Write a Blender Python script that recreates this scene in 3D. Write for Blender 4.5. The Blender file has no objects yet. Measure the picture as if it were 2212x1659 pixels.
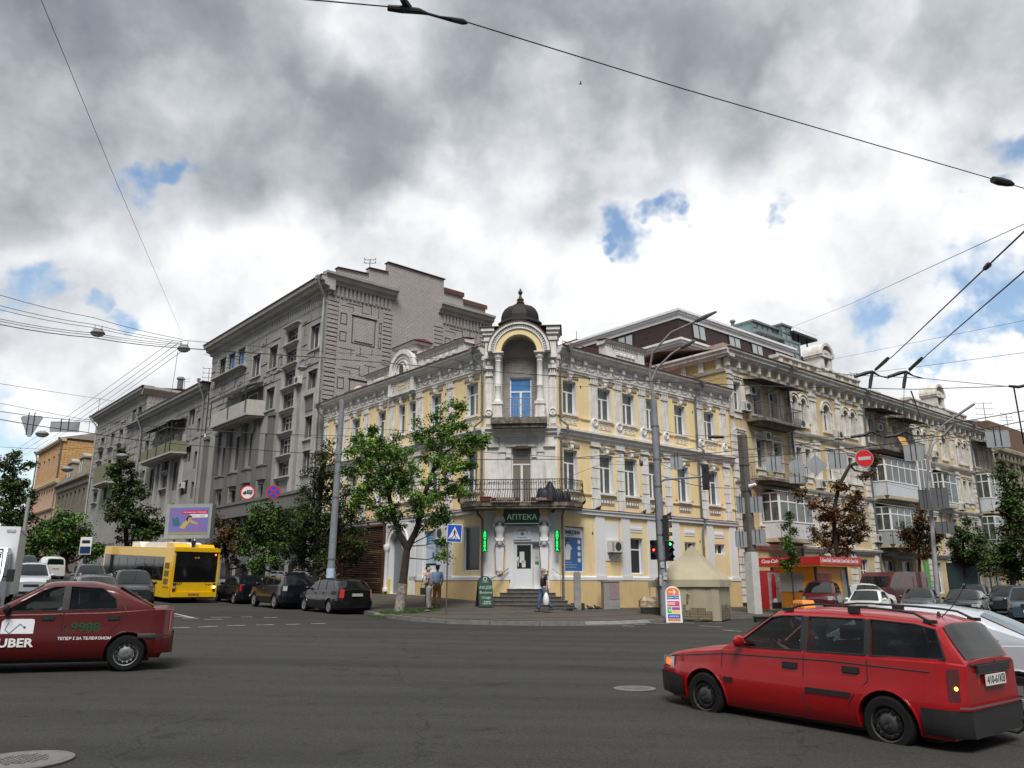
import bpy, bmesh, math, random
from mathutils import Vector, Matrix, noise
rad=math.radians; sin=math.sin; cos=math.cos; PI=math.pi
S=bpy.context.scene; col=S.collection
# ---------------------------------------------------------------- camera, sky, sun, exposure
CF=1700.; CX=1106.; CY=829.5; EYE=1.7; TH=math.atan((1267.-829.5)/1700.)
cd=bpy.data.cameras.new('camera'); cam=bpy.data.objects.new('camera',cd); col.objects.link(cam)
cd.sensor_width=36; cd.lens=36*CF/2212.; cd.clip_start=.1; cd.clip_end=4000
cam.location=(0,0,EYE); cam.rotation_euler=(PI/2+TH,0,0); S.camera=cam
S.view_settings.view_transform='Standard'; S.view_settings.look='None'; S.view_settings.exposure=0.4; S.view_settings.gamma=1
SUN_EL=rad(56); SUN_AZ=rad(180)      # azimuth clockwise from +Y: behind the viewer
def ray(x,y):
    u=(x-CX)/CF; v=(CY-y)/CF; c=cos(TH); s=sin(TH)
    return Vector((u,c-v*s,s+v*c))
def at(x,y,Y):
    r=ray(x,y); return Vector((r.x/r.y*Y,Y,EYE+r.z/r.y*Y))
W=bpy.data.worlds.new('World'); S.world=W; W.use_nodes=True
nt=W.node_tree; N=nt.nodes; LK=nt.links
for n in list(N): N.remove(n)
def nd(t,**k):
    n=N.new(t)
    for a,b in k.items(): setattr(n,a,b)
    return n
def mth(op,a,b=None,c=None,clamp=False):
    n=nd('ShaderNodeMath',operation=op); n.use_clamp=clamp
    for i,x in enumerate((a,b,c)):
        if x is None: continue
        if isinstance(x,(int,float)): n.inputs[i].default_value=x
        else: LK.new(x,n.inputs[i])
    return n.outputs[0]
def vm(op,a,b=None,sc=None):
    n=nd('ShaderNodeVectorMath',operation=op)
    for i,x in enumerate((a,b)):
        if x is None: continue
        if isinstance(x,(tuple,Vector)): n.inputs[i].default_value=tuple(x)
        else: LK.new(x,n.inputs[i])
    if sc is not None: n.inputs['Scale'].default_value=sc
    return n
def wnoise(vec,scale,detail=8,rough=.55,dim='3D'):
    n=nd('ShaderNodeTexNoise'); n.inputs['Scale'].default_value=scale; n.inputs['Detail'].default_value=detail; n.inputs['Roughness'].default_value=rough
    LK.new(vec,n.inputs['Vector']); return n
def mrange(v,a,b,c=0.,d=1.,smooth=True):
    n=nd('ShaderNodeMapRange'); n.interpolation_type='SMOOTHSTEP' if smooth else 'LINEAR'
    LK.new(v,n.inputs[0])
    for i,x in enumerate((a,b,c,d)): n.inputs[1+i].default_value=x
    return n.outputs[0]
tc=nd('ShaderNodeTexCoord'); D=vm('NORMALIZE',tc.outputs['Generated']).outputs[0]
nv=wnoise(D,3.2,4,.6); off=vm('SUBTRACT',nv.outputs['Color'],(.5,.5,.5)).outputs[0]
DW=vm('NORMALIZE',vm('ADD',D,vm('SCALE',off,None,.34).outputs[0]).outputs[0]).outputs[0]
nv2=wnoise(D,9,4,.62); off2=vm('SUBTRACT',nv2.outputs['Color'],(.5,.5,.5)).outputs[0]
DF=vm('NORMALIZE',vm('ADD',D,vm('SCALE',off2,None,.17).outputs[0]).outputs[0]).outputs[0]
def lobe(vec,px,py,rin,rout):
    d=ray(px,py).normalized(); dp=vm('DOT_PRODUCT',vec,d); a=cos(rout/1900.); b=cos(rin/1900.)
    return mrange(dp.outputs['Value'],a,b)
def acc(L,op='MAXIMUM'):
    r=L[0]
    for x in L[1:]: r=mth(op,r,x)
    return r
dark=acc([mth('MULTIPLY',lobe(DW,*a[:4]),a[4]) for a in [(150,60,80,420,.95),(480,190,60,380,1.0),(800,300,50,330,1.),(1050,170,50,420,.68),(1230,330,10,230,.42),(1650,60,60,400,.78),(2100,60,60,330,.85),(1300,10,60,380,.7),(60,480,10,200,.35),(100,560,10,220,.32),(900,640,10,260,.2),(1450,330,10,250,.2),(1900,420,10,260,.2)]])
n1=wnoise(D,3.1,7,.58).outputs[0]; n2=wnoise(D,11,5,.6).outputs[0]
sy=nd('ShaderNodeSeparateXYZ'); LK.new(D,sy.inputs[0]); back=mrange(sy.outputs[1],.25,-.35)     # unseen rear sky darkened, added to cut frontal fill and reflections
vo=nd('ShaderNodeTexVoronoi'); vo.feature='F1'; vo.inputs['Scale'].default_value=6.5; vo.inputs['Detail'].default_value=1.5; vo.inputs['Roughness'].default_value=.5; LK.new(DF,vo.inputs['Vector'])
puff=mth('MULTIPLY',mth('SUBTRACT',vo.outputs['Distance'],.78),.24)
sh=mth('ADD',mth('ADD',mth('ADD',mth('MULTIPLY',dark,.38),puff),mth('MULTIPLY',back,.55)),mth('ADD',mth('MULTIPLY',mth('SUBTRACT',n1,.50),.75),mth('MULTIPLY',mth('SUBTRACT',n2,.5),.30)))
cr=nd('ShaderNodeValToRGB'); LK.new(sh,cr.inputs[0]); e=cr.color_ramp.elements
e[0].position=.0; e[0].color=(.95,.955,.96,1); e[1].position=.80; e[1].color=(.145,.16,.19,1)
for p,c in ((.12,(.76,.775,.80,1)),(.26,(.52,.545,.585,1)),(.42,(.32,.345,.385,1)),(.60,(.205,.225,.26,1))):
    x=e.new(p); x.color=c
bl=acc([lobe(DF,*a) for a in [(308,400,24,78),(385,376,8,44),(1352,520,20,80),(1445,450,16,62),(1715,435,5,34),(1330,560,4,34),(1880,690,30,100),(2060,690,90,170),(1940,760,60,110),(2180,650,50,130),(2212,320,10,60),(2150,420,8,40),(30,650,30,75),(250,690,20,50),(20,715,24,60),(180,640,5,40),(60,980,50,110),(60,900,30,90),(2260,800,90,200)]])
bl=mth('MULTIPLY',bl,mrange(n2,.62,.42))
# white cumulus in front of the blue, low on the right and left
cu=acc([lobe(DF,*a) for a in [(2090,860,60,92),(2190,850,90,120),(1960,880,50,80),(1990,800,6,20),(120,730,45,75),(60,770,30,60),(2150,740,10,40),(200,800,70,130),(60,860,20,50)]])
bl=mth('MULTIPLY',bl,mth('SUBTRACT',1.,cu,None,True))
sky=nd('ShaderNodeTexSky'); sky.sky_type='NISHITA'; sky.sun_disc=False; sky.sun_elevation=SUN_EL; sky.sun_rotation=SUN_AZ; sky.air_density=1.3; sky.ozone_density=2.
b1=nd('ShaderNodeBackground'); LK.new(sky.outputs[0],b1.inputs[0]); b1.inputs[1].default_value=.125
b2=nd('ShaderNodeBackground'); LK.new(cr.outputs[0],b2.inputs[0]); b2.inputs[1].default_value=.84
mx=nd('ShaderNodeMixShader'); LK.new(bl,mx.inputs[0]); LK.new(b2.outputs[0],mx.inputs[1]); LK.new(b1.outputs[0],mx.inputs[2])
wo=nd('ShaderNodeOutputWorld'); LK.new(mx.outputs[0],wo.inputs[0])
sl=bpy.data.lights.new('sun','SUN'); sl.energy=3.5; sl.angle=rad(26); sl.color=(1,.96,.9)
so=bpy.data.objects.new('sun',sl); col.objects.link(so)
sd=Vector((sin(SUN_AZ)*cos(SUN_EL),cos(SUN_AZ)*cos(SUN_EL),sin(SUN_EL))); so.rotation_euler=sd.to_track_quat('Z','Y').to_euler()
# ---------------------------------------------------------------- materials
MC={}
def mat(name,c,rough=.75,metal=0.,var=0.,vs=3.,c2=None,streak=0.,bump=0.,bs=40.,spec=.5,emit=None,es=1.,coat=0.,brick=None,uvz=None):
    if name in MC: return MC[name]
    m=bpy.data.materials.new(name); m.use_nodes=True; t=m.node_tree; ns=t.nodes; lk=t.links
    p=ns['Principled BSDF']; p.inputs['Roughness'].default_value=rough; p.inputs['Metallic'].default_value=metal
    p.inputs['Specular IOR Level'].default_value=spec; p.inputs['Coat Weight'].default_value=coat; p.inputs['Coat Roughness'].default_value=.05
    C4=(c[0],c[1],c[2],1); p.inputs['Base Color'].default_value=C4
    if emit: p.inputs['Emission Color'].default_value=(*emit,1); p.inputs['Emission Strength'].default_value=es
    tcn=ns.new('ShaderNodeTexCoord'); src=tcn.outputs['Object']; out=None
    if brick:
        b=ns.new('ShaderNodeTexBrick'); b.inputs['Color1'].default_value=C4; b.inputs['Color2'].default_value=(c[0]*.8,c[1]*.78,c[2]*.76,1); b.inputs['Mortar'].default_value=(c[0]*.42,c[1]*.4,c[2]*.4,1)
        b.inputs['Scale'].default_value=1; b.inputs['Brick Width'].default_value=brick[0]; b.inputs['Row Height'].default_value=brick[1]; b.inputs['Mortar Size'].default_value=brick[2]; b.inputs['Bias'].default_value=-.2
        sp=ns.new('ShaderNodeSeparateXYZ'); lk.new(src,sp.inputs[0]); cb=ns.new('ShaderNodeCombineXYZ'); a=ns.new('ShaderNodeMath'); a.operation='ADD'; lk.new(sp.outputs[0],a.inputs[0]); lk.new(sp.outputs[1],a.inputs[1])
        lk.new(a.outputs[0],cb.inputs[0]); lk.new(sp.outputs[2],cb.inputs[1]); lk.new(cb.outputs[0],b.inputs['Vector']); out=b.outputs['Color']
    if var>0:
        n=ns.new('ShaderNodeTexNoise'); n.inputs['Scale'].default_value=vs; n.inputs['Detail'].default_value=9; n.inputs['Roughness'].default_value=.62; lk.new(src,n.inputs['Vector'])
        r=ns.new('ShaderNodeValToRGB'); lk.new(n.outputs[0],r.inputs[0]); r.color_ramp.elements[0].position=.40; r.color_ramp.elements[1].position=.68
        r.color_ramp.elements[0].color=(0,0,0,1); r.color_ramp.elements[1].color=(1,1,1,1)
        mxn=ns.new('ShaderNodeMix'); mxn.data_type='RGBA'; d2=c2 or (c[0]*.5,c[1]*.5,c[2]*.5)
        f=ns.new('ShaderNodeMath'); f.operation='MULTIPLY'; lk.new(r.outputs[0],f.inputs[0]); f.inputs[1].default_value=var; lk.new(f.outputs[0],mxn.inputs['Factor'])
        if out: lk.new(out,mxn.inputs['A'])
        else: mxn.inputs['A'].default_value=C4
        mxn.inputs['B'].default_value=(*d2,1); out=mxn.outputs['Result']
    if streak>0:
        mp=ns.new('ShaderNodeMapping'); mp.inputs['Scale'].default_value=(2.6,2.6,.32); lk.new(src,mp.inputs[0]); n=ns.new('ShaderNodeTexNoise'); n.inputs['Scale'].default_value=1.6; n.inputs['Detail'].default_value=8; n.inputs['Roughness'].default_value=.7; lk.new(mp.outputs[0],n.inputs['Vector'])
        r=ns.new('ShaderNodeMapRange'); r.inputs[1].default_value=.5; r.inputs[2].default_value=.75; r.inputs[3].default_value=0; r.inputs[4].default_value=streak; lk.new(n.outputs[0],r.inputs[0])
        mxn=ns.new('ShaderNodeMix'); mxn.data_type='RGBA'; lk.new(r.outputs[0],mxn.inputs['Factor'])
        if out: lk.new(out,mxn.inputs['A'])
        else: mxn.inputs['A'].default_value=C4
        mxn.inputs['B'].default_value=(c[0]*.3,c[1]*.27,c[2]*.24,1); out=mxn.outputs['Result']
    if out: lk.new(out,p.inputs['Base Color'])
    if bump>0:
        n=ns.new('ShaderNodeTexNoise'); n.inputs['Scale'].default_value=bs; n.inputs['Detail'].default_value=5; lk.new(src,n.inputs['Vector'])
        bn=ns.new('ShaderNodeBump'); bn.inputs['Strength'].default_value=bump; bn.inputs['Distance'].default_value=.02; lk.new(n.outputs[0],bn.inputs['Height']); lk.new(bn.outputs[0],p.inputs['Normal'])
    MC[name]=m; return m
def seeglass(name,tint,mixv):
    if name in MC: return MC[name]
    m=bpy.data.materials.new(name); m.use_nodes=True; t=m.node_tree; ns=t.nodes; lk=t.links
    for n in list(ns): ns.remove(n)
    o=ns.new('ShaderNodeOutputMaterial'); tr=ns.new('ShaderNodeBsdfTransparent'); tr.inputs[0].default_value=(*tint,1); gl=ns.new('ShaderNodeBsdfGlossy'); gl.inputs['Roughness'].default_value=.02; gl.inputs[0].default_value=(1,1,1,1)
    fr=ns.new('ShaderNodeFresnel'); fr.inputs[0].default_value=1.5; a=ns.new('ShaderNodeMath'); a.operation='ADD'; a.use_clamp=True; a.operation='MULTIPLY_ADD'; lk.new(fr.outputs[0],a.inputs[0]); a.inputs[1].default_value=.6; a.inputs[2].default_value=mixv
    mm=ns.new('ShaderNodeMixShader'); lk.new(a.outputs[0],mm.inputs[0]); lk.new(tr.outputs[0],mm.inputs[1]); lk.new(gl.outputs[0],mm.inputs[2]); lk.new(mm.outputs[0],o.inputs[0])
    MC[name]=m; return m
# ---------------------------------------------------------------- mesh helpers
class MB:
    def __init__(s): s.v=[]; s.f=[]; s.m=[]; s.T=None
    def add(s,vs,fs,mi=0):
        b=len(s.v)
        for p in vs:
            p=Vector(p)
            s.v.append(s.T@p if s.T is not None else p)
        for f in fs: s.f.append([b+i for i in f]); s.m.append(mi)
        return s
    def box(s,x0,x1,y0,y1,z0,z1,mi=0):
        return s.add([(x0,y0,z0),(x1,y0,z0),(x1,y1,z0),(x0,y1,z0),(x0,y0,z1),(x1,y0,z1),(x1,y1,z1),(x0,y1,z1)],[(0,3,2,1),(4,5,6,7),(0,1,5,4),(1,2,6,5),(2,3,7,6),(3,0,4,7)],mi)
    def prism(s,poly,y0,y1,mi=0):          # poly of (x,z), counter-clockwise seen from -y
        n=len(poly); vs=[(x,y0,z) for x,z in poly]+[(x,y1,z) for x,z in poly]
        return s.add(vs,[list(range(n)),list(range(2*n-1,n-1,-1))]+[(i,i+n,(i+1)%n+n,(i+1)%n) for i in range(n)],mi)
    def prismz(s,poly,z0,z1,mi=0):
        n=len(poly); vs=[(x,y,z0) for x,y in poly]+[(x,y,z1) for x,y in poly]
        return s.add(vs,[list(range(n-1,-1,-1)),list(range(n,2*n))]+[(i,(i+1)%n,(i+1)%n+n,i+n) for i in range(n)],mi)
    def extr(s,prof,x0,x1,mi=0):           # molding profile of (y,z) swept along x
        n=len(prof); vs=[(x0,y,z) for y,z in prof]+[(x1,y,z) for y,z in prof]
        return s.add(vs,[list(range(n)),list(range(2*n-1,n-1,-1))]+[(i,i+n,(i+1)%n+n,(i+1)%n) for i in range(n)],mi)
    def tube(s,pts,r,n=8,mi=0,r2=None,caps=True):
        pts=[Vector(p) for p in pts]; k=len(pts); vs=[]; up=Vector((0,0,1))
        prev=None
        for i,p in enumerate(pts):
            d=(pts[min(i+1,k-1)]-pts[max(i-1,0)]); d=d.normalized() if d.length>1e-9 else up
            if prev is None: a=d.cross(up if abs(d.z)<.95 else Vector((1,0,0))).normalized()
            else:
                a=prev-d*prev.dot(d); a=a.normalized() if a.length>1e-6 else d.cross(up).normalized()
            prev=a; b=d.cross(a)
            if isinstance(r,(list,tuple)): rr=r[i]
            else: rr=r if r2 is None else r+(r2-r)*i/max(k-1,1)
            for j in range(n):
                t=2*PI*j/n; vs.append(p+a*rr*cos(t)+b*rr*sin(t))
        fs=[(i*n+j,i*n+(j+1)%n,(i+1)*n+(j+1)%n,(i+1)*n+j) for i in range(k-1) for j in range(n)]
        if caps: fs+=[list(range(n-1,-1,-1)),list(range((k-1)*n,k*n))]
        return s.add(vs,fs,mi)
    def lathe(s,prof,c=(0,0,0),n=16,axis='z',mi=0,a0=0,a1=2*PI,cap=True):
        full=abs(a1-a0-2*PI)<1e-6; k=len(prof); m=n if full else n+1; vs=[]
        for r,h in prof:
            for j in range(m):
                t=a0+(a1-a0)*j/n
                if axis=='z': q=(c[0]+r*cos(t),c[1]+r*sin(t),c[2]+h)
                elif axis=='y': q=(c[0]+r*cos(t),c[1]+h,c[2]+r*sin(t))
                else: q=(c[0]+h,c[1]+r*cos(t),c[2]+r*sin(t))
                vs.append(q)
        fs=[]
        for i in range(k-1):
            for j in range(n):
                a=i*m+j; b=i*m+(j+1)%m; fs.append((a,b,b+m,a+m))
        if cap and prof[0][0]>1e-6 and full: fs.append(list(range(m-1,-1,-1)))
        if cap and prof[-1][0]>1e-6 and full: fs.append(list(range((k-1)*m,k*m)))
        return s.add(vs,fs,mi)
    def ball(s,c,r,n=10,mi=0,sc=(1,1,1)):
        k=n//2; prof=[(r*sin(PI*i/k),-r*cos(PI*i/k)) for i in range(k+1)]; b=len(s.v); T=s.T
        s.T=(T if T is not None else Matrix.Identity(4))@Matrix.Translation(c)@Matrix.Diagonal((*sc,1)); s.lathe(prof,(0,0,0),n,mi=mi); s.T=T; return s
def mesh(name,mb,mats,smooth=0):
    me=bpy.data.meshes.new(name); me.from_pydata([tuple(v) for v in mb.v],[],mb.f)
    for m in (mats if isinstance(mats,(list,tuple)) else [mats]): me.materials.append(m)
    me.polygons.foreach_set('material_index',mb.m)
    bm=bmesh.new(); bm.from_mesh(me)
    if smooth!=2: bmesh.ops.recalc_face_normals(bm,faces=bm.faces)
    bm.to_mesh(me); bm.free()
    if smooth:
        me.polygons.foreach_set('use_smooth',[True]*len(me.polygons))
        me.set_sharp_from_angle(angle=rad(38))
    me.update(); return me
def link(name,data,parent=None,M=None):
    o=bpy.data.objects.new(name,data); col.objects.link(o)
    if parent is not None: o.parent=parent
    if M is not None: o.matrix_basis=M
    return o
def mk(name,mb,mats,parent=None,M=None,smooth=0): return link(name,mesh(name,mb,mats,smooth),parent,M)
def tag(o,label=None,cat=None,group=None,kind=None):
    if label: o['label']=label
    if cat: o['category']=cat
    if group: o['group']=group
    if kind: o['kind']=kind
    return o
def thing(name,label,cat,loc=(0,0,0),rz=0.,group=None):
    o=link(name,None); o.location=loc; o.rotation_euler=(0,0,rz); return tag(o,label,cat,group)
TXT={}
def text(name,s,size,parent,M,m,depth=.004,align='CENTER',bold=0.,shear=0.,sx=1.,spacing=1.):
    c=bpy.data.curves.new(name,'FONT'); c.body=s; c.size=size; c.extrude=depth; c.align_x=align; c.align_y='CENTER'; c.offset=bold; c.shear=shear; c.resolution_u=3; c.space_character=spacing
    o=bpy.data.objects.new(name,c); col.objects.link(o); dg=bpy.context.evaluated_depsgraph_get(); me=bpy.data.meshes.new_from_object(o.evaluated_get(dg)); bpy.data.objects.remove(o)
    me.materials.clear(); me.materials.append(m); me.transform(Matrix.Diagonal((sx,1,1,1)))
    return link(name,me,parent,M@Matrix.Rotation(PI/2,4,'X'))       # text standing in the xz plane, read from -y
def lerp(a,b,t): return a+(b-a)*t
def interp(P,x):
    if x<=P[0][0]: return P[0][1]
    for (a,b),(c,d) in zip(P,P[1:]):
        if x<=c: return b+(d-b)*(x-a)/(c-a) if c>a else d
    return P[-1][1]
def children(o): return [c for c in bpy.data.objects if c.parent==o]
def dup(root,loc,rz,label,group=None):
    r=root.copy(); col.objects.link(r); r.location=loc; r.rotation_euler=(0,0,rz); r['label']=label
    if group: r['group']=group
    for ch in children(root):
        c=ch.copy(); col.objects.link(c); c.parent=r
        for g in children(ch):
            d=g.copy(); col.objects.link(d); d.parent=c
    return r
# ---------------------------------------------------------------- the lie of the land
C0=Vector((.30,35.2,0)); RD=Vector((sin(rad(50)),cos(rad(50)),0)); LD=Vector((-sin(rad(41)),cos(rad(41)),0))
NR=Vector((RD.y,-RD.x,0)); NL=Vector((-LD.y,LD.x,0)); NL=-NL if NL.y>0 else NL
def road_z(x,y):
    x=max(-140,min(140,x)); y=max(-40,min(160,y))
    t=(Vector((x,y,0))-C0).dot(LD)
    return -.03-.017*x+.0125*y+.024*max(0.,min(t-18,90))
KERB=[C0+LD*160+NL*4.4,C0+LD*90+NL*4.4,C0+LD*40+NL*4.4,C0+LD*20+NL*4.4,C0+LD*10+NL*4.4,C0+LD*6.2+NL*4.4,Vector((-5.2,33.2,0)),Vector((-3.9,31.2,0)),Vector((-2.4,30.0,0)),Vector((-.8,29.6,0)),Vector((1,29.7,0)),Vector((2.7,30.2,0)),Vector((4.3,31.2,0)),Vector((5.5,32.5,0)),C0+RD*5.2+NR*4.7,C0+RD*9+NR*4.6,C0+RD*14+NR*4.4,C0+RD*22+NR*4.3,C0+RD*40+NR*4.3,C0+RD*70+NR*4.3,C0+RD*170+NR*4.3]
WALL=[C0+LD*160,C0+LD*20,C0+LD*2.4,C0+RD*2.4,C0+RD*20,C0+RD*170]
def wall_z(p):
    t=(p-C0).dot(LD); s=(p-C0).dot(RD); b=road_z(p.x,p.y)+.15
    ex=interp([(-60,.14),(-16,.14),(-2.4,.23),(2.4,.46),(8,.60),(14,.56),(30,.35),(60,.2)], t-s if True else 0)
    return b+ex
def segd(p,P):
    best=1e9; q=None
    for a,b in zip(P,P[1:]):
        d=b-a; t=max(0,min(1,(p-a).dot(d)/d.length_squared)); c=a+d*t; e=(p-c).length
        if e<best: best=e; q=c
    return best,q
def pave_z(x,y):
    p=Vector((x,y,0)); dk,qk=segd(p,KERB); dw,qw=segd(p,WALL); t=dk/(dk+dw+1e-6)
    return lerp(road_z(x,y)+.15,wall_z(qw)-0,t)
def on_pave(x,y):
    p=Vector((x,y,0)); dk,qk=segd(p,KERB); v=p-qk
    c=Vector((0,60,0)); return v.dot(c-qk)>0
def gz(x,y): return pave_z(x,y) if on_pave(x,y) else road_z(x,y)
def gp(px,py=None,Y=30.):              # ground point under picture column px at depth Y
    x=(px-CX)/(CF*(cos(TH)+(437.5/CF)*sin(TH)))*Y; return Vector((x,Y,gz(x,Y)))
# ---------------------------------------------------------------- ground, road, pavement
ASPH=mat('asphalt',(.033,.033,.031),.93,var=.35,vs=.35,c2=(.022,.022,.021),bump=.6,bs=60,spec=.25)
def asphalt_detail():
    t=ASPH.node_tree; ns=t.nodes; lk=t.links; p=ns['Principled BSDF']; src=p.inputs['Base Color'].links[0].from_socket
    tcn=ns.new('ShaderNodeTexCoord'); n=ns.new('ShaderNodeTexNoise'); n.inputs['Scale'].default_value=38; n.inputs['Detail'].default_value=3; lk.new(tcn.outputs['Object'],n.inputs[0])
    r=ns.new('ShaderNodeMapRange'); r.inputs[1].default_value=.35; r.inputs[2].default_value=.7; r.inputs[3].default_value=.68; r.inputs[4].default_value=1.35; lk.new(n.outputs[0],r.inputs[0])
    v=ns.new('ShaderNodeVectorMath'); v.operation='SCALE'; lk.new(src,v.inputs[0]); lk.new(r.outputs[0],v.inputs['Scale'])
    # worn cracks: edges of a large, wobbly cell pattern, kept only in places
    w=ns.new('ShaderNodeTexNoise'); w.inputs['Scale'].default_value=.9; w.inputs['Detail'].default_value=6; lk.new(tcn.outputs['Object'],w.inputs[0])
    a=ns.new('ShaderNodeVectorMath'); a.operation='MULTIPLY_ADD'; lk.new(w.outputs['Color'],a.inputs[0]); a.inputs[1].default_value=(1.6,1.6,0); lk.new(tcn.outputs['Object'],a.inputs[2])
    vo=ns.new('ShaderNodeTexVoronoi'); vo.feature='DISTANCE_TO_EDGE'; vo.inputs['Scale'].default_value=.22; lk.new(a.outputs[0],vo.inputs['Vector'])
    cr=ns.new('ShaderNodeMapRange'); cr.inputs[1].default_value=.0; cr.inputs[2].default_value=.0045; cr.inputs[3].default_value=.55; cr.inputs[4].default_value=1.; lk.new(vo.outputs[0],cr.inputs[0])
    # lanes polished by tyres and old oil spots
    mp=ns.new('ShaderNodeMapping'); mp.inputs['Rotation'].default_value=(0,0,rad(-18)); mp.inputs['Scale'].default_value=(.05,.75,1); lk.new(tcn.outputs['Object'],mp.inputs[0]); tn=ns.new('ShaderNodeTexNoise'); tn.inputs['Scale'].default_value=1.; tn.inputs['Detail'].default_value=4; lk.new(mp.outputs[0],tn.inputs[0])
    r3=ns.new('ShaderNodeMapRange'); r3.inputs[1].default_value=.35; r3.inputs[2].default_value=.65; r3.inputs[3].default_value=.82; r3.inputs[4].default_value=1.25; lk.new(tn.outputs[0],r3.inputs[0])
    on=ns.new('ShaderNodeTexNoise'); on.inputs['Scale'].default_value=2.3; on.inputs['Detail'].default_value=6; lk.new(tcn.outputs['Object'],on.inputs[0]); r4=ns.new('ShaderNodeMapRange'); r4.inputs[1].default_value=.60; r4.inputs[2].default_value=.72; r4.inputs[3].default_value=1.; r4.inputs[4].default_value=.62; lk.new(on.outputs[0],r4.inputs[0])
    vv=ns.new('ShaderNodeMath'); vv.operation='MULTIPLY'; lk.new(r3.outputs[0],vv.inputs[0]); lk.new(r4.outputs[0],vv.inputs[1]); v3=ns.new('ShaderNodeVectorMath'); v3.operation='SCALE'; lk.new(v.outputs[0],v3.inputs[0]); lk.new(vv.outputs[0],v3.inputs['Scale'])
    v2=ns.new('ShaderNodeVectorMath'); v2.operation='SCALE'; lk.new(v3.outputs[0],v2.inputs[0]); lk.new(cr.outputs[0],v2.inputs['Scale']); lk.new(v2.outputs[0],p.inputs['Base Color'])
asphalt_detail()
xs=[-700,-400,-250,-180,-140]+[-140+i*5 for i in range(1,57)]+[180,250,400,700]
ys=[-60,-40]+[-40+i*5 for i in range(1,41)]+[200,300,500,800]
m=MB(); m.add([(x,y,road_z(x,y)) for y in ys for x in xs],[(j*len(xs)+i,j*len(xs)+i+1,(j+1)*len(xs)+i+1,(j+1)*len(xs)+i) for j in range(len(ys)-1) for i in range(len(xs)-1)])
tag(mk('road',m,ASPH,smooth=2),kind='structure')
# resample kerb and wall lines together
def resample(P,n):
    Ls=[0]
    for a,b in zip(P,P[1:]): Ls.append(Ls[-1]+(b-a).length)
    out=[]
    for i in range(n):
        t=Ls[-1]*i/(n-1)
        for k in range(len(P)-1):
            if t<=Ls[k+1]+1e-6: out.append(P[k].lerp(P[k+1],(t-Ls[k])/(Ls[k+1]-Ls[k]))); break
    return out
KL=[]
for a,b in zip(KERB,KERB[1:]):
    n=max(1,int((b-a).length/1.2)) if (b-a).length<30 else int((b-a).length/5)
    KL+=[a.lerp(b,i/n) for i in range(n)]
KL.append(KERB[-1])
PAV=mat('paving',(.085,.076,.066),.95,var=.5,vs=1.3,c2=(.062,.056,.05),bump=.5,bs=30,spec=.2,brick=(.22,.11,.006))
m=MB(); rows=[]
for q in KL:
    dw,w=segd(q,WALL); w=w+(w-q).normalized()*1.2
    rows.append([q.lerp(w,t) for t in (0,.03,.25,.5,.75,.83,1)])
vs=[]
for r in rows:
    for j,p in enumerate(r):
        z=pave_z(p.x,p.y) if j else road_z(p.x,p.y)+.15
        vs.append((p.x,p.y,z))
k=7; m.add(vs,[(i*k+j,(i+1)*k+j,(i+1)*k+j+1,i*k+j+1) for i in range(len(rows)-1) for j in range(1,k-1)])
tag(mk('pavement',m,PAV,smooth=2),kind='structure')
# granite kerb stones: a real step, each stone about 1.2 m, dropped at the crossings
KM=mat('granite_kerb',(.17,.165,.155),.9,var=.6,vs=4,bump=.3); m=MB()
DROP=(Vector((4.3,31.2,0)),Vector((-5.6,33.9,0)))
for a,b in zip(KL,KL[1:]):
    if (b-a).length>2: pass
    d=(b-a).normalized(); nrm=Vector((-d.y,d.x,0)); nrm=nrm if nrm.dot(Vector((0,55,0))-a)>0 else -nrm; g=d*.012
    low=min((a.lerp(b,.5)-q).length for q in DROP)<1.0; dz=.15
    A=a+g; B=b-g; P=[A,B,B+nrm*.17,A+nrm*.17]
    zz=[road_z(p.x,p.y) for p in P]
    m.add([(p.x,p.y,z-.1) for p,z in zip(P,zz)]+[(p.x,p.y,z+(.04 if low and i<2 else .154)) for i,(p,z) in enumerate(zip(P,zz))],[(0,3,2,1),(4,5,6,7),(0,1,5,4),(1,2,6,5),(2,3,7,6),(3,0,4,7)])
tag(mk('kerb',m,KM),kind='structure')
PAINT=mat('road_paint',(.42,.42,.40),.8,var=.9,vs=5,c2=(.12,.12,.11))
m=MB()
def dash(p,d,l,w):
    d=d.normalized(); n=Vector((-d.y,d.x,0))*w/2; q=p+d*l
    P=[p-n,q-n,q+n,p+n]; m.add([(a.x,a.y,road_z(a.x,a.y)+.006) for a in P],[(0,1,2,3)])
def flat(px,py):
    r=ray(px,py)
    t=5.
    for _ in range(40):
        x=r.x*t; y=r.y*t; z=EYE+r.z*t; g=road_z(x,y); t+= (z-g)/max(.03,-r.z+.0125)*.6
        t=max(2,min(t,200))
    return Vector((r.x*t,r.y*t,0))
for (x0,y0,x1,y1) in [(370,1357,410,1355.5),(428,1354.5,470,1353),(490,1352,532,1351),(553,1350.3,592,1349.7),(618,1349,648,1348.4),(672,1347.5,703,1347.2),(395,1336,430,1336),(455,1333.6,500,1333.4),(520,1333,545,1333),(570,1334,600,1334.2),(440,1338,480,1338),(1412,1347,1447,1347.5),(1478,1346,1500,1346.2),(1511,1352,1560,1354.5),(1562,1361,1600,1364),(1530,1345,1560,1346),(1370,1349,1395,1349.6),(1345,1352,1370,1353),(1640,1355,1700,1358),(1250,1346,1290,1347)]:
    a=flat(x0,y0); b=flat(x1,y1); dash(a,b-a,(b-a).length,.13)
a=flat(369,1324); b=flat(420,1335.5); dash(a,b-a,(b-a).length,.14); a=flat(369,1330); dash(a,b-a,(b-a).length,.1)
tag(mk('road_markings',m,PAINT,smooth=2),kind='structure')
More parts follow.
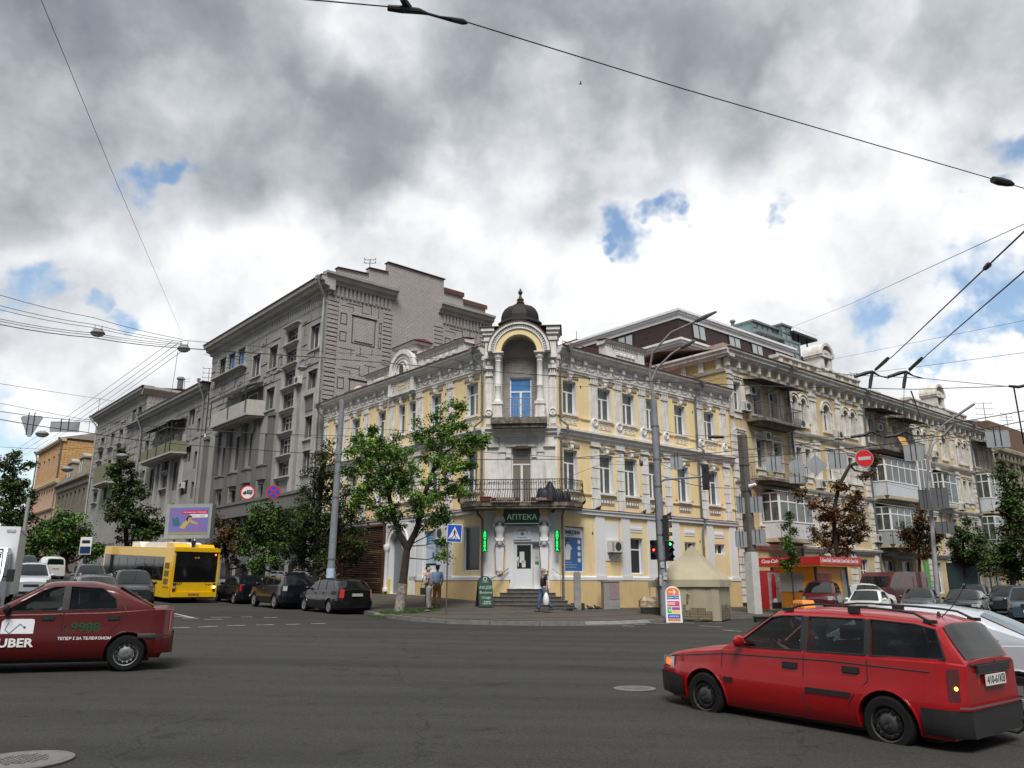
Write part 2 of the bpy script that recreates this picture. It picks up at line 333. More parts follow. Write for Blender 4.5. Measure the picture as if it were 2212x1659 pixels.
IRON=mat('cast_iron',(.17,.165,.16),.6,metal=.3,var=.5,vs=14,bump=.8,bs=60)
def manhole(px,py,r,label):
    p=flat(px,py); p.z=road_z(p.x,p.y); t=thing('manhole_cover',label,'manhole cover',p,group='manhole covers')
    b=MB(); b.lathe([(r,0),(r,.012),(r-.05,.016),(r-.06,.010)],n=40); mk('rim',b,mat('mortar_ring',(.13,.125,.115),.95,var=.5,vs=9),t)
    b=MB(); b.lathe([(r-.065,.004),(r-.07,.014),(0,.018)],n=40)
    for i in range(-4,5):
        for j in range(-4,5):
            if i*i+j*j<17: b.box(i*.055-.018,i*.055+.018,j*.055-.018,j*.055+.018,.017,.024)
    mk('lid',b,IRON,t)
manhole(1371,1488,.34,'round iron manhole cover in the asphalt in front of the red estate car')
manhole(45,1644,.44,'large worn manhole cover cut by the bottom left edge of the picture')
# ---------------------------------------------------------------- building kit
YEL=mat('yellow_stucco',(.76,.61,.345),.9,var=.35,vs=.9,c2=(.60,.46,.26),streak=.30,bump=.35,bs=18)
YEL2=mat('yellow_plinth',(.62,.46,.235),.9,var=.4,vs=1.1,c2=(.44,.31,.15),streak=.22,bump=.3,bs=18)
WHT=mat('white_stucco',(.70,.69,.67),.88,var=.55,vs=2.2,c2=(.47,.43,.39),streak=.55,bump=.5,bs=16)
WHT2=mat('clean_whitewash',(.64,.65,.67),.85,var=.25,vs=1.2,c2=(.52,.53,.55),streak=.12,bump=.2,bs=16)
GRIM=mat('sooty_relief',(.24,.20,.17),.95,var=.8,vs=9,c2=(.42,.38,.34),bump=.6,bs=30)
PVC=mat('white_window_frame',(.72,.73,.74),.4)
WOODF=mat('grey_window_frame',(.40,.40,.38),.6,var=.4,vs=6)
GL=mat('window_glass',(.050,.060,.056),.05,spec=.8,var=.9,vs=1.7,c2=(.11,.125,.115))
GLB=mat('painted_sky_glass',(.05,.17,.42),.08,spec=1.,var=.6,vs=.9,c2=(.12,.32,.62))  # blue of the reflected sky put into the glass colour
GLD=mat('dark_shop_glass',(.016,.02,.02),.12,spec=.35)
GLC=mat('curtained_glass',(.21,.19,.155),.12,spec=.7,var=.7,vs=2.,c2=(.13,.12,.10))
ROOF=mat('brown_roof_sheet',(.075,.040,.032),.55,metal=.1,var=.6,vs=2,c2=(.12,.06,.04))
ROOFR=mat('rusty_roof_sheet',(.20,.055,.028),.7,var=.8,vs=3,c2=(.09,.05,.04))
PIPE=mat('grey_zinc_pipe',(.16,.165,.17),.5,metal=.4,var=.5,vs=5)
BLKI=mat('black_ironwork',(.018,.017,.017),.55)
LIME=mat('whitewash_pipe',(.36,.34,.32),.8,var=.6,vs=7)
def Mz(o,ang): return Matrix.Translation(o)@Matrix.Rotation(ang,4,'Z')
MR=Mz(C0,math.atan2(RD.y,RD.x))                       # right street front: local x = metres along the street
ML=Mz(C0,math.atan2(-LD.y,-LD.x))                     # left street front: local x = minus metres along the street
CHL=C0+LD*2.4; CHR=C0+RD*2.4; CHD=(CHR-CHL).normalized(); MC_=Mz(CHL,math.atan2(CHD.y,CHD.x)); CHW=(CHR-CHL).length
WC={}
def win_mesh(w,h,st,fm,gm):
    k=(round(w,2),round(h,2),st,fm.name,gm.name)
    if k in WC: return WC[k]
    b=MB(); t=.06; d=.06
    b.box(0,t,0,d,0,h); b.box(w-t,w,0,d,0,h); b.box(t,w-t,0,d,0,t); b.box(t,w-t,0,d,h-t,h)
    zt=h*.68
    if st in 'TSQ': b.box(t,w-t,.003,d-.003,zt-.035,zt+.035)
    if st=='T': b.box(w/2-.05,w/2+.05,.001,d-.001,t,zt-.035)
    if st=='D': b.box(w/2-.05,w/2+.05,.001,d-.001,t,h-t)
    if st=='L': b.box(w*.38-.04,w*.38+.04,.001,d-.001,t,h-t); b.box(t,w*.38-.04,.003,d-.003,h*.72-.03,h*.72+.03)
    if st=='Q': b.box(w*.33-.035,w*.33+.035,.001,d-.001,t,h-t); b.box(w*.67-.035,w*.67+.035,.001,d-.001,t,h-t)
    a=mesh('window',b,fm); b=MB(); b.box(.02,w-.02,.028,.05,.02,h-.02); g=mesh('pane',b,gm)
    WC[k]=(a,g); return a,g
def window(par,T,x,z,w,h,st='T',fm=None,gm=None,dep=.2,label=None,name='window'):
    a,g=win_mesh(w,h,st,fm or PVC,gm or GL); o=link(name,a,par,T@Matrix.Translation((x,dep,z))); link('pane',g,o)
    if label: o['label']=label
    return o
def wall_grid(m,x0,x1,z0,z1,holes,dep=.2,mi=0,rmi=1):
    xs=sorted({x0,x1}|{min(max(v,x0),x1) for h in holes for v in h[:2]}); zs=sorted({z0,z1}|{min(max(v,z0),z1) for h in holes for v in h[2:4]})
    for a,b in zip(xs,xs[1:]):
        for c,d in zip(zs,zs[1:]):
            cx=(a+b)/2; cz=(c+d)/2
            if any(h[0]<cx<h[1] and h[2]<cz<h[3] for h in holes): continue
            m.add([(a,0,c),(b,0,c),(b,0,d),(a,0,d)],[(0,1,2,3)],mi)
    for h in holes:
        a,b,c,d=h[:4]; D=dep+.07
        m.add([(a,0,c),(a,0,d),(a,D,d),(a,D,c)],[(0,1,2,3)],rmi); m.add([(b,0,d),(b,0,c),(b,D,c),(b,D,d)],[(0,1,2,3)],rmi)
        m.add([(a,0,d),(b,0,d),(b,D,d),(a,D,d)],[(0,1,2,3)],rmi); m.add([(a,0,c),(b,0,c),(b,D,c),(a,D,c)],[(3,2,1,0)],rmi)
        m.add([(a,D,c),(b,D,c),(b,D,d),(a,D,d)],[(0,1,2,3)],rmi)
def arch_fill(m,x0,x1,zs,dep=.2,mi=0,n=8):          # turns the square head of a hole into a round one
    r=(x1-x0)/2; xc=(x0+x1)/2; zt=zs+r
    for sgn in (-1,1):
        pts=[(xc+sgn*r*cos(PI/2*i/n),zs+r*sin(PI/2*i/n)) for i in range(n+1)]
        poly=pts+[(xc+sgn*r,zt+.01)]
        if sgn<0: poly=poly[::-1]
        m.prism(poly,0.001,dep+.05,mi)
def arch_ring(m,xc,zs,r0,r1,y0,y1,mi=0,n=16,a0=0,a1=PI):
    P=[(xc+r0*cos(a0+(a1-a0)*i/n),zs+r0*sin(a0+(a1-a0)*i/n)) for i in range(n+1)]; Q=[(xc+r1*cos(a0+(a1-a0)*i/n),zs+r1*sin(a0+(a1-a0)*i/n)) for i in range(n+1)]
    for i in range(n): m.prism([P[i],Q[i],Q[i+1],P[i+1]],y0,y1,mi)
CORN=[(0,0),(-.10,0),(-.10,.07),(-.16,.10),(-.30,.14),(-.36,.20),(-.36,.27),(-.46,.31),(-.46,.42),(0,.44)]
def meander(m,x0,x1,z0,z1,mi=0):
    h=z1-z0; n=max(2,int((x1-x0)/h/1.05)); w=(x1-x0)/n; t=h*.13
    m.box(x0,x1,-.03,0,z0,z0+t*.7,mi); m.box(x0,x1,-.03,0,z1-t*.7,z1,mi)
    for i in range(n):
        a=x0+i*w
        m.box(a+w*.05,a+w*.05+t,-.029,0,z0+h*.16,z1-h*.14,mi); m.box(a+w*.05+t,a+w*.75,-.028,0,z1-h*.29,z1-h*.15,mi); m.box(a+w*.75-t,a+w*.75,-.029,0,z0+h*.3,z1-h*.29,mi); m.box(a+w*.38,a+w*.75-t,-.028,0,z0+h*.3,z0+h*.43,mi)
def festoon(m,xc,z,w,mi=0):
    n=8; P=[(xc-w/2+w*i/n,-.06,z-.16*sin(PI*i/n)*1.0) for i in range(n+1)]
    m.tube(P,[.02+.045*sin(PI*i/n) for i in range(n+1)],6,mi)
    m.tube([(xc-w/2,-.05,z+.01),(xc-w/2,-.05,z-.2)],.018,5,mi); m.tube([(xc+w/2,-.05,z+.01),(xc+w/2,-.05,z-.2)],.018,5,mi)
def entablature(par,T,x0,x1,zf=11.9):
    b=MB(); b.extr([(0,zf-.02),(-.07,zf-.02),(-.07,zf+.06),(-.12,zf+.09),(-.12,zf+.16),(0,zf+.18)],x0,x1); mk('architrave',b,WHT,par,T)
    b=MB(); b.box(x0,x1,-.03,.02,zf+.16,zf+.72)
    n=max(2,round((x1-x0)/.93)); w=(x1-x0)/n
    for i in range(n+1):
        x=x0+i*w
        if i<=n and x0+.05<=x<=x1-.05 or True:
            xa=max(x0,x-.1); xb=min(x1,x+.1); b.box(xa,xb,-.20,-.03,zf+.5,zf+.70); b.box(xa+.03,xb-.03,-.13,-.03,zf+.2,zf+.5); b.box(xa,xb,-.10,-.03,zf+.17,zf+.22)
        if i<n:
            k=5
            for j in range(k):
                c=x+.16+(w-.32)*(j+.5)/k; b.box(c-.035,c+.035,-.10,-.03,zf+.50,zf+.66)
            festoon(b,x+w/2,zf+.42,w*.55)
    mk('frieze',b,WHT,par,T)
    b=MB(); b.extr([(y,z+zf+.70) for y,z in CORN],x0,x1); mk('cornice',b,WHT,par,T)
    b=MB(); b.prism([(x0,zf+1.125),(x1,zf+1.125),(x1,zf+1.165),(x0,zf+1.165)],-.52,.3); mk('eaves_sheet',b,ROOF,par,T)
def pilaster_upper(z0=9.08,z1=11.88):
    b=MB(); w=.27; b.box(-w,w,-.07,0,z0,z1-.32); b.box(-w-.03,w+.03,-.12,0,z0,z0+.12); b.box(-w+.03,-w+.08,-.09,-.07,z0+.9,z1-.36); b.box(w-.08,w-.03,-.09,-.07,z0+.9,z1-.36)
    zz=z0+.95
    while zz<z1-.45: b.ball((0,-.075,zz),.05,6,sc=(.8,.5,1.)); zz+=.115
    b.box(-w-.03,w+.03,-.12,0,z1-.36,z1-.30); b.box(-w-.05,w+.05,-.13,0,z1-.04,z1+.0)
    for i in range(4): b.box(-w+.03+i*.14,-w+.10+i*.14,-.12,0,z1-.28,z1-.06)
    b.lathe([(.0,-.14),(.05,-.14),(.06,-.10),(.12,-.10),(.14,-.15),(.19,-.15),(.21,-.06)],(0,0,z0+.5),18,'y')
    return mesh('pilaster',b,WHT,1)
def pilaster_rust(z0=5.32,z1=8.58):
    b=MB(); w=.29; z=z0; k=0
    while z<z1-.7:
        h=.50; b.box(-w+(.0 if k%2 else .03),w-(.0 if k%2 else .03),-.10 if k%2==0 else -.075,0,z,z+h-.035); z+=h; k+=1
    b.box(-w+.02,w-.02,-.08,0,z,z1-.2); b.box(-w-.05,w+.05,-.15,0,z1-.22,z1-.12); b.box(-w-.02,w+.02,-.12,0,z1-.1,z1); b.ball((0,-.09,z1-.42),.05,6)
    return mesh('pilaster',b,WHT)
def pilaster_ground(z0=2.0,z1=5.03):
    b=MB(); w=.31; b.box(-w,w,-.06,0,z0+.18,z1); b.box(-w-.05,w+.05,-.10,0,z0,z0+.2); return mesh('pilaster',b,WHT2)
PU=pilaster_upper(); PRU=pilaster_rust(); PG=pilaster_ground()
def keystone_mesh():
    b=MB(); b.prism([(-.09,-.02),(.09,-.02),(.14,.32),(-.14,.32)],-.13,0); b.box(-.17,.17,-.16,0,.30,.38); b.ball((0,-.14,.1),.07,6,sc=(1,.7,1.3))
    b.prism([(-.62,.12),(-.2,.12),(-.2,.28),(-.62,.28)],-.045,0,1); b.prism([(.2,.12),(.62,.12),(.62,.28),(.2,.28)],-.045,0,1); return mesh('keystone',b,[WHT,GRIM])
KEY=keystone_mesh()
def yellow_front(par,T,x0,x1,wins,pils,gwins,gpils,seed):
    rnd=random.Random(seed)
    holes=[(a,b,9.8,11.45) for a,b in wins]+[(a,b,6.13,8.03) for a,b in wins]+[(h[0],h[1],h[2],h[3]) for h in gwins]
    b=MB(); wall_grid(b,x0,x1,.2,13.0,holes); mk('wall',b,[YEL,WHT2],par,T)
    for i,(a,c) in enumerate(wins):
        w=c-a; st='T' if w>.8 else 'S'
        window(par,T,a,9.8,w,1.65,st,gm=GL); window(par,T,a,6.13,w,1.9,st,gm=GL)
        for z in (11.48,8.06): link('keystone',KEY,par,T@Matrix.Translation(((a+c)/2,0,z))@Matrix.Diagonal((min(1,w/.95),1,1,1)))
        b=MB(); b.box(a-.08,c+.08,-.10,.03,9.70,9.80); meander(b,a,c,9.30,9.58); mk('sill_ornament',b,WHT,par,T)
        b=MB(); b.box(a-.1,c+.1,-.12,.03,6.03,6.13); b.box(a,c,-.02,0,5.55,5.86,1)
        for j in range(5): b.ball((a+w*(j+.5)/5,-.03,5.7),.06,6,sc=(1.1,.5,1.4),mi=0)
        mk('sill_ornament',b,[WHT,GRIM],par,T)
        b=MB()                                     # raised strips framing each bay
        for xx in (a-.24,c+.18): b.box(xx,xx+.06,-.035,0,9.1,11.75); b.box(xx-.05,xx+.09,-.05,0,6.2,8.3)
        mk('bay_frame',b,[YEL],par,T)
    for x in pils: link('pilaster',PU,par,T@Matrix.Translation((x,0,0))); link('pilaster',PRU,par,T@Matrix.Translation((x,0,0)))
    for x in gpils: link('pilaster',PG,par,T@Matrix.Translation((x,0,0)))
    entablature(par,T,x0,x1)
    b=MB(); b.extr([(0,8.58),(-.08,8.58),(-.08,8.68),(-.2,8.76),(-.2,8.86),(-.32,8.94),(-.32,9.04),(0,9.1)],x0,x1); mk('string_course',b,WHT,par,T)
    b=MB(); b.extr([(0,9.62),(-.05,9.62),(-.07,9.68),(0,9.70)],x0,x1); b.extr([(0,5.95),(-.05,5.95),(-.07,6.02),(0,6.03)],x0,x1); mk('sill_line',b,YEL,par,T)
    b=MB(); b.extr([(0,5.03),(-.12,5.03),(-.12,5.17),(-.18,5.20),(-.18,5.27),(0,5.29)],x0,x1); mk('string_course',b,WHT2,par,T)
    b=MB(); b.extr([(0,5.292),(-.2,5.275),(-.2,5.29),(0,5.31)],x0,x1); mk('flashing',b,ROOFR,par,T)
Y=thing('corner_building','three-storey yellow and white corner house with a small black dome over its chamfered corner','building',C0+Vector((0,0,.4)))
YI=Matrix.Translation(-(C0+Vector((0,0,.4))))
TR=YI@MR; TL=YI@ML; TC=YI@MC_
wr=[(2.82,3.72),(5.25,6.2),(7.08,8.02),(8.95,9.87),(11.3,12.25),(13.97,14.95)]
gr_=[(2.78,4.05,2.35,4.42),(7.3,8.22,2.3,4.05),(9.4,10.3,2.3,4.05),(11.6,12.55,3.3,4.0),(14.25,15.15,3.43,3.98)]
yellow_front(Y,TR,CHW and 2.4,16.4,wr,[4.9,6.67,8.55,10.4,13.5,15.72],gr_,[5.1,6.93,8.9,10.85,13.8,15.93],3)
wl=[(-17.3,-16.5),(-15.2,-14.25),(-12.25,-11.4),(-10.07,-9.45),(-9.05,-8.4),(-6.95,-6.05),(-3.92,-3.0)]
gl_=[(-3.95,-2.75,2.4,4.45),(-7.27,-6.1,2.4,4.42),(-10.3,-8.8,1.35,4.6),(-15.3,-10.8,1.2,4.95)]
yellow_front(Y,TL,-18.8,-2.4,wl,[-18.4,-15.75,-13.45,-10.75,-7.97,-5.25],gl_,[-5.15,-5.75,-8.05,-7.6,-18.3],5)
window(Y,TR,7.3,2.3,.92,1.75,'S',gm=GLD); window(Y,TR,9.4,2.3,.9,1.75,'S',gm=GLD); window(Y,TR,11.6,3.3,.95,.7,'D',gm=GLD); window(Y,TR,14.25,3.43,.9,.55,'D',gm=GLD)
# plinth, white band above it
b=MB()
for T,xa,xb in ((TR,2.45,16.38),(TL,-8.7,-2.45)):
    b=MB(); b.box(xa,xb,-.07,0.01,0,1.99); mk('plinth',b,YEL2,Y,T)
    b=MB(); b.extr([(0,1.99),(-.09,1.99),(-.09,2.12),(-.05,2.17),(0,2.18)],xa,xb); mk('plinth_band',b,WHT2,Y,T)
b=MB(); b.box(-2.0,-.0,-.07,0,0,1.99)
# relief panels, blind window, vents over the ground floor openings
b=MB()
for a,c in ((7.3,8.2),(9.4,10.3),(11.6,12.5),(14.25,15.1)):
    b.box(a,c,-.02,0,4.32,4.72); 
    for j in range(6): b.ball((a+(c-a)*(j+.5)/6,-.03,4.52),.07,6,sc=(1,.4,1.6))
b.box(5.45,6.4,-.03,0,2.9,4.75); mk('relief_panel',b,WHT2,Y,TR)
b=MB()
for x,z in ((4.6,4.1),(6.7,3.95),(9.0,3.95),(11.0,3.95),(4.0,11.2),(9.1,11.1),(12.9,11.2),(12.9,4.0)): b.box(x,x+.07,-.012,0,z,z+.13)
mk('wall_vent',b,BLKI,Y,TR)
b=MB()
for x,z in ((-5.7,11.25),(-13.9,11.2),(-10.9,11.2)): b.box(x,x+.08,-.012,0,z,z+.14)
mk('wall_vent',b,BLKI,Y,TL)
# white portal on the left street with a round arch and colonnettes
b=MB(); b.box(-10.7,-10.3,-.12,0,1.3,4.95); b.box(-8.8,-7.9,-.10,0,1.3,4.95); arch_fill(b,-10.3,-8.8,3.84,.2); arch_ring(b,-9.55,3.84,.75,.93,-.16,0); arch_ring(b,-9.55,3.84,.98,1.04,-.2,0)
for x in (-10.42,-8.68): b.lathe([(.16,0),(.16,.15),(.11,.2),(.10,2.0),(.12,2.05),(.17,2.15),(.19,2.35),(.17,2.42)],(x,-.2,1.45),12)
b.box(-10.5,-8.6,-.2,0,4.86,4.98); b.ball((-9.55,-.14,4.88),.16,8,sc=(1,.6,1)); mk('portal',b,WHT2,Y,TL,smooth=1)
b=MB(); b.box(-10.25,-8.85,.18,.24,1.3,4.6); mk('door',b,mat('grey_door',(.17,.19,.21),.5),Y,TL)
b=MB(); b.box(-10.72,-10.28,-.16,0,1.2,2.1); b.box(-8.8,-8.4,-.14,0,1.2,2.1); mk('plinth',b,mat('bright_yellow_paint',(.66,.48,.05),.85,var=.5,vs=4,c2=(.5,.4,.12)),Y,TL)
# timber slat gate
WDB=mat('brown_slats',(.085,.036,.02),.6,var=.5,vs=9,c2=(.05,.02,.012)); WDL=mat('pale_slats',(.20,.115,.075),.6,var=.5,vs=9)
b=MB(); b.box(-15.3,-10.82,.02,.1,1.2,4.95,1); r=random.Random(8); z=1.3
while z<4.85:
    x=-15.25
    while x<-10.9:
        w=r.choice([.5,.9,1.4]); w=min(w,-10.87-x); b.box(x,x+w-.01,-.06-r.random()*.05,.02,z,z+.055,2 if r.random()<.2 and z<3.6 else 0); x+=w
    z+=.098
b.box(-15.35,-15.2,-.16,.0,1.2,5.0); b.box(-10.95,-10.8,-.16,.0,1.2,5.0); b.box(-15.35,-10.8,-.18,.02,4.9,5.03)
mk('slat_gate',b,[WDB,mat('dark_gap',(.012,.008,.006),.9),WDL],Y,TL)
b=MB(); b.box(-18.7,-15.5,-.05,0,1.2,4.9,1)
for i in range(34): b.box(-18.6,-17.6,-.1,-.05,1.4+i*.1,1.45+i*.1,2); b.box(-16.3,-15.6,-.1,-.05,1.4+i*.1,1.45+i*.1,0)
b.box(-17.5,-16.4,-.09,-.05,1.3,3.9,3); mk('slat_shopfront',b,[WDB,mat('dark_gap',(.012,.008,.006)),WDL,GLD],Y,TL)
# roof: two pitched wings behind the cornices, and attic pieces
b=MB()
for A,Bv,n in ((C0+RD*2.2,C0+RD*16.3,LD),(C0+LD*2.2,C0+LD*18.8,RD)):
    q=[A+n*.15,Bv+n*.15,Bv+n*5.5,A+n*5.5]; q2=[p+Vector((0,0,z)) for p,z in zip(q,(13.05,13.05,14.2,14.2))]
    q3=[A+n*5.5,Bv+n*5.5,Bv+n*11,A+n*11]; q3=[p+Vector((0,0,z)) for p,z in zip(q3,(14.2,14.2,13.05,13.05))]
    b.T=YI; b.add(q2,[(0,1,2,3)]); b.add(q3,[(0,1,2,3)])
    for (p,qq) in ((A,Bv),): b.add([p+n*11,qq+n*11,qq+n*11+Vector((0,0,13.05)),p+n*11+Vector((0,0,13.05))],[(0,1,2,3)])
b.T=None; mk('roof',b,ROOF,Y)
def attic(T,x0,x1,z0,z1,cap=ROOF,ends=True):
    b=MB(); b.box(x0,x1,.0,.45,z0,z1-.2); b.extr([(.5,z1-.2),(-.04,z1-.2),(-.10,z1-.12),(-.18,z1-.06),(-.18,z1),(.5,z1)],x0-.1,x1+.1)
    n=max(1,int((x1-x0)/.16))
    for i in range(n): x=x0+(x1-x0)*(i+.25)/n; b.box(x,x+.07,-.07,0,z1-.30,z1-.2)
    b.box(x0,x0+.5,-.05,0,z0,z1-.32); b.box(x1-.5,x1,-.05,0,z0,z1-.32)
    mk('attic',b,WHT,Y,T)
    b=MB(); b.box(x0+.65,x1-.65,-.025,0,z0+.12,z1-.38); mk('attic_panel',b,YEL if cap is ROOF else WHT,Y,T)
    b=MB()
    for i in range(5): x=lerp(x0+.9,x1-.9,i/4); b.ball((x,-.05,(z0+z1)/2-.1),.12,6,sc=(1.4,.4,1))
    mk('attic_relief',b,WHT,Y,T)
    b=MB(); b.add([(x0-.15,-.22,z1+.005),(x1+.15,-.22,z1+.005),(x1+.15,.55,z1+.10),(x0-.15,.55,z1+.10),(x0-.15,-.22,z1+.03),(x1+.15,-.22,z1+.03),(x1+.15,.55,z1+.125),(x0-.15,.55,z1+.125)],[(0,3,2,1),(4,5,6,7),(0,1,5,4),(1,2,6,5),(2,3,7,6),(3,0,4,7)]); mk('attic_cap',b,cap,Y,T)
attic(TL,-13.55,-10.9,13.06,13.88); attic(TL,-8.2,-4.1,13.06,13.95,ROOFR); attic(TR,5.9,8.9,13.06,14.1,ROOFR)
# round-headed dormer with an oval window and a small gabled cap
b=MB(); xc=-9.5; b.box(xc-1.2,xc+1.2,-.25,.45,12.0,13.3); P=[(xc+1.22*cos(PI*i/18),13.3+1.18*sin(PI*i/18)) for i in range(19)]; b.prism(P,-.25,.45)
arch_ring(b,xc,13.3,.98,1.24,-.34,-.25,n=20); arch_ring(b,xc,13.3,.55,.62,-.32,-.25,n=16)
for i in range(22):
    a=PI*(i+.5)/22; b.box(xc+.82*cos(a)-.035,xc+.82*cos(a)+.035,-.31,-.25,13.3+.8*sin(a)-.04,13.3+.8*sin(a)+.04)
for s in (-1,1): b.box(xc+s*1.1-.14,xc+s*1.1+.14,-.34,-.25,12.0,13.3); [b.box(xc+s*.78-.04,xc+s*.78+.04,-.31,-.25,12.3+j*.15,12.38+j*.15) for j in range(7)]
b.box(xc-.35,xc+.35,-.28,-.24,12.45,12.62); mk('dormer',b,WHT,Y,TL)
b=MB(); P=[(xc+.48*cos(2*PI*i/24),13.2+.62*sin(2*PI*i/24)) for i in range(24)]; b.prism(P[::1],-.262,-.25); b.box(xc-.48,xc+.48,-.262,-.25,12.25,13.2); mk('dormer_panel',b,YEL,Y,TL)
b=MB(); b.tube([(xc+.30*cos(2*PI*i/20),-.28,13.3+.40*sin(2*PI*i/20)) for i in range(21)],.055,6); mk('oval_frame',b,WHT,Y,TL,smooth=1)
b=MB(); P=[(xc+.28*cos(2*PI*i/20),13.3+.38*sin(2*PI*i/20)) for i in range(20)]; b.prism(P,-.275,-.255); mk('oval_pane',b,GLD,Y,TL)
b=MB(); b.box(xc+.35,xc+1.0,.1,.9,13.6,14.75); b.box(xc-1.0,xc+1.0,-.1,.5,14.35,14.7); b.extr([(.95,14.7),(-.2,14.7),(-.28,14.78),(-.28,14.84),(.95,14.84)],xc-1.1,xc+1.15); mk('dormer_cap',b,WHT,Y,TL)
b=MB(); b.add([(xc-1.2,-.34,14.85),(xc+1.25,-.34,14.85),(xc+1.25,1.0,14.85),(xc-1.2,1.0,14.85),(xc-1.2,.33,15.0),(xc+1.25,.33,15.0)],[(0,1,5,4),(2,3,4,5),(0,4,3),(1,2,5)]); mk('dormer_roof',b,ROOFR,Y,TL)
def railing(T,x0,x1,y,z0,z1,name='roof_railing',m=None,step=.17,par=None):
    b=MB(); b.box(x0,x1,y,y+.03,z1-.03,z1); b.box(x0,x1,y,y+.02,z0+.05,z0+.07); n=int((x1-x0)/step)
    for i in range(n+1): x=x0+(x1-x0)*i/n; b.box(x-.008,x+.008,y,y+.016,z0,z1)
    x=x0
    while x<x1-1: b.tube([(x,y-.02,z0),(x+.5,y-.02,z1)],.01,4); x+=2
    return mk(name,b,m or ROOFR,par or Y,T)
railing(TL,-17.0,-13.7,.35,13.05,13.55); railing(TL,-4.0,-2.1,.35,13.05,13.6); railing(TR,3.2,5.8,.35,13.05,13.6); railing(TR,9.1,13.9,.35,13.05,13.6)
# ---- the corner bay
b=MB(); wall_grid(b,0,CHW,.6,5.3,[(1.36,2.8,1.6,3.7)]); mk('wall',b,[WHT2,WHT2],Y,TC)
b=MB(); wall_grid(b,0,CHW,5.3,9.2,[(1.25,2.2,5.5,8.15)]); mk('wall',b,[WHT,WHT],Y,TC)
b=MB(); b.box(.48,.98,-.02,0,2.2,4.9); b.box(2.87,2.98,-.02,0,2.2,4.9); b.box(-.02,1.15,-.07,0,0,1.99); b.box(3.0,CHW+.03,-.07,0,0,1.99); mk('plinth',b,YEL2,Y,TC)
b=MB(); b.box(-.05,1.2,-.09,0,1.99,2.17); b.box(3.0,CHW+.05,-.09,0,1.99,2.17); mk('plinth_band',b,WHT2,Y,TC)
window(Y,TC,1.25,5.5,.95,2.65,'T',gm=GLC,label='tall balcony door of the second floor with tan curtains')
b=MB(); b.extr([(0,5.03),(-.12,5.03),(-.12,5.17),(-.18,5.20),(-.18,5.27),(0,5.29)],0,CHW); b.extr([(0,8.58),(-.08,8.58),(-.08,8.68),(-.2,8.76),(-.2,8.86),(-.3,8.94),(-.3,9.04),(0,9.1)],0,CHW); mk('string_course',b,WHT,Y,TC)
b=MB()
for x in (.12,CHW-.12-.5):
    b.box(x,x+.5,-.08,0,5.3,6.4); b.box(x+.02,x+.48,-.06,0,6.45,7.9); b.box(x-.03,x+.53,-.13,0,8.1,8.22); b.box(x+.03,x+.47,-.1,0,8.22,8.55)
for x in (.68,2.5): b.box(x,x+.28,-.06,0,5.3,7.85); b.box(x-.03,x+.31,-.1,0,7.85,7.98); b.box(x+.02,x+.26,-.06,0,7.98,8.6)
for x in (1.02,2.24): b.box(x,x+.17,-.04,0,5.5,7.6); b.box(x-.02,x+.2,-.1,0,7.6,7.9)
b.box(1.0,2.45,-.07,0,8.12,8.2); meander(b,1.15,2.3,8.3,8.5); mk('pilaster_relief',b,WHT,Y,TC)
b=MB(); b.box(1.45,2.05,-.09,-.01,8.02,8.16); mk('name_plate',b,mat('brown_plate',(.10,.06,.04),.5),Y,TC)
BALM=mat('balcony_slab',(.085,.07,.06),.95,var=.8,vs=5,c2=(.30,.26,.20),bump=.7,bs=12)
# main wrought iron balcony
BP=[(-1.15,.62),(-1.12,-.18),(-.42,-1.02),(CHW+.42,-1.02),(CHW+1.12,-.18),(CHW+1.15,.62)]
b=MB(); b.prismz(BP,5.24,5.42); b.prismz([(x*.985+.02,y*.96) for x,y in BP],5.14,5.24); mk('balcony_slab',b,BALM,Y,TC)
b=MB(); fr=BP[:]
pts=[]
for (xa,ya),(xb,yb) in zip(fr,fr[1:]):
    L_=math.hypot(xb-xa,yb-ya); n=max(2,int(L_/.105))
    for i in range(n): pts.append((lerp(xa,xb,i/n),lerp(ya,yb,i/n)))
pts.append(fr[-1]); cxm=CHW/2
for i,(x,y) in enumerate(pts):
    dx=x-cxm; dy=y-.6; L_=math.hypot(dx,dy); ox,oy=dx/L_,dy/L_
    b.tube([(x,y,5.42),(x+ox*.13,y+oy*.13,5.55),(x+ox*.12,y+oy*.12,5.68),(x+ox*.02,y+oy*.02,5.95),(x,y,6.42)],.016,4)
    if i%2==0: b.tube([(x-.04,y,6.30),(x,y,6.36),(x+.04,y,6.30),(x,y,6.25),(x-.04,y,6.30)],.008,4); b.tube([(x-.05,y-.01,6.02),(x,y-.01,5.92),(x+.05,y-.01,6.02)],.009,4)
for z,r in ((6.44,.022),(6.22,.010),(5.98,.010),(5.45,.014)): b.tube([(x,y,z) for x,y in fr],r,5)
mk('balcony_railing',b,BLKI,Y,TC)
MARO=mat('maroon_board',(.06,.012,.014),.5); CREAM=mat('cream_lettering',(.5,.42,.36),.6)
for x0,x1,s in ((.42,1.72,'ЮРИДИЧНА'),(2.22,3.16,'ФІРМА')):
    b=MB(); b.box(x0,x1,-1.16,-1.13,5.44,5.60); o=mk('sign_board',b,MARO,Y,TC); text('lettering',s,.15,o,Matrix.Translation(((x0+x1)/2,-1.163,5.52)),CREAM,sx=.95)
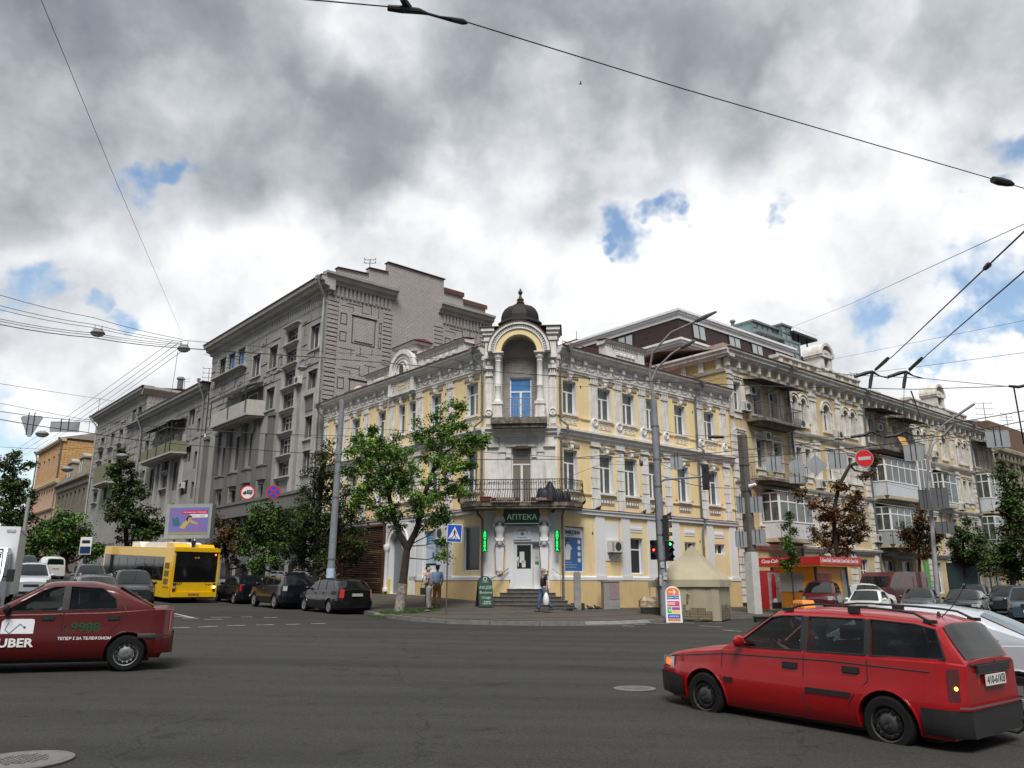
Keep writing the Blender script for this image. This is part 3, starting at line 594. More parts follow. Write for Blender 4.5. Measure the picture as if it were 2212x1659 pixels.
# upper loggia
b=MB(); b.prismz([(.33,.05),(.33,-.78),(2.96,-.78),(2.96,.05)],9.1,9.4); b.prismz([(.42,.05),(.42,-.68),(2.87,-.68),(2.87,.05)],8.93,9.1); mk('loggia_slab',b,BALM,Y,TC)
b=MB(); wall_grid(b,.8,2.52,9.1,12.65,[(1.14,2.2,9.42,11.62)]); y0=.38
LOG=mat('bare_grey_brick',(.33,.32,.30),.95,var=.8,vs=3,c2=(.20,.18,.16),bump=.8,bs=10,brick=(.27,.09,.008))
o=mk('loggia_wall',b,[LOG,WHT],Y,TC@Matrix.Translation((0,y0,0)))
window(Y,TC,1.14,9.42,1.06,2.2,'T',gm=GLB,dep=y0+.1,label='loggia door whose panes carry a painted blue sky reflection')
b=MB(); b.box(0,.36,-.12,.4,9.1,12.62); b.box(CHW-.36,CHW,-.12,.4,9.1,12.62)
for x in (.05,CHW-.31): 
    b.box(x,x+.26,-.18,-.12,9.2,11.5); b.lathe([(0,-.27),(.05,-.27),(.06,-.22),(.13,-.22),(.15,-.27),(.19,-.25),(.2,-.18)],(x+.13,0,9.75),16,'y'); b.box(x-.05,x+.31,-.24,-.12,11.55,11.65)
    for j in range(3): b.box(x+.02+j*.09,x+.07+j*.09,-.22,-.12,11.66,11.88)
    b.box(x-.07,x+.33,-.28,-.12,11.9,12.05); b.ball((x+.13,-.2,12.2),.12,8,sc=(1,.5,1.1)); b.box(x-.09,x+.35,-.34,-.12,12.42,12.62)
b.box(.36,.8,.0,.45,9.1,12.7); b.box(2.52,CHW-.36,.0,.45,9.1,12.7)
b.box(-.02,.42,-.26,.8,12.62,13.6); b.box(CHW-.42,CHW+.02,-.26,.8,12.62,13.6)
for z,o_ in ((13.3,.06),(13.6,.12),(13.78,.20)): b.box(-.02-o_,.44,-.26-o_,.9,z,z+.18); b.box(CHW-.44,CHW+.02+o_,-.26-o_,.9,z,z+.18)
mk('corner_pier',b,WHT,Y,TC,smooth=1)
b=MB(); b.prismz([(-.3,-.52),(.75,-.52),(.75,1.2),(-.3,1.2)],13.965,14.0); b.prismz([(CHW-.75,-.52),(CHW+.3,-.52),(CHW+.3,1.2),(CHW-.75,1.2)],13.965,14.0); mk('pier_cap',b,ROOF,Y,TC)
for xc in (.645,2.645):
    b=MB(); b.box(xc-.22,xc+.22,-.66,-.2,9.4,10.05); b.box(xc-.27,xc+.27,-.70,-.16,10.05,10.18); b.box(xc-.25,xc+.25,-.68,-.18,9.4,9.52)
    b.lathe([(.2,0),(.21,.08),(.17,.14),(.155,.2),(.15,.8),(.165,.83),(.15,.86),(.135,2.02),(.16,2.06),(.13,2.1),(.14,2.14),(.2,2.3),(.17,2.34),(.24,2.44),(.24,2.5)],(xc,-.43,10.15),16); 
    for j in range(8): a=j*PI/4; b.ball((xc+.17*cos(a),-.43+.17*sin(a),12.42),.05,6)
    b.box(xc-.26,xc+.26,-.69,-.17,12.6,12.66)
    mk('column',b,WHT,Y,TC,smooth=1)
xc=1.66
b=MB(); arch_ring(b,xc,12.66,.86,1.15,-.62,-.22,n=24); mk('arch',b,YEL,Y,TC)
b=MB(); n=24                                           # barrel vault of the niche
for i in range(n):
    a=PI*i/n; c=PI*(i+1)/n; b.add([(xc+.87*cos(a),-.3,12.66+.87*sin(a)),(xc+.87*cos(c),-.3,12.66+.87*sin(c)),(xc+.87*cos(c),.45,12.66+.87*sin(c)),(xc+.87*cos(a),.45,12.66+.87*sin(a))],[(0,1,2,3)])
P=[(xc+.88*cos(PI*i/n),12.64+.88*sin(PI*i/n)) for i in range(n+1)]; b.prism(P,.385,.42); mk('niche_vault',b,mat('grey_plaster',(.34,.33,.31),.95,var=.6,vs=3,c2=(.22,.2,.18),bump=.5),Y,TC)
b=MB(); arch_ring(b,xc,12.66,1.15,1.22,-.68,-.22,n=28); arch_ring(b,xc,12.66,1.36,1.5,-.74,-.2,n=28); arch_ring(b,xc,12.66,1.22,1.36,-.60,-.2,n=28)
for i in range(34):
    a=PI*(i+.5)/34; T0=b.T; b.T=Matrix.Translation((xc,0,12.66))@Matrix.Rotation(-a,4,'Y'); b.box(1.23,1.35,-.68,-.6,-.03,.03); b.T=T0
mk('archivolt',b,WHT,Y,TC)
b=MB(); arch_ring(b,xc,12.66,1.5,1.53,-.78,.2,n=28); mk('arch_flashing',b,ROOF,Y,TC)
DOME=mat('black_dome_sheet',(.011,.009,.009),.6,spec=.25,var=.4,vs=4,c2=(.018,.014,.013)); BRNZ=mat('weathered_bronze',(.10,.07,.03),.5,metal=.5,var=.7,vs=10,c2=(.04,.03,.02))
b=MB(); T0=Matrix.Translation((xc,.55,13.98))@Matrix.Rotation(rad(22.5),4,'Z'); b.T=T0
b.lathe([(1.20,-.3),(1.20,.10),(1.06,.14),(1.06,.26),(1.17,.30),(1.17,.36),(1.03,.48),(1.0,.52),(.98,.72),(.92,.92),(.80,1.12),(.60,1.30),(.36,1.40),(.14,1.43)],n=8)
for j in range(8):
    a=j*PI/4; b.tube([(r_*cos(a),r_*sin(a),h) for r_,h in ((1.01,.52),(.99,.72),(.93,.92),(.81,1.12),(.61,1.30),(.37,1.40),(.14,1.44))],.016,5)
b.T=None; mk('dome',b,DOME,Y,TC)
b=MB(); b.lathe([(.17,0),(.17,.12),(.2,.14),(.2,.2),(.15,.22),(.17,.28),(.19,.34),(.10,.44),(.05,.56),(.07,.62),(.12,.70),(.10,.80),(.04,.86),(.05,.92),(0,.95)],(xc,.55,15.38),8); mk('finial',b,BRNZ,Y,TC)
b=MB(); 
for z in (9.48,9.98,10.3): b.box(.9,2.4,-.76,-.735,z,z+.02)
b.tube([(.9,-.75,10.31),(2.4,-.75,10.31)],.022,6)
for i in range(13): x=.92+i*.122; b.box(x-.008,x+.008,-.755,-.739,9.42,10.31)
for x in (1.1,1.4,1.9,2.2):
    b.tube([(x+.09*cos(t*.5)*(1-t*.05),-.765,9.75+.13*sin(t*.5)*(1-t*.05)) for t in range(14)],.012,4)
mk('loggia_railing',b,mat('pale_ironwork',(.30,.28,.27),.6),Y,TC)
# herm figures carrying the corbels
def herm(x):
    b=MB(); y=-.16
    b.prism([(x-.15,1.85+.55),(x+.15,2.4),(x+.2,3.55),(x-.2,3.55)],-.22,-.02); b.box(x-.1,x+.1,-.20,-.02,2.25,2.42); b.ball((x,-.2,2.42),.1,8,sc=(1,.6,1)); b.box(x-.23,x+.23,-.26,0,3.5,3.6)
    b.lathe([(.17,0),(.21,.12),(.19,.3),(.17,.42),(.2,.55),(.24,.68),(.22,.8),(.12,.88),(.08,.92)],(x,y,3.55),14)
    b.ball((x,y-.1,4.12),.13,8,sc=(1.2,.5,.8)); b.ball((x,y-.1,3.85),.13,8,sc=(1.,.7,1)); b.ball((x,y-.08,4.5),.095,10,sc=(1,1,1.2)); b.ball((x,y-.17,4.46),.03,6)
    for s in (-1,1): b.tube([(x+s*.2,y,4.33),(x+s*.29,y-.06,4.44),(x+s*.22,y-.02,4.58),(x+s*.05,y,4.62)],.055,8)
    for k in range(5): b.tube([(x-.2+k*.1,y-.14,3.6+.03*(k%2)),(x-.12+k*.06,y-.2,3.72),(x-.18+k*.09,y-.12,3.85)],.035,6)
    b.box(x-.25,x+.25,-.32,0,4.62,4.72); b.box(x-.2,x+.2,-.34,0,4.72,4.82); o=mk('herm_figure',b,WHT2,Y,TC,smooth=1); return o
herm(.73); herm(2.77)
b=MB()
for x in (.73,2.77): b.box(x-.2,x+.2,-.55,0,4.98,5.14); b.box(x-.17,x+.17,-.4,0,4.82,4.98)
mk('corbel',b,YEL2,Y,TC)
# pharmacy door
b=MB(); PVD=mat('door_grey_white',(.60,.62,.64),.45)
b.box(1.36,1.42,.08,.2,1.6,3.7); b.box(2.74,2.8,.08,.2,1.6,3.7); b.box(1.42,2.74,.08,.2,3.62,3.7); mk('door_frame',b,PVD,Y,TC)
b=MB(); b.box(0,.8,0,.05,0,.82); b.box(0,.08,0,.05,.82,2.0); b.box(.72,.8,0,.05,.82,2.0); b.box(.08,.72,0,.05,1.94,2.0); b.box(.08,.72,0,.05,.82,.88); dl=mesh('door_leaf',b,PVD)
b=MB(); b.box(.08,.72,.02,.035,.88,1.94); dg=mesh('pane',b,GLD)
b=MB(); b.tube([(.66,-.0,.95),(.66,-.07,1.0),(.66,-.07,1.35),(.66,0,1.4)],.018,6); dh=mesh('handle',b,PVC,1)
for T in (TC@Matrix.Translation((1.42,.1,1.61)),TC@Matrix.Translation((2.76,-.02,1.61))@Matrix.Rotation(rad(-52),4,'Z')@Matrix.Translation((-.8,0,0))):
    o=link('door_leaf',dl,Y,T); link('pane',dg,o); 
    link('handle',dh,o,Matrix.Translation((.8,0,0))@Matrix.Diagonal((-1,1,1,1)) if T.to_translation()!=None and abs(T.to_euler().z-(TC.to_euler().z))<.1 else Matrix.Identity(4))
b=MB(); b.box(2.22,2.74,.3,.32,1.6,3.7); b.box(1.36,2.8,.32,.34,1.6,3.7); mk('dark_entry',b,GLD,Y,TC)
PAPER=mat('notice_paper',(.62,.64,.60),.7,var=.6,vs=25,c2=(.25,.3,.25))
for x,z,w,h in ((1.62,2.75,.22,.5),(1.72,2.55,.17,.3),(1.47,2.85,.1,.15)):
    b=MB(); b.box(x,x+w,.105,.112,z,z+h); mk('notice',b,PAPER,Y,TC)
# doorsteps: dark granite, widening to the right where the pavement drops
STN=mat('dark_step_stone',(.075,.068,.062),.85,var=.6,vs=4,c2=(.13,.12,.11),bump=.4)
for i in range(5):
    z=1.60-i*.165; e=.18+i*.30; xl=1.1-min(i,2)*.30-(.05 if i>2 else 0); xr=2.95+i*.28
    b=MB(); b.box(xl,xr,-e-.28,-.07,z-.165,z-.03); b.box(xl-.03,xr+.03,-e-.31,-.07,z-.03,z+.0)
    if i==4: b.box(xl+.2,xr,-e-.27,-.07,z-.6,z-.165)
    mk('step',b,STN,Y,TC)
b=MB(); b.box(.35,1.1,-.75,-.07,.7,1.25); mk('step_cheek',b,STN,Y,TC)
b=MB(); b.tube([(1.12,-.12,2.5),(.42,-.75,2.05)],.04,8); b.tube([(3.1,-.12,2.5),(3.5,-.6,2.2)],.02,6); mk('handrail',b,LIME,Y,TC)
# rain pipes
def downpipe(T,pts,par=None,m=None,r=.055):
    b=MB(); b.tube(pts,r,8); 
    p0=Vector(pts[0]); b.prism([(p0.x-.08,p0.z-.05),(p0.x+.08,p0.z-.05),(p0.x+.16,p0.z+.22),(p0.x-.16,p0.z+.22)],p0.y-.12,p0.y+.12)
    for a,c in zip(pts,pts[1:]):
        if abs(a[2]-c[2])>1.5:
            z=min(a[2],c[2])+.4
            while z<max(a[2],c[2]): b.lathe([(r+.012,-.03),(r+.012,.03)],(a[0],a[1],z),8); z+=1.3
    return mk('downpipe',b,m or PIPE,par or Y,T,smooth=1)
downpipe(TL,[(-2.75,-.6,12.8),(-2.75,-.5,12.5),(-2.5,-.14,12.1),(-2.5,-.14,9.4),(-2.72,-.42,9.1),(-2.72,-.42,8.8),(-2.46,-.16,8.45),(-2.46,-.16,5.35),(-2.62,-.26,5.2),(-2.62,-.26,5.0),(-2.36,-.16,4.7),(-2.36,-.16,2.6),(-2.36,-.16,1.15)])
downpipe(TR,[(2.75,-.6,12.8),(2.75,-.5,12.5),(2.52,-.14,12.1),(2.52,-.14,9.4),(2.72,-.42,9.1),(2.72,-.42,8.8),(2.5,-.16,8.45),(2.5,-.16,5.35),(2.56,-.26,5.2),(2.5,-.16,4.9),(2.5,-.16,.85)])
downpipe(TR,[(13.25,-.6,12.75),(13.25,-.5,12.5),(13.05,-.14,12.1),(13.05,-.14,9.3),(13.2,-.42,9.05),(13.2,-.42,8.8),(13.05,-.14,8.4),(13.05,-.14,5.35),(13.3,-.26,5.2),(13.05,-.14,4.7),(13.05,-.14,.7)])
downpipe(TL,[(-18.7,-.6,12.75),(-18.7,-.5,12.5),(-18.6,-.14,12.1),(-18.6,-.14,1.4)])
# ---------------------------------------------------------------- grey block along the left street
GRY=mat('grey_render',(.29,.29,.28),.92,var=.55,vs=.7,c2=(.165,.16,.15),streak=.45,bump=.5,bs=10)
GRYL=mat('light_grey_render',(.38,.375,.36),.9,var=.5,vs=1.2,c2=(.22,.215,.2),streak=.4,bump=.4,bs=10)
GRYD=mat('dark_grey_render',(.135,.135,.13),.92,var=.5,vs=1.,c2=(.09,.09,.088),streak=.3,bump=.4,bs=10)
GBR=mat('grey_painted_brick',(.47,.455,.44),.93,var=.5,vs=.5,c2=(.30,.28,.265),streak=.3,bump=.8,bs=9,brick=(.27,.10,.022))
GRSH=mat('groove_shade',(.06,.058,.054),.95)  # dark strips that paint in the shade of the grooves
GLG=mat('grey_house_glass',(.045,.05,.052),.06,spec=.8,var=.8,vs=1.5,c2=(.12,.12,.11))
G=thing('grey_house','long grey rendered apartment house with grooved walls, a taller block and a bare brick gable','building',C0+LD*19.4+Vector((0,0,.8)))
GI=Matrix.Translation(-(C0+LD*19.4+Vector((0,0,.8))))
TG=GI@ML; G0=C0+LD*19.3; TGG=GI@Mz(G0,math.atan2(RD.y,RD.x))
def grooves(m,x0,x1,z0,z1,holes,rnd,mi=0,ji=1,y=0.,cell=.8):
    "blocks standing 6 cm proud with groove shade painted as dark strips between: the grooved render of this house"
    def free(a,b,c,d): return not any(h[0]-.1<b and h[1]+.1>a and h[2]-.1<d and h[3]+.1>c for h in holes)
    z=z0
    while z<z1-.25:
        h=min(rnd.choice([.42,.55,.7,.85]),z1-z); x=x0
        while x<x1-.2:
            w=min(rnd.choice([.5,.8,1.1,1.4]),x1-x)
            if w>.3 and free(x,x+w,z,z+h):
                if rnd.random()<.45:
                    m.box(x+.03,x+w-.03,y-.05,y,z+.03,z+h-.03,mi)
                    if rnd.random()<.5 and w>.5: m.box(x+w*.3,x+w*.7,y-.09,y-.05,z+h*.28,z+h*.75,mi)
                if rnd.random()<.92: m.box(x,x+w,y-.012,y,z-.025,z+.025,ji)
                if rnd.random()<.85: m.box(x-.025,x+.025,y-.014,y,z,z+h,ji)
            x+=w
        z+=h
def gsection(x0,x1,ztop,cols,seed,zb=1.2,extra=()):
    rnd=random.Random(seed); holes=[]; specs=[]
    for xa,xb,rows,st in cols:
        for za,zb_ in rows: holes.append((xa,xb,za,zb_)); specs.append((xa,xb,za,zb_,st))
    holes+=list(extra)
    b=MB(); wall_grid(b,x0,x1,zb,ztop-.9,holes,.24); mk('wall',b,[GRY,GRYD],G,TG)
    for xa,xb,za,zb_,st in specs:
        window(G,TG,xa,za,xb-xa,zb_-za,st,fm=PVC if rnd.random()<.35 else WOODF,gm=GLG,dep=.24)
    b=MB(); grooves(b,x0+.1,x1-.1,14.05,ztop-1.75,holes,rnd); mk('grooved_render',b,[GRY,GRSH],G,TG)
    b=MB()                                          # fluted band under the eaves
    n=int((x1-x0)/.30)
    for i in range(n): x=x0+(x1-x0)*(i+.15)/n; b.box(x,x+.17,-.06,0,ztop-1.62,ztop-.9)
    b.box(x0,x1,-.03,0,ztop-1.70,ztop-1.62); mk('fluted_frieze',b,[GRYL],G,TG)
    b=MB(); b.extr([(.3,ztop-.9),(-.10,ztop-.9),(-.12,ztop-.7),(-.45,ztop-.62),(-.5,ztop-.40),(-.7,ztop-.34),(-.74,ztop-.08),(.3,ztop-.04)],x0-.5,x1+(.5 if seed==1 else 0)); mk('cornice',b,GRYL,G,TG)
    b=MB(); b.prism([(x0-.55,ztop-.05),(x1+.5,ztop-.05),(x1+.5,ztop+.02),(x0-.55,ztop+.02)],-.8,.4); mk('eaves_sheet',b,ROOF,G,TG)
    return rnd
def ledge(x0,x1,z,o=.28,name='window_ledge',m=None):
    b=MB(); b.extr([(0,z-.16),(-.08,z-.16),(-.14,z-.08),(-o,z-.04),(-o,z+.05),(0,z+.09)],x0,x1); mk(name,b,m or GRYL,G,TG)
rA=[(17.3,18.95),(14.2,15.75),(11.2,12.6),(8.9,10.3)]
rB=[(18.42,19.5),(16.85,17.92),(15.2,16.38),(13.6,14.78),(12.0,13.15),(10.4,11.6),(8.9,9.95)]
def bigblock(x0,flip,seed,xb=20.4):
    "window columns measured from the right end of the block"
    f=lambda a,b:(x0-b,x0-a)
    cols=[(*f(.7,2.0),rA,'D'),(*f(3.75,5.6),rB,'Q'),(*f(7.2,8.6),rA[:2],'D'),(*f(10.2,11.6),rA[:2],'D'),(*f(16.6,17.8),rA[1:2],'D')]
    lower=[(*f(7.4,8.3),[(10.0,12.4),(6.0,8.6)],'L'),(*f(10.0,10.9),[(10.3,12.9),(6.0,8.9)],'L'),(*f(12.6,13.5),[(10.3,12.9),(6.0,8.9)],'L'),(*f(15.2,16.1),[(10.0,12.4),(6.0,8.6)],'L')]
    log=(*f(13.0,18.9),18.65,20.3)
    gsection(x0-xb,x0,21.9,cols+lower,seed,extra=[log])
    for i in range(3):
        a,b_=f(13.15+i*1.95,14.85+i*1.95); window(G,TG,a,18.65,b_-a,1.6,'D',fm=WOODF,gm=GLB if i<2 else GLG,dep=.22)
    a,b_=f(12.7,19.2); ledge(a,b_,18.5,.5); 
    b=MB()
    for k in range(4):
        xx=x0-12.95-k*1.95
        for j in range(6): b.box(xx-.14,xx+.14,-.10 if j%2 else -.13,.1,18.6+j*.28,18.84+j*.28)
    mk('quoin',b,GRYL,G,TG)
    a,b_=f(3.5,5.85)
    for za,zb_ in rB: ledge(a,b_,za-.05,.34)
    ledge(a,b_,19.75,.4)
    b=MB()
    for xx in (a-.05,b_-.25): b.box(xx,xx+.3,-.16,0,6.5,19.5)
    mk('pier',b,GRYL,G,TG)
    for c,d in ((.5,2.2),(7.0,8.8),(10.0,11.8)):
        a,b_=f(c,d)
        for za,zb_ in rA[:2 if c>1 else 4]:
            b=MB(); b.box(a,a+.16,-.05,0,za-.12,zb_+.12); b.box(b_-.16,b_,-.05,0,za-.12,zb_+.12); b.box(a+.16,b_-.16,-.05,0,zb_+.02,zb_+.12); b.box(a-.05,b_+.05,-.12,0,za-.2,za-.1); mk('window_surround',b,GRYL,G,TG)
    # lower storeys: fluted dark piers and little oriels
    b=MB()
    for xx in (6.7,9.2,11.5,14.3,16.7,19.2):
        a,b_=f(xx-.0,xx+.8)
        for j in range(4): b.box(a+j*.2,a+j*.2+.12,-.22,0,5.6,13.6)
        b.box(a-.05,b_+.05,-.28,0,13.5,13.75)
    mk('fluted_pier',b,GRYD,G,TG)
    b=MB()
    for c in (10.45,13.05,7.85,15.65):
        xc=x0-c; b.prismz([(xc-.85,0),(xc-.55,-.45),(xc+.55,-.45),(xc+.85,0)],9.0,9.95); b.prismz([(xc-.95,0),(xc-.6,-.52),(xc+.6,-.52),(xc+.95,0)],9.95,10.05); b.prismz([(xc-.6,0),(xc-.4,-.3),(xc+.4,-.3),(xc+.6,0)],8.7,9.0)
    mk('oriel_base',b,GRYD,G,TG)
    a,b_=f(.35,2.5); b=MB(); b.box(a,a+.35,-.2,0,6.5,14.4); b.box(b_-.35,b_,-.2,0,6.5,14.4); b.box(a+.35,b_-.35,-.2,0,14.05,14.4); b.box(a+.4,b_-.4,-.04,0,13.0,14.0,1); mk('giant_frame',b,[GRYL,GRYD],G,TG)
bigblock(-19.4,0,1)
def gbalcony(xa,xb,z,label_m,par_h=.95,panel=None,d=1.25,cut=.5):
    b=MB(); b.prismz([(xa,0),(xa+cut,-d),(xb-cut,-d),(xb,0)],z-.2,z-.05); b.prismz([(xa+.15,0),(xa+cut+.1,-d*.8),(xb-cut-.1,-d*.8),(xb-.15,0)],z-.34,z-.2); mk('balcony_slab',b,GRYL,G,TG)
    b=MB(); P=[(xa+.05,-.02),(xa+cut,-d+.05),(xb-cut,-d+.05),(xb-.05,-.02)]
    for (x0,y0),(x1,y1) in zip(P,P[1:]):
        dx,dy=x1-x0,y1-y0; L_=math.hypot(dx,dy); nx,ny=-dy/L_*.03,dx/L_*.03
        b.add([(x0,y0,z-.05),(x1,y1,z-.05),(x1+nx,y1+ny,z-.05),(x0+nx,y0+ny,z-.05),(x0,y0,z+par_h),(x1,y1,z+par_h),(x1+nx,y1+ny,z+par_h),(x0+nx,y0+ny,z+par_h)],[(0,3,2,1),(4,5,6,7),(0,1,5,4),(1,2,6,5),(2,3,7,6),(3,0,4,7)])
    mk('balcony_parapet',b,label_m,G,TG)
PANEL=mat('pale_balcony_panel',(.40,.39,.36),.9,var=.4,vs=2,streak=.3); GREENP=mat('green_mesh_panel',(.16,.17,.10),.9,var=.6,vs=5); AWN=mat('dark_awning_cloth',(.030,.027,.026),.85,var=.4,vs=3)
gbalcony(-36.0,-28.0,14.0,PANEL)
b=MB(); b.box(-35.4,-28.6,-.04,.02,14.0,16.2,1); 
for i in range(40):
    x=-35.6+i*.175; b.add([(x,-1.35,16.0),(x+.15,-1.35,16.0),(x+.15,-.02,16.55),(x,-.02,16.55)],[(0,1,2,3)]); b.add([(x,-1.35,15.72),(x+.15,-1.35,15.72),(x+.15,-1.35,16.0),(x,-1.35,16.0)],[(0,1,2,3)],i%2)
for x in (-35.5,-32,-28.7): b.box(x,x+.05,-1.3,-1.25,14.0,16.0,1)
mk('awning',b,[AWN,BLKI],G,TG)
# lower middle part
colsL=[(-42.0,-41.0,[(14.6,15.8),(11.4,12.9),(8.9,10.3)],'D'),(-44.3,-42.9,[(15.5,17.0),(12.2,13.6),(9.4,10.6)],'D'),(-49.6,-48.1,[(16.8,17.9-.05),(15.2,16.38),(13.6,14.78),(12.0,13.15),(10.4,11.6)],'Q'),(-53.6,-52.3,[(10.0,12.6),(6.2,8.8)],'L'),(-56.4,-55.2,[(14.2,15.8),(10.3,12.8)],'D'),(-46.9,-45.8,[(10.0,12.6),(6.2,8.8)],'L')]
gsection(-57.4,-40.0,18.6,colsL,7)
for za in (16.7,15.1,13.5,11.9,10.3): ledge(-49.9,-47.8,za,.34)
b=MB()
for xx in (-47.8,-50.2,-44.9,-54.8,-51.6): b.box(xx,xx+.45,-.2,0,5.6,14.8)
mk('fluted_pier',b,GRYL,G,TG)
gbalcony(-53.8,-44.0,13.2,GREENP,.9)
b=MB(); b.box(-53.0,-45.2,-.03,.02,13.3,15.9,1); b.add([(-53.4,-1.3,15.9),(-44.6,-1.3,15.9),(-44.6,-.02,16.3),(-53.4,-.02,16.3)],[(0,1,2,3)]); 
for x in (-53.2,-51,-48.5,-46,-44.8): b.box(x,x+.06,-1.28,-1.22,13.2,15.95)
mk('balcony_canopy',b,[AWN,BLKI],G,TG)
# far tall block
cols2=[(-60.2,-59.0,[(18.55,20.1)],'D'),(-62.2,-60.9,[(18.55,20.1)],'D'),(-66.4,-65.0,[(16.9,18.4),(13.9,15.4),(11,12.5)],'D'),(-69.6,-68.3,[(16.9,18.4),(13.9,15.4),(11,12.5)],'D'),(-73.8,-72.3,[(17.4,18.5),(15.8,16.9),(14.2,15.3),(12.6,13.7),(11,12.1)],'Q')]
gsection(-76.2,-57.4,21.6,cols2,9); ledge(-63.0,-58.0,18.2,.5); ledge(-66.6,-64.8,16.8); ledge(-69.9,-68.1,16.8)
for za in (17.3,15.7,14.1,12.5,10.9): ledge(-74.1,-72.0,za,.34)
gbalcony(-70.5,-64.5,12.6,GREENP,1.9)
# side wall of the far block above the lower roof, gables and flat roofs
TS=GI@Mz(C0+LD*57.4,math.atan2(RD.y,RD.x))
b=MB(); b.box(0,9,-.02,.2,17.5,21.0); b.extr([(.2,20.75),(-.1,20.75),(-.4,21.1),(-.55,21.3),(-.55,21.55),(.2,21.6)],-.6,9.2); mk('end_wall',b,GRYL,G,TS)
b=MB(); n=24
for i in range(n): b.box(.2+i*.36,.36+i*.36,-.07,-.02,20.0,20.75)
mk('fluted_frieze',b,GRYL,G,TS)
b=MB(); b.T=GI
for a,c,z,dd in ((19.3,40,21.85,13.4),(40,57.4,18.55,13.4),(57.4,76.3,21.55,13.4)):
    A=C0+LD*a; B_=C0+LD*c; b.add([A+Vector((0,0,z)),B_+Vector((0,0,z)),B_+RD*dd/2+Vector((0,0,z+.75)),A+RD*dd/2+Vector((0,0,z+.75)),A+RD*dd+Vector((0,0,z)),B_+RD*dd+Vector((0,0,z)),A+RD*dd,B_+RD*dd],[(0,1,2,3),(3,2,5,4),(4,5,7,6)])
b.T=None; mk('roof',b,ROOF,G)
# brick gable: stepped outline, two framed panels, quoins
b=MB(); P=[(0,0.5),(13.5,.5),(13.5,22.25),(13.42,22.25),(13.40,23.02),(11.22,23.02),(11.2,23.50),(9.42,23.52),(9.4,24.22),(4.52,24.26),(4.5,23.50),(3.0,23.42),(2.9,22.95),(.62,22.80),(.6,21.9),(0,21.0)]
b.prism(P,0,.35); mk('gable_wall',b,GBR,G,TGG)
b=MB()
for (x0,z0),(x1,z1) in (((.55,22.82),(2.95,22.97)),((2.95,23.44),(4.52,23.52)),((4.45,24.28),(9.5,24.24)),((9.4,23.54),(11.25,23.54)),((11.2,23.04),(13.5,23.04))):
    b.add([(x0,-.12,z0),(x1,-.12,z1),(x1,.45,z1),(x0,.45,z0),(x0,-.12,z0+.05),(x1,-.12,z1+.05),(x1,.45,z1+.05),(x0,.45,z0+.05)],[(0,3,2,1),(4,5,6,7),(0,1,5,4),(1,2,6,5),(2,3,7,6),(3,0,4,7)],1 if x0>9 else 0)
    if x0>9: b.box(x0,x1,-.13,-.06,z0-.3,z0)
mk('gable_coping',b,[ROOF,mat('rusty_flashing',(.28,.06,.025),.7,var=.8,vs=5,c2=(.12,.09,.08))],G,TGG)
for xa,xb in ((-.45,5.2),(8.95,14.0)):
    b=MB(); b.extr([(.1,21.0+.5),(-.12,21.5),(-.16,21.68),(-.4,21.78),(-.44,21.98),(-.6,22.05),(-.62,22.2),(.1,22.28)],xa,xb)
    b.T=None; mk('cornice',b,GRYL,G,TGG)
    b=MB(); 
    x=xa+.45
    while x<xb-.25: b.box(x,x+.17,-.1,0,20.75,21.5); x+=.31
    mk('fluted_frieze',b,GBR,G,TGG)
b=MB()
def rect_line(m,x0,x1,z0,z1,t=.05,y=-.03,mi=0,fill=True):
    m.box(x0,x1,y,0,z0,z0+t,mi); m.box(x0,x1,y,0,z1-t,z1,mi); m.box(x0,x0+t,y,0,z0,z1,mi); m.box(x1-t,x1,y,0,z0,z1,mi)
for X0 in (0.,8.6):
    z=13.5
    while z<20.6:
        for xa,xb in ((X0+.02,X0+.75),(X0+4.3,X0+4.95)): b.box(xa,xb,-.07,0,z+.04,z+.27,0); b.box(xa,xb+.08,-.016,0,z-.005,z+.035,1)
        z+=.31
    for zc in (18.7,14.2):
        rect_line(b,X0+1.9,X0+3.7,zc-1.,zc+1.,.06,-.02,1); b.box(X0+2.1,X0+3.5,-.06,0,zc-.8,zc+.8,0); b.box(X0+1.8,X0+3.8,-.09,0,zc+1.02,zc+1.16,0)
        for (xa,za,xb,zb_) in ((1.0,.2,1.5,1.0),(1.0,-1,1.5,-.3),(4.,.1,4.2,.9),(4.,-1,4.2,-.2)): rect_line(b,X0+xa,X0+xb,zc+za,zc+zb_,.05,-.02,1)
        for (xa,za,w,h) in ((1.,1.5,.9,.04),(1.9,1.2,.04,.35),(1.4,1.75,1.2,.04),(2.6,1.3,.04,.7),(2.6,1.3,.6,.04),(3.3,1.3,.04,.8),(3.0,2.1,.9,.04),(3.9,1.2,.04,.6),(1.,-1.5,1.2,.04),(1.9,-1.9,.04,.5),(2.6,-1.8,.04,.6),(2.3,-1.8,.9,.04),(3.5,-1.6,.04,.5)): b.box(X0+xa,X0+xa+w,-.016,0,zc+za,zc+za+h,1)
mk('gable_relief',b,[GBR,GRSH],G,TGG)
for pts in ([(-19.2,-.9,21.6),(-19.25,-.75,21.3),(-19.55,-.15,20.6),(-19.55,-.15,1.5)],[(-40.3,-.85,18.7),(-40.3,-.7,18.3),(-40.7,-.14,17.4),(-40.7,-.14,1.5)],[(-57.6,-.85,18.6),(-57.6,-.7,18.2),(-57.9,-.14,17.2),(-57.9,-.14,1.5)],[(-76.4,-.9,21.3),(-76.3,-.7,21),(-76.1,-.14,20.2),(-76.1,-.14,2)]): downpipe(TG,pts,G,GRYL,.09)
b=MB(); b.box(-40,-19.5,-.55,.02,6.6,7.5); b.box(-40,-19.5,-.62,.02,7.5,7.7); mk('shop_fascia',b,GRYD,G,TG)
b=MB()
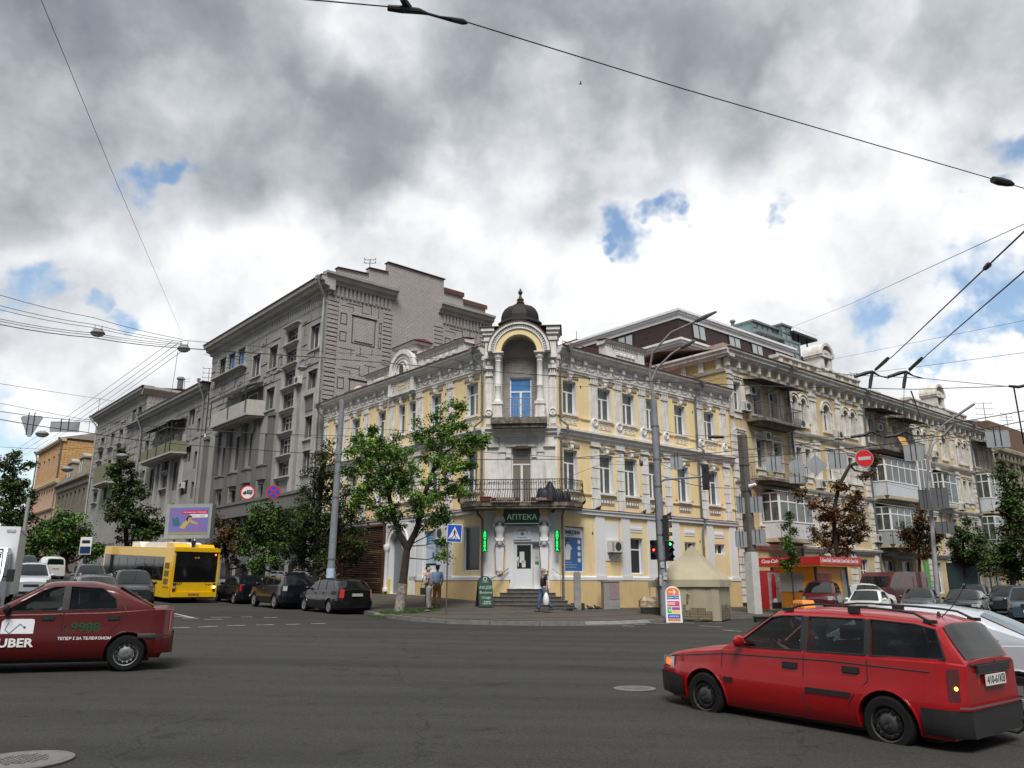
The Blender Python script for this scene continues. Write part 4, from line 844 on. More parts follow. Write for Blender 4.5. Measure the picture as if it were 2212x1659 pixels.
for i in range(13): x=-39.5+i*2.85 if i<7 else -74+(i-7)*2.9; b=MB(); b.box(x,x+2.2,-.04,.02,2.3,6.1); mk('shop_window',b,GLD,G,TG)
b=MB(); b.lathe([(.30,0),(.28,.05),(.2,.12),(.0,.16)],(0,0,0),20,'y'); b.tube([(0,0.1,0),(0,.4,-.2)],.03,6)
o=tag(mk('satellite_dish',b,mat('rust_streaked_dish',(.55,.52,.47),.6,var=.9,vs=3,c2=(.35,.14,.03)),None,Mz(C0+LD*19.3+RD*2.3+Vector((0,0,14.1)),math.atan2(RD.y,RD.x))@Matrix.Translation((0,-.75,0))@Matrix.Rotation(rad(-20),4,'X')@Matrix.Rotation(rad(-35),4,'Z')@Matrix.Diagonal((1.5,1.5,2,1)),1),'rusty oval satellite dish on the bare brick gable of the grey house','satellite dish')
# ---------------------------------------------------------------- ornate house along the right street
OY=mat('aged_yellow',(.56,.44,.25),.92,var=.7,vs=1.1,c2=(.33,.26,.17),streak=.5,bump=.4,bs=12)
OW=mat('aged_white',(.68,.66,.62),.9,var=.6,vs=1.3,c2=(.30,.275,.24),streak=.6,bump=.4,bs=12)
O=thing('ornate_house','long four-storey cream and white house with arched top windows and many balconies','building',C0+RD*16.6+Vector((0,0,.3)))
OI=Matrix.Translation(-(C0+RD*16.6+Vector((0,0,.3)))); TO=OI@MR
def hood(m,a,c,z,w=.1): m.box(a-.16,c+.16,-w-.08,0,z+.16,z+.26); [m.box(a-.1+(c-a+.1)*j/4,a+.02+(c-a+.1)*j/4,-w-.04,0,z+.02,z+.16) for j in range(5)]
def surround(m,a,c,z0,z1,arch=False):
    zt=z1-(c-a)/2 if arch else z1
    m.box(a-.16,a,-.08,0,z0,zt); m.box(c,c+.16,-.08,0,z0,zt); m.box(a-.2,c+.2,-.12,0,z0-.14,z0)
    if arch: arch_ring(m,(a+c)/2,zt,(c-a)/2,(c-a)/2+.16,-.09,0,n=10); arch_ring(m,(a+c)/2,zt,(c-a)/2+.22,(c-a)/2+.30,-.14,0,n=10); m.box(a-.32,a,-.13,0,zt-.12,zt); m.box(c,c+.32,-.13,0,zt-.12,zt)
    else: m.box(a-.16,c+.16,-.08,0,z1,z1+.14); hood(m,a,c,z1+.16)
ORX=16.45; OEND=58.0
secA=[(17.0,17.75),(19.0,19.85),(20.9,21.75)]
secB=[(23.5,24.15),(24.6,25.25),(27.45,28.3),(30.2,30.85),(31.2,31.85)]
secC=[(33.8,34.6),(35.8,36.6),(37.6,38.4),(39.6,40.4)]
secD=[(41.8,42.45),(43.0,43.65),(46.5,47.4),(49.8,50.45),(51.0,51.65)]
secE=[(53.2,54.1),(55.6,56.5)]
hs=[]; ws=[]
for sec,ar in ((secA,0),(secB,1),(secC,0),(secD,1),(secE,0)):
    for a,c in sec:
        for k,(z0,z1) in enumerate(((12.0,13.75),(8.7,10.45),(5.3,7.05))):
            hs.append((a,c,z0,z1+(.12 if ar and k==0 else 0),ar and k==0)); ws.append(hs[-1])
gw=[(17.3,18.3),(19.8,20.9),(24.0,25.2),(27.2,28.6),(30.4,31.6),(34.0,35.6),(36.6,38.4),(42.0,43.4),(45.8,47.8),(50.0,51.4),(53.6,55.2)]
for a,c in gw: hs.append((a,c,1.2,3.5,0))
b=MB(); wall_grid(b,ORX,OEND,.0,15.0,hs,.2)
for a,c,z0,z1,ar in ws:
    if ar: arch_fill(b,a,c,z1-(c-a)/2,.2)
mk('wall',b,[OY,OW],O,TO)
rr=random.Random(4)
for a,c,z0,z1,ar in ws: window(O,TO,a,z0,c-a,z1-z0,'T' if c-a>.7 else 'S',fm=PVC if rr.random()<.6 else WOODF,gm=rr.choice([GL,GLG,GLC]))
for a,c in gw: window(O,TO,a,1.2,c-a,2.3,'Q',gm=GLD)
for a,c,z0,z1,ar in ws:
    b=MB(); surround(b,a,c,z0,z1,ar); 
    if not ar: b.box(a,c,-.05,0,z0-.5,z0-.2)
    mk('window_surround',b,OW,O,TO)
b=MB(); x=ORX                                              # crowning entablature with panels and paired brackets
b.extr([(0,14.45),(-.08,14.45),(-.12,14.6),(0,14.62)],ORX,OEND)
n=38
for i in range(n+1):
    x=ORX+(OEND-ORX)*i/n; b.box(x-.10,x+.10,-.26,0,14.62,15.12); b.box(x-.13,x+.13,-.3,0,15.05,15.14)
b.box(ORX,OEND,-.05,0.02,15.0,15.15); mk('frieze',b,OW,O,TO)
b=MB(); b.extr([(.4,15.12),(-.22,15.12),(-.3,15.22),(-.48,15.28),(-.48,15.42),(-.6,15.5),(-.6,15.62),(.4,15.66)],ORX-.35,OEND+.2); mk('cornice',b,OW,O,TO)
b=MB(); b.prism([(ORX-.4,15.64),(OEND+.25,15.64),(OEND+.25,15.70),(ORX-.4,15.70)],-.66,.5); mk('eaves_sheet',b,ROOF,O,TO)
for xa,xb,z in ((22.9,33.0,11.45),(41,52.4,11.45),(ORX,OEND,7.75),(ORX,OEND,4.1)):
    b=MB(); b.extr([(0,z-.3),(-.08,z-.3),(-.1,z-.18),(-.24,z-.1),(-.28,z+.02),(0,z+.08)],xa,xb); mk('string_course',b,OW,O,TO)
def quoinpil(x,w,z0,z1,rust=True):
    b=MB(); z=z0
    b.box(x-w/2,x+w/2,-.10,0,z0,z1)
    if rust:
        while z<z1-.4: b.box(x-w/2-.03,x+w/2+.03,-.14,0,z+.03,z+.36); z+=.42
    else: b.box(x-w/2-.05,x+w/2+.05,-.16,0,z1-.3,z1-.15); b.box(x-w/2-.05,x+w/2+.05,-.16,0,z1-.6,z1-.5); b.box(x-w/2+.1,x-w/2+.16,-.13,-.1,z0+.2,z1-.7); b.box(x+w/2-.16,x+w/2-.1,-.13,-.1,z0+.2,z1-.7)
    mk('pilaster',b,OW,O,TO)
for x,w in ((16.68,.42),(23.05,.5),(26.1,.75),(29.5,.6),(32.75,.5),(41.2,.5),(45.0,.75),(48.8,.75),(52.2,.5),(57.6,.6)):
    quoinpil(x,w,11.55,14.45,False); quoinpil(x,w,7.85,11.15,w<.55); quoinpil(x,w,4.2,7.45,True); quoinpil(x,w,.8,3.8,True)
b=MB()                                                    # recessed yellow field panels and relief blocks
for x,z,h in ((17.9,12.1,1.5),(18.4,12.1,1.5),(22.1,12.1,1.5))+tuple((x,z,1.3) for x in (25.45,28.6,32.1,42.7,48.2) for z in (12.2,8.8)): b=MB(); b.box(x,x+.32,-.05,0,z,z+h); mk('field_panel',b,OW,O,TO)
def o_attic(x0,x1,ax0,ax1):
    b=MB(); b.box(x0,x1,-.1,.5,15.68,16.25); b.extr([(.55,16.25),(-.14,16.25),(-.25,16.34),(-.25,16.46),(.55,16.5)],x0-.1,x1+.1)
    n=9
    for i in range(n+1): x=lerp(x0+.2,x1-.2,i/n); b.box(x-.18,x+.18,-.17,0,15.7,16.3)
    b.box(ax0-.5,ax1+.5,-.2,.6,15.68,16.55)
    mk('attic',b,OW,O,TO)
    b=MB(); n=9
    for i in range(n): xa=lerp(x0+.2,x1-.2,i/n)+.3; xb=lerp(x0+.2,x1-.2,(i+1)/n)-.3; b.box(xa,xb,-.13,-.1,15.82,16.12)
    mk('attic_panel',b,OY,O,TO)
    xc=(ax0+ax1)/2; w=(ax1-ax0)/2; b=MB()
    b.box(xc-w,xc-w+.45,-.3,.9,16.4,17.25); b.box(xc+w-.45,xc+w,-.3,.9,16.4,17.25); b.box(xc-w-.1,xc+w+.1,-.4,.95,17.25,17.4)
    P=[(xc+(w+.1)*cos(PI*i/12),17.4+.42*sin(PI*i/12)) for i in range(13)]; b.prism(P,-.32,.95); arch_ring(b,xc,17.4,w-.05,w+.16,-.45,.95,n=12)
    mk('aedicule',b,OW,O,TO)
    b=MB(); b.box(xc-w+.45,xc+w-.45,-.1,-.05,16.4,17.25); b.prism([(xc+.35*cos(PI*i/8),17.42+.2*sin(PI*i/8)) for i in range(9)],-.335,-.31); mk('aedicule_niche',b,GRIM,O,TO)
o_attic(22.3,32.9,27.4,28.9); o_attic(41.2,52.3,45.9,47.6)
# end wall above the corner house and its return cornice; brick chimney
TE=OI@Mz(C0+RD*16.45+LD*9,math.atan2(-LD.y,-LD.x))
b=MB(); b.box(0,9,0,.3,6,15.15); mk('end_wall',b,mat('yellow_painted_brick',(.60,.46,.20),.92,var=.5,vs=1.3,c2=(.42,.33,.2),streak=.3,bump=.5,bs=9,brick=(.27,.09,.008)),O,TE)
b=MB(); b.extr([(.3,15.12),(-.2,15.12),(-.3,15.22),(-.45,15.28),(-.45,15.42),(-.55,15.5),(-.55,15.62),(.3,15.66)],0,9.5); b.extr([(0,14.3),(-.08,14.3),(-.14,14.45),(0,14.5)],0,9)
for i in range(7): b.box(.6+i*1.3,.95+i*1.3,-.12,0,14.5,15.12)
mk('cornice',b,OW,O,TE)
b=MB(); b.box(6.2,8.7,-.02,.0,13.2,14.2); 
b=MB(); b.T=OI
A=C0+RD*16.3; B_=C0+RD*58.2
b.add([A+Vector((0,0,15.66)),B_+Vector((0,0,15.66)),B_+LD*5+Vector((0,0,16.6)),A+LD*5+Vector((0,0,16.6)),A+LD*11+Vector((0,0,15.66)),B_+LD*11+Vector((0,0,15.66)),A+LD*11,B_+LD*11],[(0,1,2,3),(3,2,5,4),(4,5,7,6)])
b.add([B_,B_+LD*11,B_+LD*11+Vector((0,0,15.66)),B_+Vector((0,0,15.66))],[(0,1,2,3)])
b.T=None; mk('roof',b,ROOF,O)
b=MB(); b.box(17.2,18.6,.6,1.6,15.6,16.0); b.box(17.1,18.7,.5,1.7,16.0,16.35); mk('chimney',b,mat('flaking_chimney',(.45,.38,.33),.95,var=.8,vs=6,c2=(.18,.08,.06)),O,TO)
b=MB(); b.box(38.5,39.6,1.5,2.4,15.7,16.75); b.box(38.4,39.7,1.4,2.5,16.75,16.9); mk('chimney',b,OW,O,TO)
# balconies
IRONB=mat('brown_ironwork',(.10,.085,.075),.7)
def oslab(x0,x1,z,d=1.15,m=None):
    b=MB(); b.prismz([(x0,0),(x0,-d+.3),(x0+.3,-d),(x1-.3,-d),(x1,-d+.3),(x1,0)],z-.16,z); b.prismz([(x0+.3,0),(x0+.5,-d*.7),(x1-.5,-d*.7),(x1-.3,0)],z-.34,z-.16); return mk('balcony_slab',b,m or BALM,O,TO)
def orail(x0,x1,z,d=1.12,h=.95,m=None,solid=False):
    b=MB(); P=[(x0+.03,0),(x0+.03,-d),(x1-.03,-d),(x1-.03,0)]
    for (xa,ya),(xb,yb) in zip(P,P[1:]):
        L_=math.hypot(xb-xa,yb-ya); n=max(2,int(L_/.13))
        for i in range(n+1):
            x=lerp(xa,xb,i/n); y=lerp(ya,yb,i/n); b.tube([(x,y,z),(x,y,z+h)],.012,4)
        b.tube([(xa,ya,z+h),(xb,yb,z+h)],.028,5); b.tube([(xa,ya,z+.1),(xb,yb,z+.1)],.014,4)
    return mk('balcony_railing',b,m or IRONB,O,TO)
WPAN=mat('white_cladding',(.55,.57,.60),.75,var=.3,vs=2,c2=(.42,.43,.44),streak=.25); WPAN2=mat('grey_cladding',(.33,.35,.37),.75,var=.3,vs=2,streak=.2)
def oglazed(x0,x1,z,zt,ph,d=1.15,pm=None,roof=True,n=4):
    "a balcony walled in with a panel parapet and white casements"
    b=MB(); b.prismz([(x0,0),(x0,-d+.35),(x0+.35,-d),(x1-.35,-d),(x1,-d+.35),(x1,0)],z-.3,z-.08); mk('balcony_slab',b,mat('cream_slab',(.42,.38,.27),.9,var=.6,vs=4,c2=(.22,.19,.15)),O,TO)
    P=[(x0+.02,0),(x0+.02,-d+.02),(x1-.02,-d+.02),(x1-.02,0)]
    b=MB()
    for (xa,ya),(xb,yb) in zip(P,P[1:]):
        dx,dy=xb-xa,yb-ya; L_=math.hypot(dx,dy); nx,ny=-dy/L_*.05,dx/L_*.05
        b.prismz([(xa,ya),(xb,yb),(xb+nx,yb+ny),(xa+nx,ya+ny)],z-.08,z+ph)
    mk('balcony_parapet',b,pm or WPAN,O,TO)
    b=MB(); g=MB()
    for k,((xa,ya),(xb,yb)) in enumerate(zip(P,P[1:])):
        L_=math.hypot(xb-xa,yb-ya); T=Matrix.Translation((xa,ya,z+ph))@Matrix.Rotation(math.atan2(yb-ya,xb-xa),4,'Z'); b.T=T; g.T=T; H=zt-z-ph; kk=n if k==1 else 2
        for i in range(kk+1): x=(L_-.07)*i/kk; b.box(x,x+.07,-.035,.035,0,H)
        for zz in (0,H*.66,H-.08): b.box(.07,L_-.07,-.03,.03,zz,zz+.08)
        g.box(.05,L_-.05,-.008,.008,.05,H-.05)
    mk('balcony_frames',b,PVC,O,TO); mk('balcony_panes',g,rr.choice([GLG,GL]),O,TO)
    if roof:
        b=MB(); b.add([(x0-.12,-d-.12,zt),(x1+.12,-d-.12,zt),(x1+.12,0,zt+.32),(x0-.12,0,zt+.32),(x0-.12,-d-.12,zt+.04),(x1+.12,-d-.12,zt+.04),(x1+.12,0,zt+.36),(x0-.12,0,zt+.36)],[(0,3,2,1),(4,5,6,7),(0,1,5,4),(1,2,6,5),(2,3,7,6),(3,0,4,7)]); mk('balcony_roof',b,mat('patched_grey_sheet',(.20,.19,.18),.7,var=.7,vs=4,c2=(.32,.29,.25)),O,TO)
def ocanopy(x0,x1,z,d=1.4):
    b=MB(); b.add([(x0,-d,z-.15),(x1,-d,z-.15),(x1,0,z+.12),(x0,0,z+.12),(x0,-d,z-.12),(x1,-d,z-.12),(x1,0,z+.15),(x0,0,z+.15)],[(0,3,2,1),(4,5,6,7),(0,1,5,4),(1,2,6,5),(2,3,7,6),(3,0,4,7)])
    for x in (x0+.1,(x0+x1)/2,x1-.1): b.tube([(x,-d+.1,z-.14),(x,0,z-.5)],.02,4)
    mk('balcony_canopy',b,AWN,O,TO)
oslab(18.2,22.75,11.55); orail(18.2,22.75,11.55); ocanopy(18.1,22.9,13.95)
oslab(18.2,22.75,7.95); orail(18.2,22.75,7.95)
oglazed(19.2,22.9,4.55,7.15,.85)
oslab(33.3,40.6,11.45); orail(33.3,40.6,11.45); ocanopy(33.2,36.8,14.3,1.5); ocanopy(37.0,40.8,14.1,1.5)
oglazed(33.3,38.4,8.05,10.7,.9,n=5); oglazed(33.3,38.6,4.65,7.2,.85,pm=WPAN2,n=5)
oglazed(38.7,41.0,8.3,11.2,.2,n=3,roof=False,pm=WPAN2)
oslab(52.6,57.4,11.45); orail(52.6,57.4,11.45); ocanopy(52.6,57.4,14.1,1.3)
oglazed(52.6,57.3,8.1,11.25,1.0,roof=False); oglazed(52.6,57.3,4.6,7.6,.95,roof=False)
oglazed(43.9,46.5,8.1,10.6,.1,n=2,roof=True,d=.8)
for pts in ([(22.9,-.7,15.4),(22.9,-.55,15.0),(22.95,-.2,14.3),(22.95,-.2,1.0)],[(33.1,-.7,15.4),(33.1,-.55,15.0),(33.05,-.2,14.3),(33.05,-.2,1.0)],[(52.5,-.7,15.4),(52.5,-.55,15.),(52.4,-.2,14.3),(52.4,-.2,1.)]): downpipe(TO,pts,O,PIPE,.07)
b=MB(); b.box(33.5,38.5,-.9,0,3.75,3.95); b.box(33.4,38.6,-.95,-.85,3.6,3.75); mk('shop_canopy',b,AWN,O,TO)
b=MB(); b.box(40.2,41.0,-.12,0,.6,3.9); mk('green_shopfront',b,mat('green_shopfront',(.10,.30,.10),.6),O,TO)
b=MB(); b.box(22.95,23.7,-.1,0,1.5,3.0); mk('shop_poster',b,mat('orange_poster',(.55,.2,.04),.6,var=.9,vs=6,c2=(.6,.6,.55)),O,TO)
# ---------------------------------------------------------------- houses behind and beyond
MSH=mat('brown_shingle',(.036,.014,.013),.6,var=.3,vs=3,c2=(.035,.015,.013),brick=(.5,.22,.02)); MW=mat('white_metal_cornice',(.78,.80,.81),.5,var=.2,vs=1)
K=thing('mansard_house','modern house with steep dark brown roof and white cornices behind the cream house','building',C0+RD*20+LD*6)
KI=Matrix.Translation(-(C0+RD*20+LD*6)); KZ=lambda z:Vector((0,0,z))
def para(m,A,u,v,w,z0,z1,mi=0):
    P=[A,A+u*v,A+u*v+LD*w,A+LD*w]; m.add([p+KZ(z0) for p in P]+[p+KZ(z1) for p in P],[(0,3,2,1),(4,5,6,7),(0,1,5,4),(1,2,6,5),(2,3,7,6),(3,0,4,7)],mi)
KA=C0+RD*20.1+LD*6
b=MB(); b.T=KI; para(b,KA+RD*.5+LD*.5,RD,13.5,19,0,18.0); mk('wall',b,mat('beige_clinker',(.40,.31,.24),.85,var=.3,vs=3),K)
b=MB(); b.T=KI; lo=[KA,KA+RD*15,KA+RD*15+LD*17.5,KA+LD*17.5]; ce=KA+RD*7.5+LD*11
hi=[p+(ce-p)*.012 for p in lo]; lo=[p+KZ(18.45) for p in lo]; hi=[p+KZ(20.15) for p in hi]
b.add(lo+hi,[(0,1,5,4),(1,2,6,5),(2,3,7,6),(3,0,4,7)]); para(b,KA+RD*3.8,RD,11.2,1.5,15.6,18.46); para(b,KA+LD*8.1,RD,1.5,9.4,15.6,18.46); mk('mansard',b,MSH,K)
for z0,z1,o_ in ((17.95,18.12,-.25),(18.12,18.3,-.4),(18.3,18.46,-.5)):
    b=MB(); b.T=KI; para(b,KA+(RD+LD)*o_,RD,3.9-o_,8.2-o_,z0,z1); mk('cornice',b,MW,K)
for z0,z1,s in ((20.1,20.42,.02),(20.42,20.58,-.1),(20.58,20.75,-.2)):
    b=MB(); b.T=KI; para(b,KA+(RD+LD)*s,RD,15-2*s,17.5-2*s,z0,z1); mk('cornice',b,MW,K)
SKG=mat('skylight_glass',(.30,.34,.35),.1,spec=1.)
def skylight(P,u,up,label=None):
    b=MB(); n=u.cross(up).normalized(); n=n if n.z>-.9 else -n
    if n.dot(Vector((0,-1,0)))<0: n=-n
    def q(a,c,h0,m_,o=0.): 
        p=[P+u*a+up*h0+n*.05,P+u*c+up*h0+n*.05,P+u*c+up*(h0+m_)+n*.05,P+u*a+up*(h0+m_)+n*.05]; p=[x+n*o for x in p]
        return p
    b.T=KI
    A=q(0,1.5,0,1.15); B2=[x-n*.12 for x in A]; b.add(A+B2,[(0,1,2,3),(0,1,5,4),(1,2,6,5),(2,3,7,6),(3,0,4,7)]); o=mk('roof_window',b,BLKI,K)
    g=MB(); g.T=KI; g.add(q(.08,.68,.08,1.0,.01),[(0,1,2,3)]); g.add(q(.82,1.42,.08,1.0,.01),[(0,1,2,3)]); mk('pane',g,SKG,o)
upR=((hi[0]+hi[1])-(lo[0]+lo[1])).normalized(); upL=((hi[0]+hi[3])-(lo[0]+lo[3])).normalized()
for s in (1.6,6.0,9.0,12.3): skylight(KA+RD*s+KZ(18.45)+upR*.45,RD,upR)
for s in (4.2,11.5): skylight(KA+LD*s+KZ(18.45)+upL*.35,LD,upL)
b=MB(); b.T=KI
for s in range(6):
    p=KA+LD*(1.2+s*2.6)+RD*.48+KZ(16.3); b.add([p,p+LD*1.6,p+LD*1.6+KZ(1.4),p+KZ(1.4)],[(0,1,2,3)])
mk('pane',b,GLB,K)
b=MB(); b.T=KI; p=KA+RD*2+LD*12; para(b,p,RD,1.2,1.2,20.7,21.6); para(b,p-(RD+LD)*.25,RD,1.7,1.7,21.6,21.72); mk('chimney',b,BLKI,K)
b=MB(); b.T=KI; b.tube([p+KZ(21.7),p+KZ(22.5)],.03,5); q=p-RD*1.2+LD*2; b.tube([q+KZ(20.7),q+KZ(21.4)],.05,5); mk('aerial',b,PIPE,K)
# glass penthouse
Pn=thing('glass_penthouse','cream house with a green glass penthouse and a flat dark canopy beyond the brown mansard','building',C0+RD*30.5+LD*6)
PI_=Matrix.Translation(-(C0+RD*30.5+LD*6)); TP=PI_@Mz(C0+LD*6,math.atan2(RD.y,RD.x))
PC=mat('penthouse_cream',(.50,.46,.33),.8,var=.3,vs=2); GG=mat('green_glass',(.10,.20,.19),.08,spec=1.,var=.7,vs=.8,c2=(.25,.36,.35)); ALU=mat('grey_aluminium',(.20,.22,.22),.5,metal=.3)
b=MB(); b.box(31.2,36.6,.6,10,0,19.2); b.box(36.6,41.5,1.2,10,0,18.6); b.box(31.0,36.8,.4,10,19.2,19.45); mk('wall',b,PC,Pn,TP)
b=MB()
for x in (31.5,32.9,34.3,35.7): b.box(x,x+.35,.35,.6,16,19.2)
for i in range(7): b.box(36.9+i*.65,37.1+i*.65,1.0,1.2,18.6,19.4); 
b.box(36.7,41.5,.98,1.2,19.4,19.5); mk('balustrade',b,PC,Pn,TP)
b=MB(); b.box(33.2,34.4,.55,.62,16.9,18.7); b.box(34.9,35.6,.55,.62,16.9,18.7); mk('window',b,SKG,Pn,TP)
b=MB(); b.box(30.6,33.6,.5,3,19.5,21.35); b.box(34.2,36.4,.2,3,19.5,21.4); b.box(33.6,34.2,1.2,3,19.5,21.4); b.box(30.9,34.6,1.0,3,21.55,22.45); b.box(34.6,36.0,.6,3,21.55,22.85); b.box(39.4,41.2,1.5,6,19.3,21.3,0); mk('glazing',b,GG,Pn,TP)
b=MB()
for x0,x1,y,z0,z1 in ((30.6,33.6,.5,19.5,21.35),(34.2,36.4,.2,19.5,21.4),(30.9,34.6,1.0,21.55,22.45),(34.6,36.0,.6,21.55,22.85),(39.4,41.2,1.5,19.3,21.3)):
    n=int((x1-x0)/.62)
    for i in range(n+1): x=lerp(x0,x1,i/n); b.box(x-.035,x+.035,y-.05,y,z0,z1)
    for z in (z0,lerp(z0,z1,.55),z1): b.box(x0,x1,y-.06,y,z-.03,z+.03)
b.box(30.4,36.6,.15,3.2,21.35,21.55); b.box(30.8,34.6,.8,3.2,22.45,22.6); b.box(34.5,36.1,.45,3.2,22.85,23.0)
mk('frames',b,ALU,Pn,TP)
b=MB(); b.box(35.8,39.6,.2,6,22.35,22.55); b.box(37.2,37.3,.6,.7,19.4,22.35); b.box(38.9,39.0,.8,.9,19.4,22.35); b.box(36.0,37.3,1.2,6,21.0,22.35); mk('canopy',b,BLKI,Pn,TP)
b=MB(); b.box(35.8,39.6,.2,.22,22.85,22.88); [b.box(35.8+i*.5,35.82+i*.5,.2,.22,22.55,22.88) for i in range(8)]; mk('canopy_rail',b,MW,Pn,TP)
b=MB(); b.lathe([(.16,0),(.16,.5),(.26,.55),(.2,.7),(0,.75)],(31.2,3,22.45),10); mk('flue',b,PIPE,Pn,TP)
# peach house glimpsed behind the corner house
pk=MB(); A=C0+RD*19+LD*34
for_=[A,A+RD*16,A+RD*16+LD*20,A+LD*20]; pk.add([p for p in for_]+[p+KZ(23.5) for p in for_],[(0,1,5,4),(1,2,6,5),(2,3,7,6),(3,0,4,7),(4,5,6,7)])
t=thing('peach_house','plain peach house rising just behind the roof railing of the corner house','building',A); o=mk('wall',pk,mat('peach_render',(.55,.36,.22),.9,var=.2,vs=1),t,Matrix.Translation(-A))
b=MB(); b.T=Matrix.Translation(-A)
for i in range(4): p=A+RD*(2+i*3.4)-LD*.03+KZ(20.5); b.add([p,p+RD*1.3,p+RD*1.3+KZ(1.7),p+KZ(1.7)],[(0,1,2,3)])
mk('window',b,GLD,t)
# dark old house with a mansard and the tall orange-pink house far down the left street
DK=mat('dark_old_stucco',(.135,.12,.095),.92,var=.6,vs=1.2,c2=(.22,.16,.12),streak=.5); SLT=mat('slate_mansard',(.10,.11,.125),.6,var=.4,vs=3)
t=thing('dark_old_house','small dark old house with slate mansard and two ornate dormers between grey and orange houses','building',C0+LD*76+Vector((0,0,2)))
TI=Matrix.Translation(-(C0+LD*76+Vector((0,0,2))))@ML
b=MB(); hs2=[(-92+i*2.1,-91+i*2.1,z0,z0+2.0) for i in range(7) for z0 in (11.2,7.6)]; wall_grid(b,-93.2,-76.3,2,14.5,hs2,.2); mk('wall',b,[DK,DK],t,TI)
for h in hs2: window(t,TI,h[0],h[2],1.0,2.0,'T',fm=WOODF,gm=GLG)
b=MB(); b.extr([(.3,14.2),(-.2,14.2),(-.45,14.5),(-.45,14.65),(.3,14.7)],-93.2,-76.3); [b.box(-93+i*.6,-92.75+i*.6,-.25,0,13.7,14.2) for i in range(28)]; mk('cornice',b,DK,t,TI)
b=MB(); b.add([(-93.2,-.2,14.7),(-76.3,-.2,14.7),(-76.3,1.1,16.6),(-93.2,1.1,16.6),(-76.3,10,16.8),(-93.2,10,16.8)],[(0,1,2,3),(3,2,4,5)]); mk('mansard',b,SLT,t,TI)
for xa in (-87.3,-81.5):
    b=MB(); b.box(xa,xa+2.3,-.3,1,14.7,16.9); b.box(xa-.15,xa+2.45,-.45,1,16.9,17.1); b.prism([(xa+.1,17.1),(xa+2.2,17.1),(xa+1.15,17.6)],-.35,1); b.box(xa+.4,xa+.95,-.34,-.3,15.1,16.5,1); b.box(xa+1.35,xa+1.9,-.34,-.3,15.1,16.5,1); mk('dormer',b,[mat('dormer_stucco',(.33,.29,.22),.9,var=.5,vs=3),GLG],t,TI)
t=thing('orange_house','tall orange and pink house at the far left with a blank brick side wall','building',C0+LD*93+Vector((0,0,2.5)))
TI=Matrix.Translation(-(C0+LD*93+Vector((0,0,2.5))))@ML
ORG=mat('orange_brick',(.56,.33,.14),.9,var=.35,vs=.6,c2=(.46,.27,.12),brick=(.9,.34,.03)); PNK=mat('pink_render',(.47,.32,.24),.9,var=.3,vs=1,streak=.3); CRM=mat('cream_trim',(.52,.43,.27),.9,var=.3,vs=2)
hs2=[(-108+i*3.0,-106.9+i*3.0,17.7,19.4) for i in range(5)]; b=MB(); wall_grid(b,-109.3,-93.6,15.6,21.0,hs2,.2); mk('wall',b,[ORG,PNK],t,TI)
for h in hs2: window(t,TI,h[0],h[2],1.1,1.7,'T',fm=WOODF,gm=GLG)
hs3=[(-108.3+i*1.6,-107.2+i*1.6,12.4,14.7) for i in range(9)]+[(-108+i*4.4,-106.6+i*4.4,z,z+2.3) for i in range(4) for z in (8.9,5.2)]
b=MB(); wall_grid(b,-109.3,-93.6,2.5,15.6,hs3,.2); mk('wall',b,[PNK,PNK],t,TI)
for h in hs3: window(t,TI,h[0],h[2],h[1]-h[0],2.3,'T',fm=PVC,gm=GLG)
b=MB(); b.extr([(0,15.2),(-.25,15.2),(-.35,15.5),(-.35,15.75),(0,15.8)],-109.4,-93.5); b.extr([(0,11.7),(-.2,11.7),(-.3,11.9),(0,12)],-109.4,-93.5); b.box(-94.3,-93.6,-.1,0,2.5,15.2); b.box(-109.3,-108.6,-.1,0,2.5,15.2); b.extr([(.3,20.9),(-.25,20.9),(-.4,21.15),(-.4,21.3),(.3,21.35)],-109.6,-93.3); mk('cornice',b,CRM,t,TI)
for xa in (-104.5,-99.5):
    b=MB(); b.box(xa,xa+2.4,-.9,0,8.3,8.5); b.box(xa,xa+2.4,-.9,-.85,8.5,9.3); mk('balcony',b,CRM,t,TI)
b=MB(); b.box(-93.62,-93.5,0,13,2.5,21.1); mk('side_wall',b,ORG,t,TI)
b=MB(); b.add([(-109.5,-.4,21.35),(-93.3,-.4,21.35),(-93.3,6.5,23.2),(-109.5,6.5,23.2),(-93.3,13,21.35),(-109.5,13,21.35)],[(0,1,2,3),(3,2,4,5),(1,4,2)]); mk('roof',b,mat('pale_roof_sheet',(.30,.27,.22),.7,var=.5,vs=1),t,TI)
downpipe(TI,[(-94.0,-.5,21.2),(-93.9,-.3,20.9),(-93.9,-.15,20.4),(-93.9,-.15,3)],t,PIPE,.1); downpipe(TI,[(-109.6,-.5,21.2),(-109.5,-.3,20.9),(-109.4,-.15,20.4),(-109.4,-.15,3)],t,PIPE,.1)
# brownish house closing the right street
t=thing('brown_old_house','weathered brownish house partly under ivy at the far right end of the street','building',C0+RD*58.4)
TI=Matrix.Translation(-(C0+RD*58.4))@MR; BRK=mat('bare_brown_brick',(.17,.10,.07),.95,var=.6,vs=1.4,c2=(.10,.07,.05),brick=(.3,.1,.01)); BST=mat('brownish_stucco',(.27,.235,.17),.93,var=.8,vs=1.,c2=(.15,.13,.10),streak=.5)
hs2=[(59.3+i*2.7,60.4+i*2.7,z,z+2.0) for i in range(5) for z in (11.2,7.6,4.2)]
b=MB(); wall_grid(b,58.2,74,-.5,14.6,hs2,.25); mk('wall',b,[BST,BST],t,TI)
for h in hs2: window(t,TI,h[0],h[2],1.1,2.0,'T',fm=WOODF,gm=GLG)
b=MB(); b.box(58.3,74,.1,.5,14.6,16.9); b.box(58.3,58.7,.5,10,0,16.9); mk('brick_attic',b,BRK,t,TI)
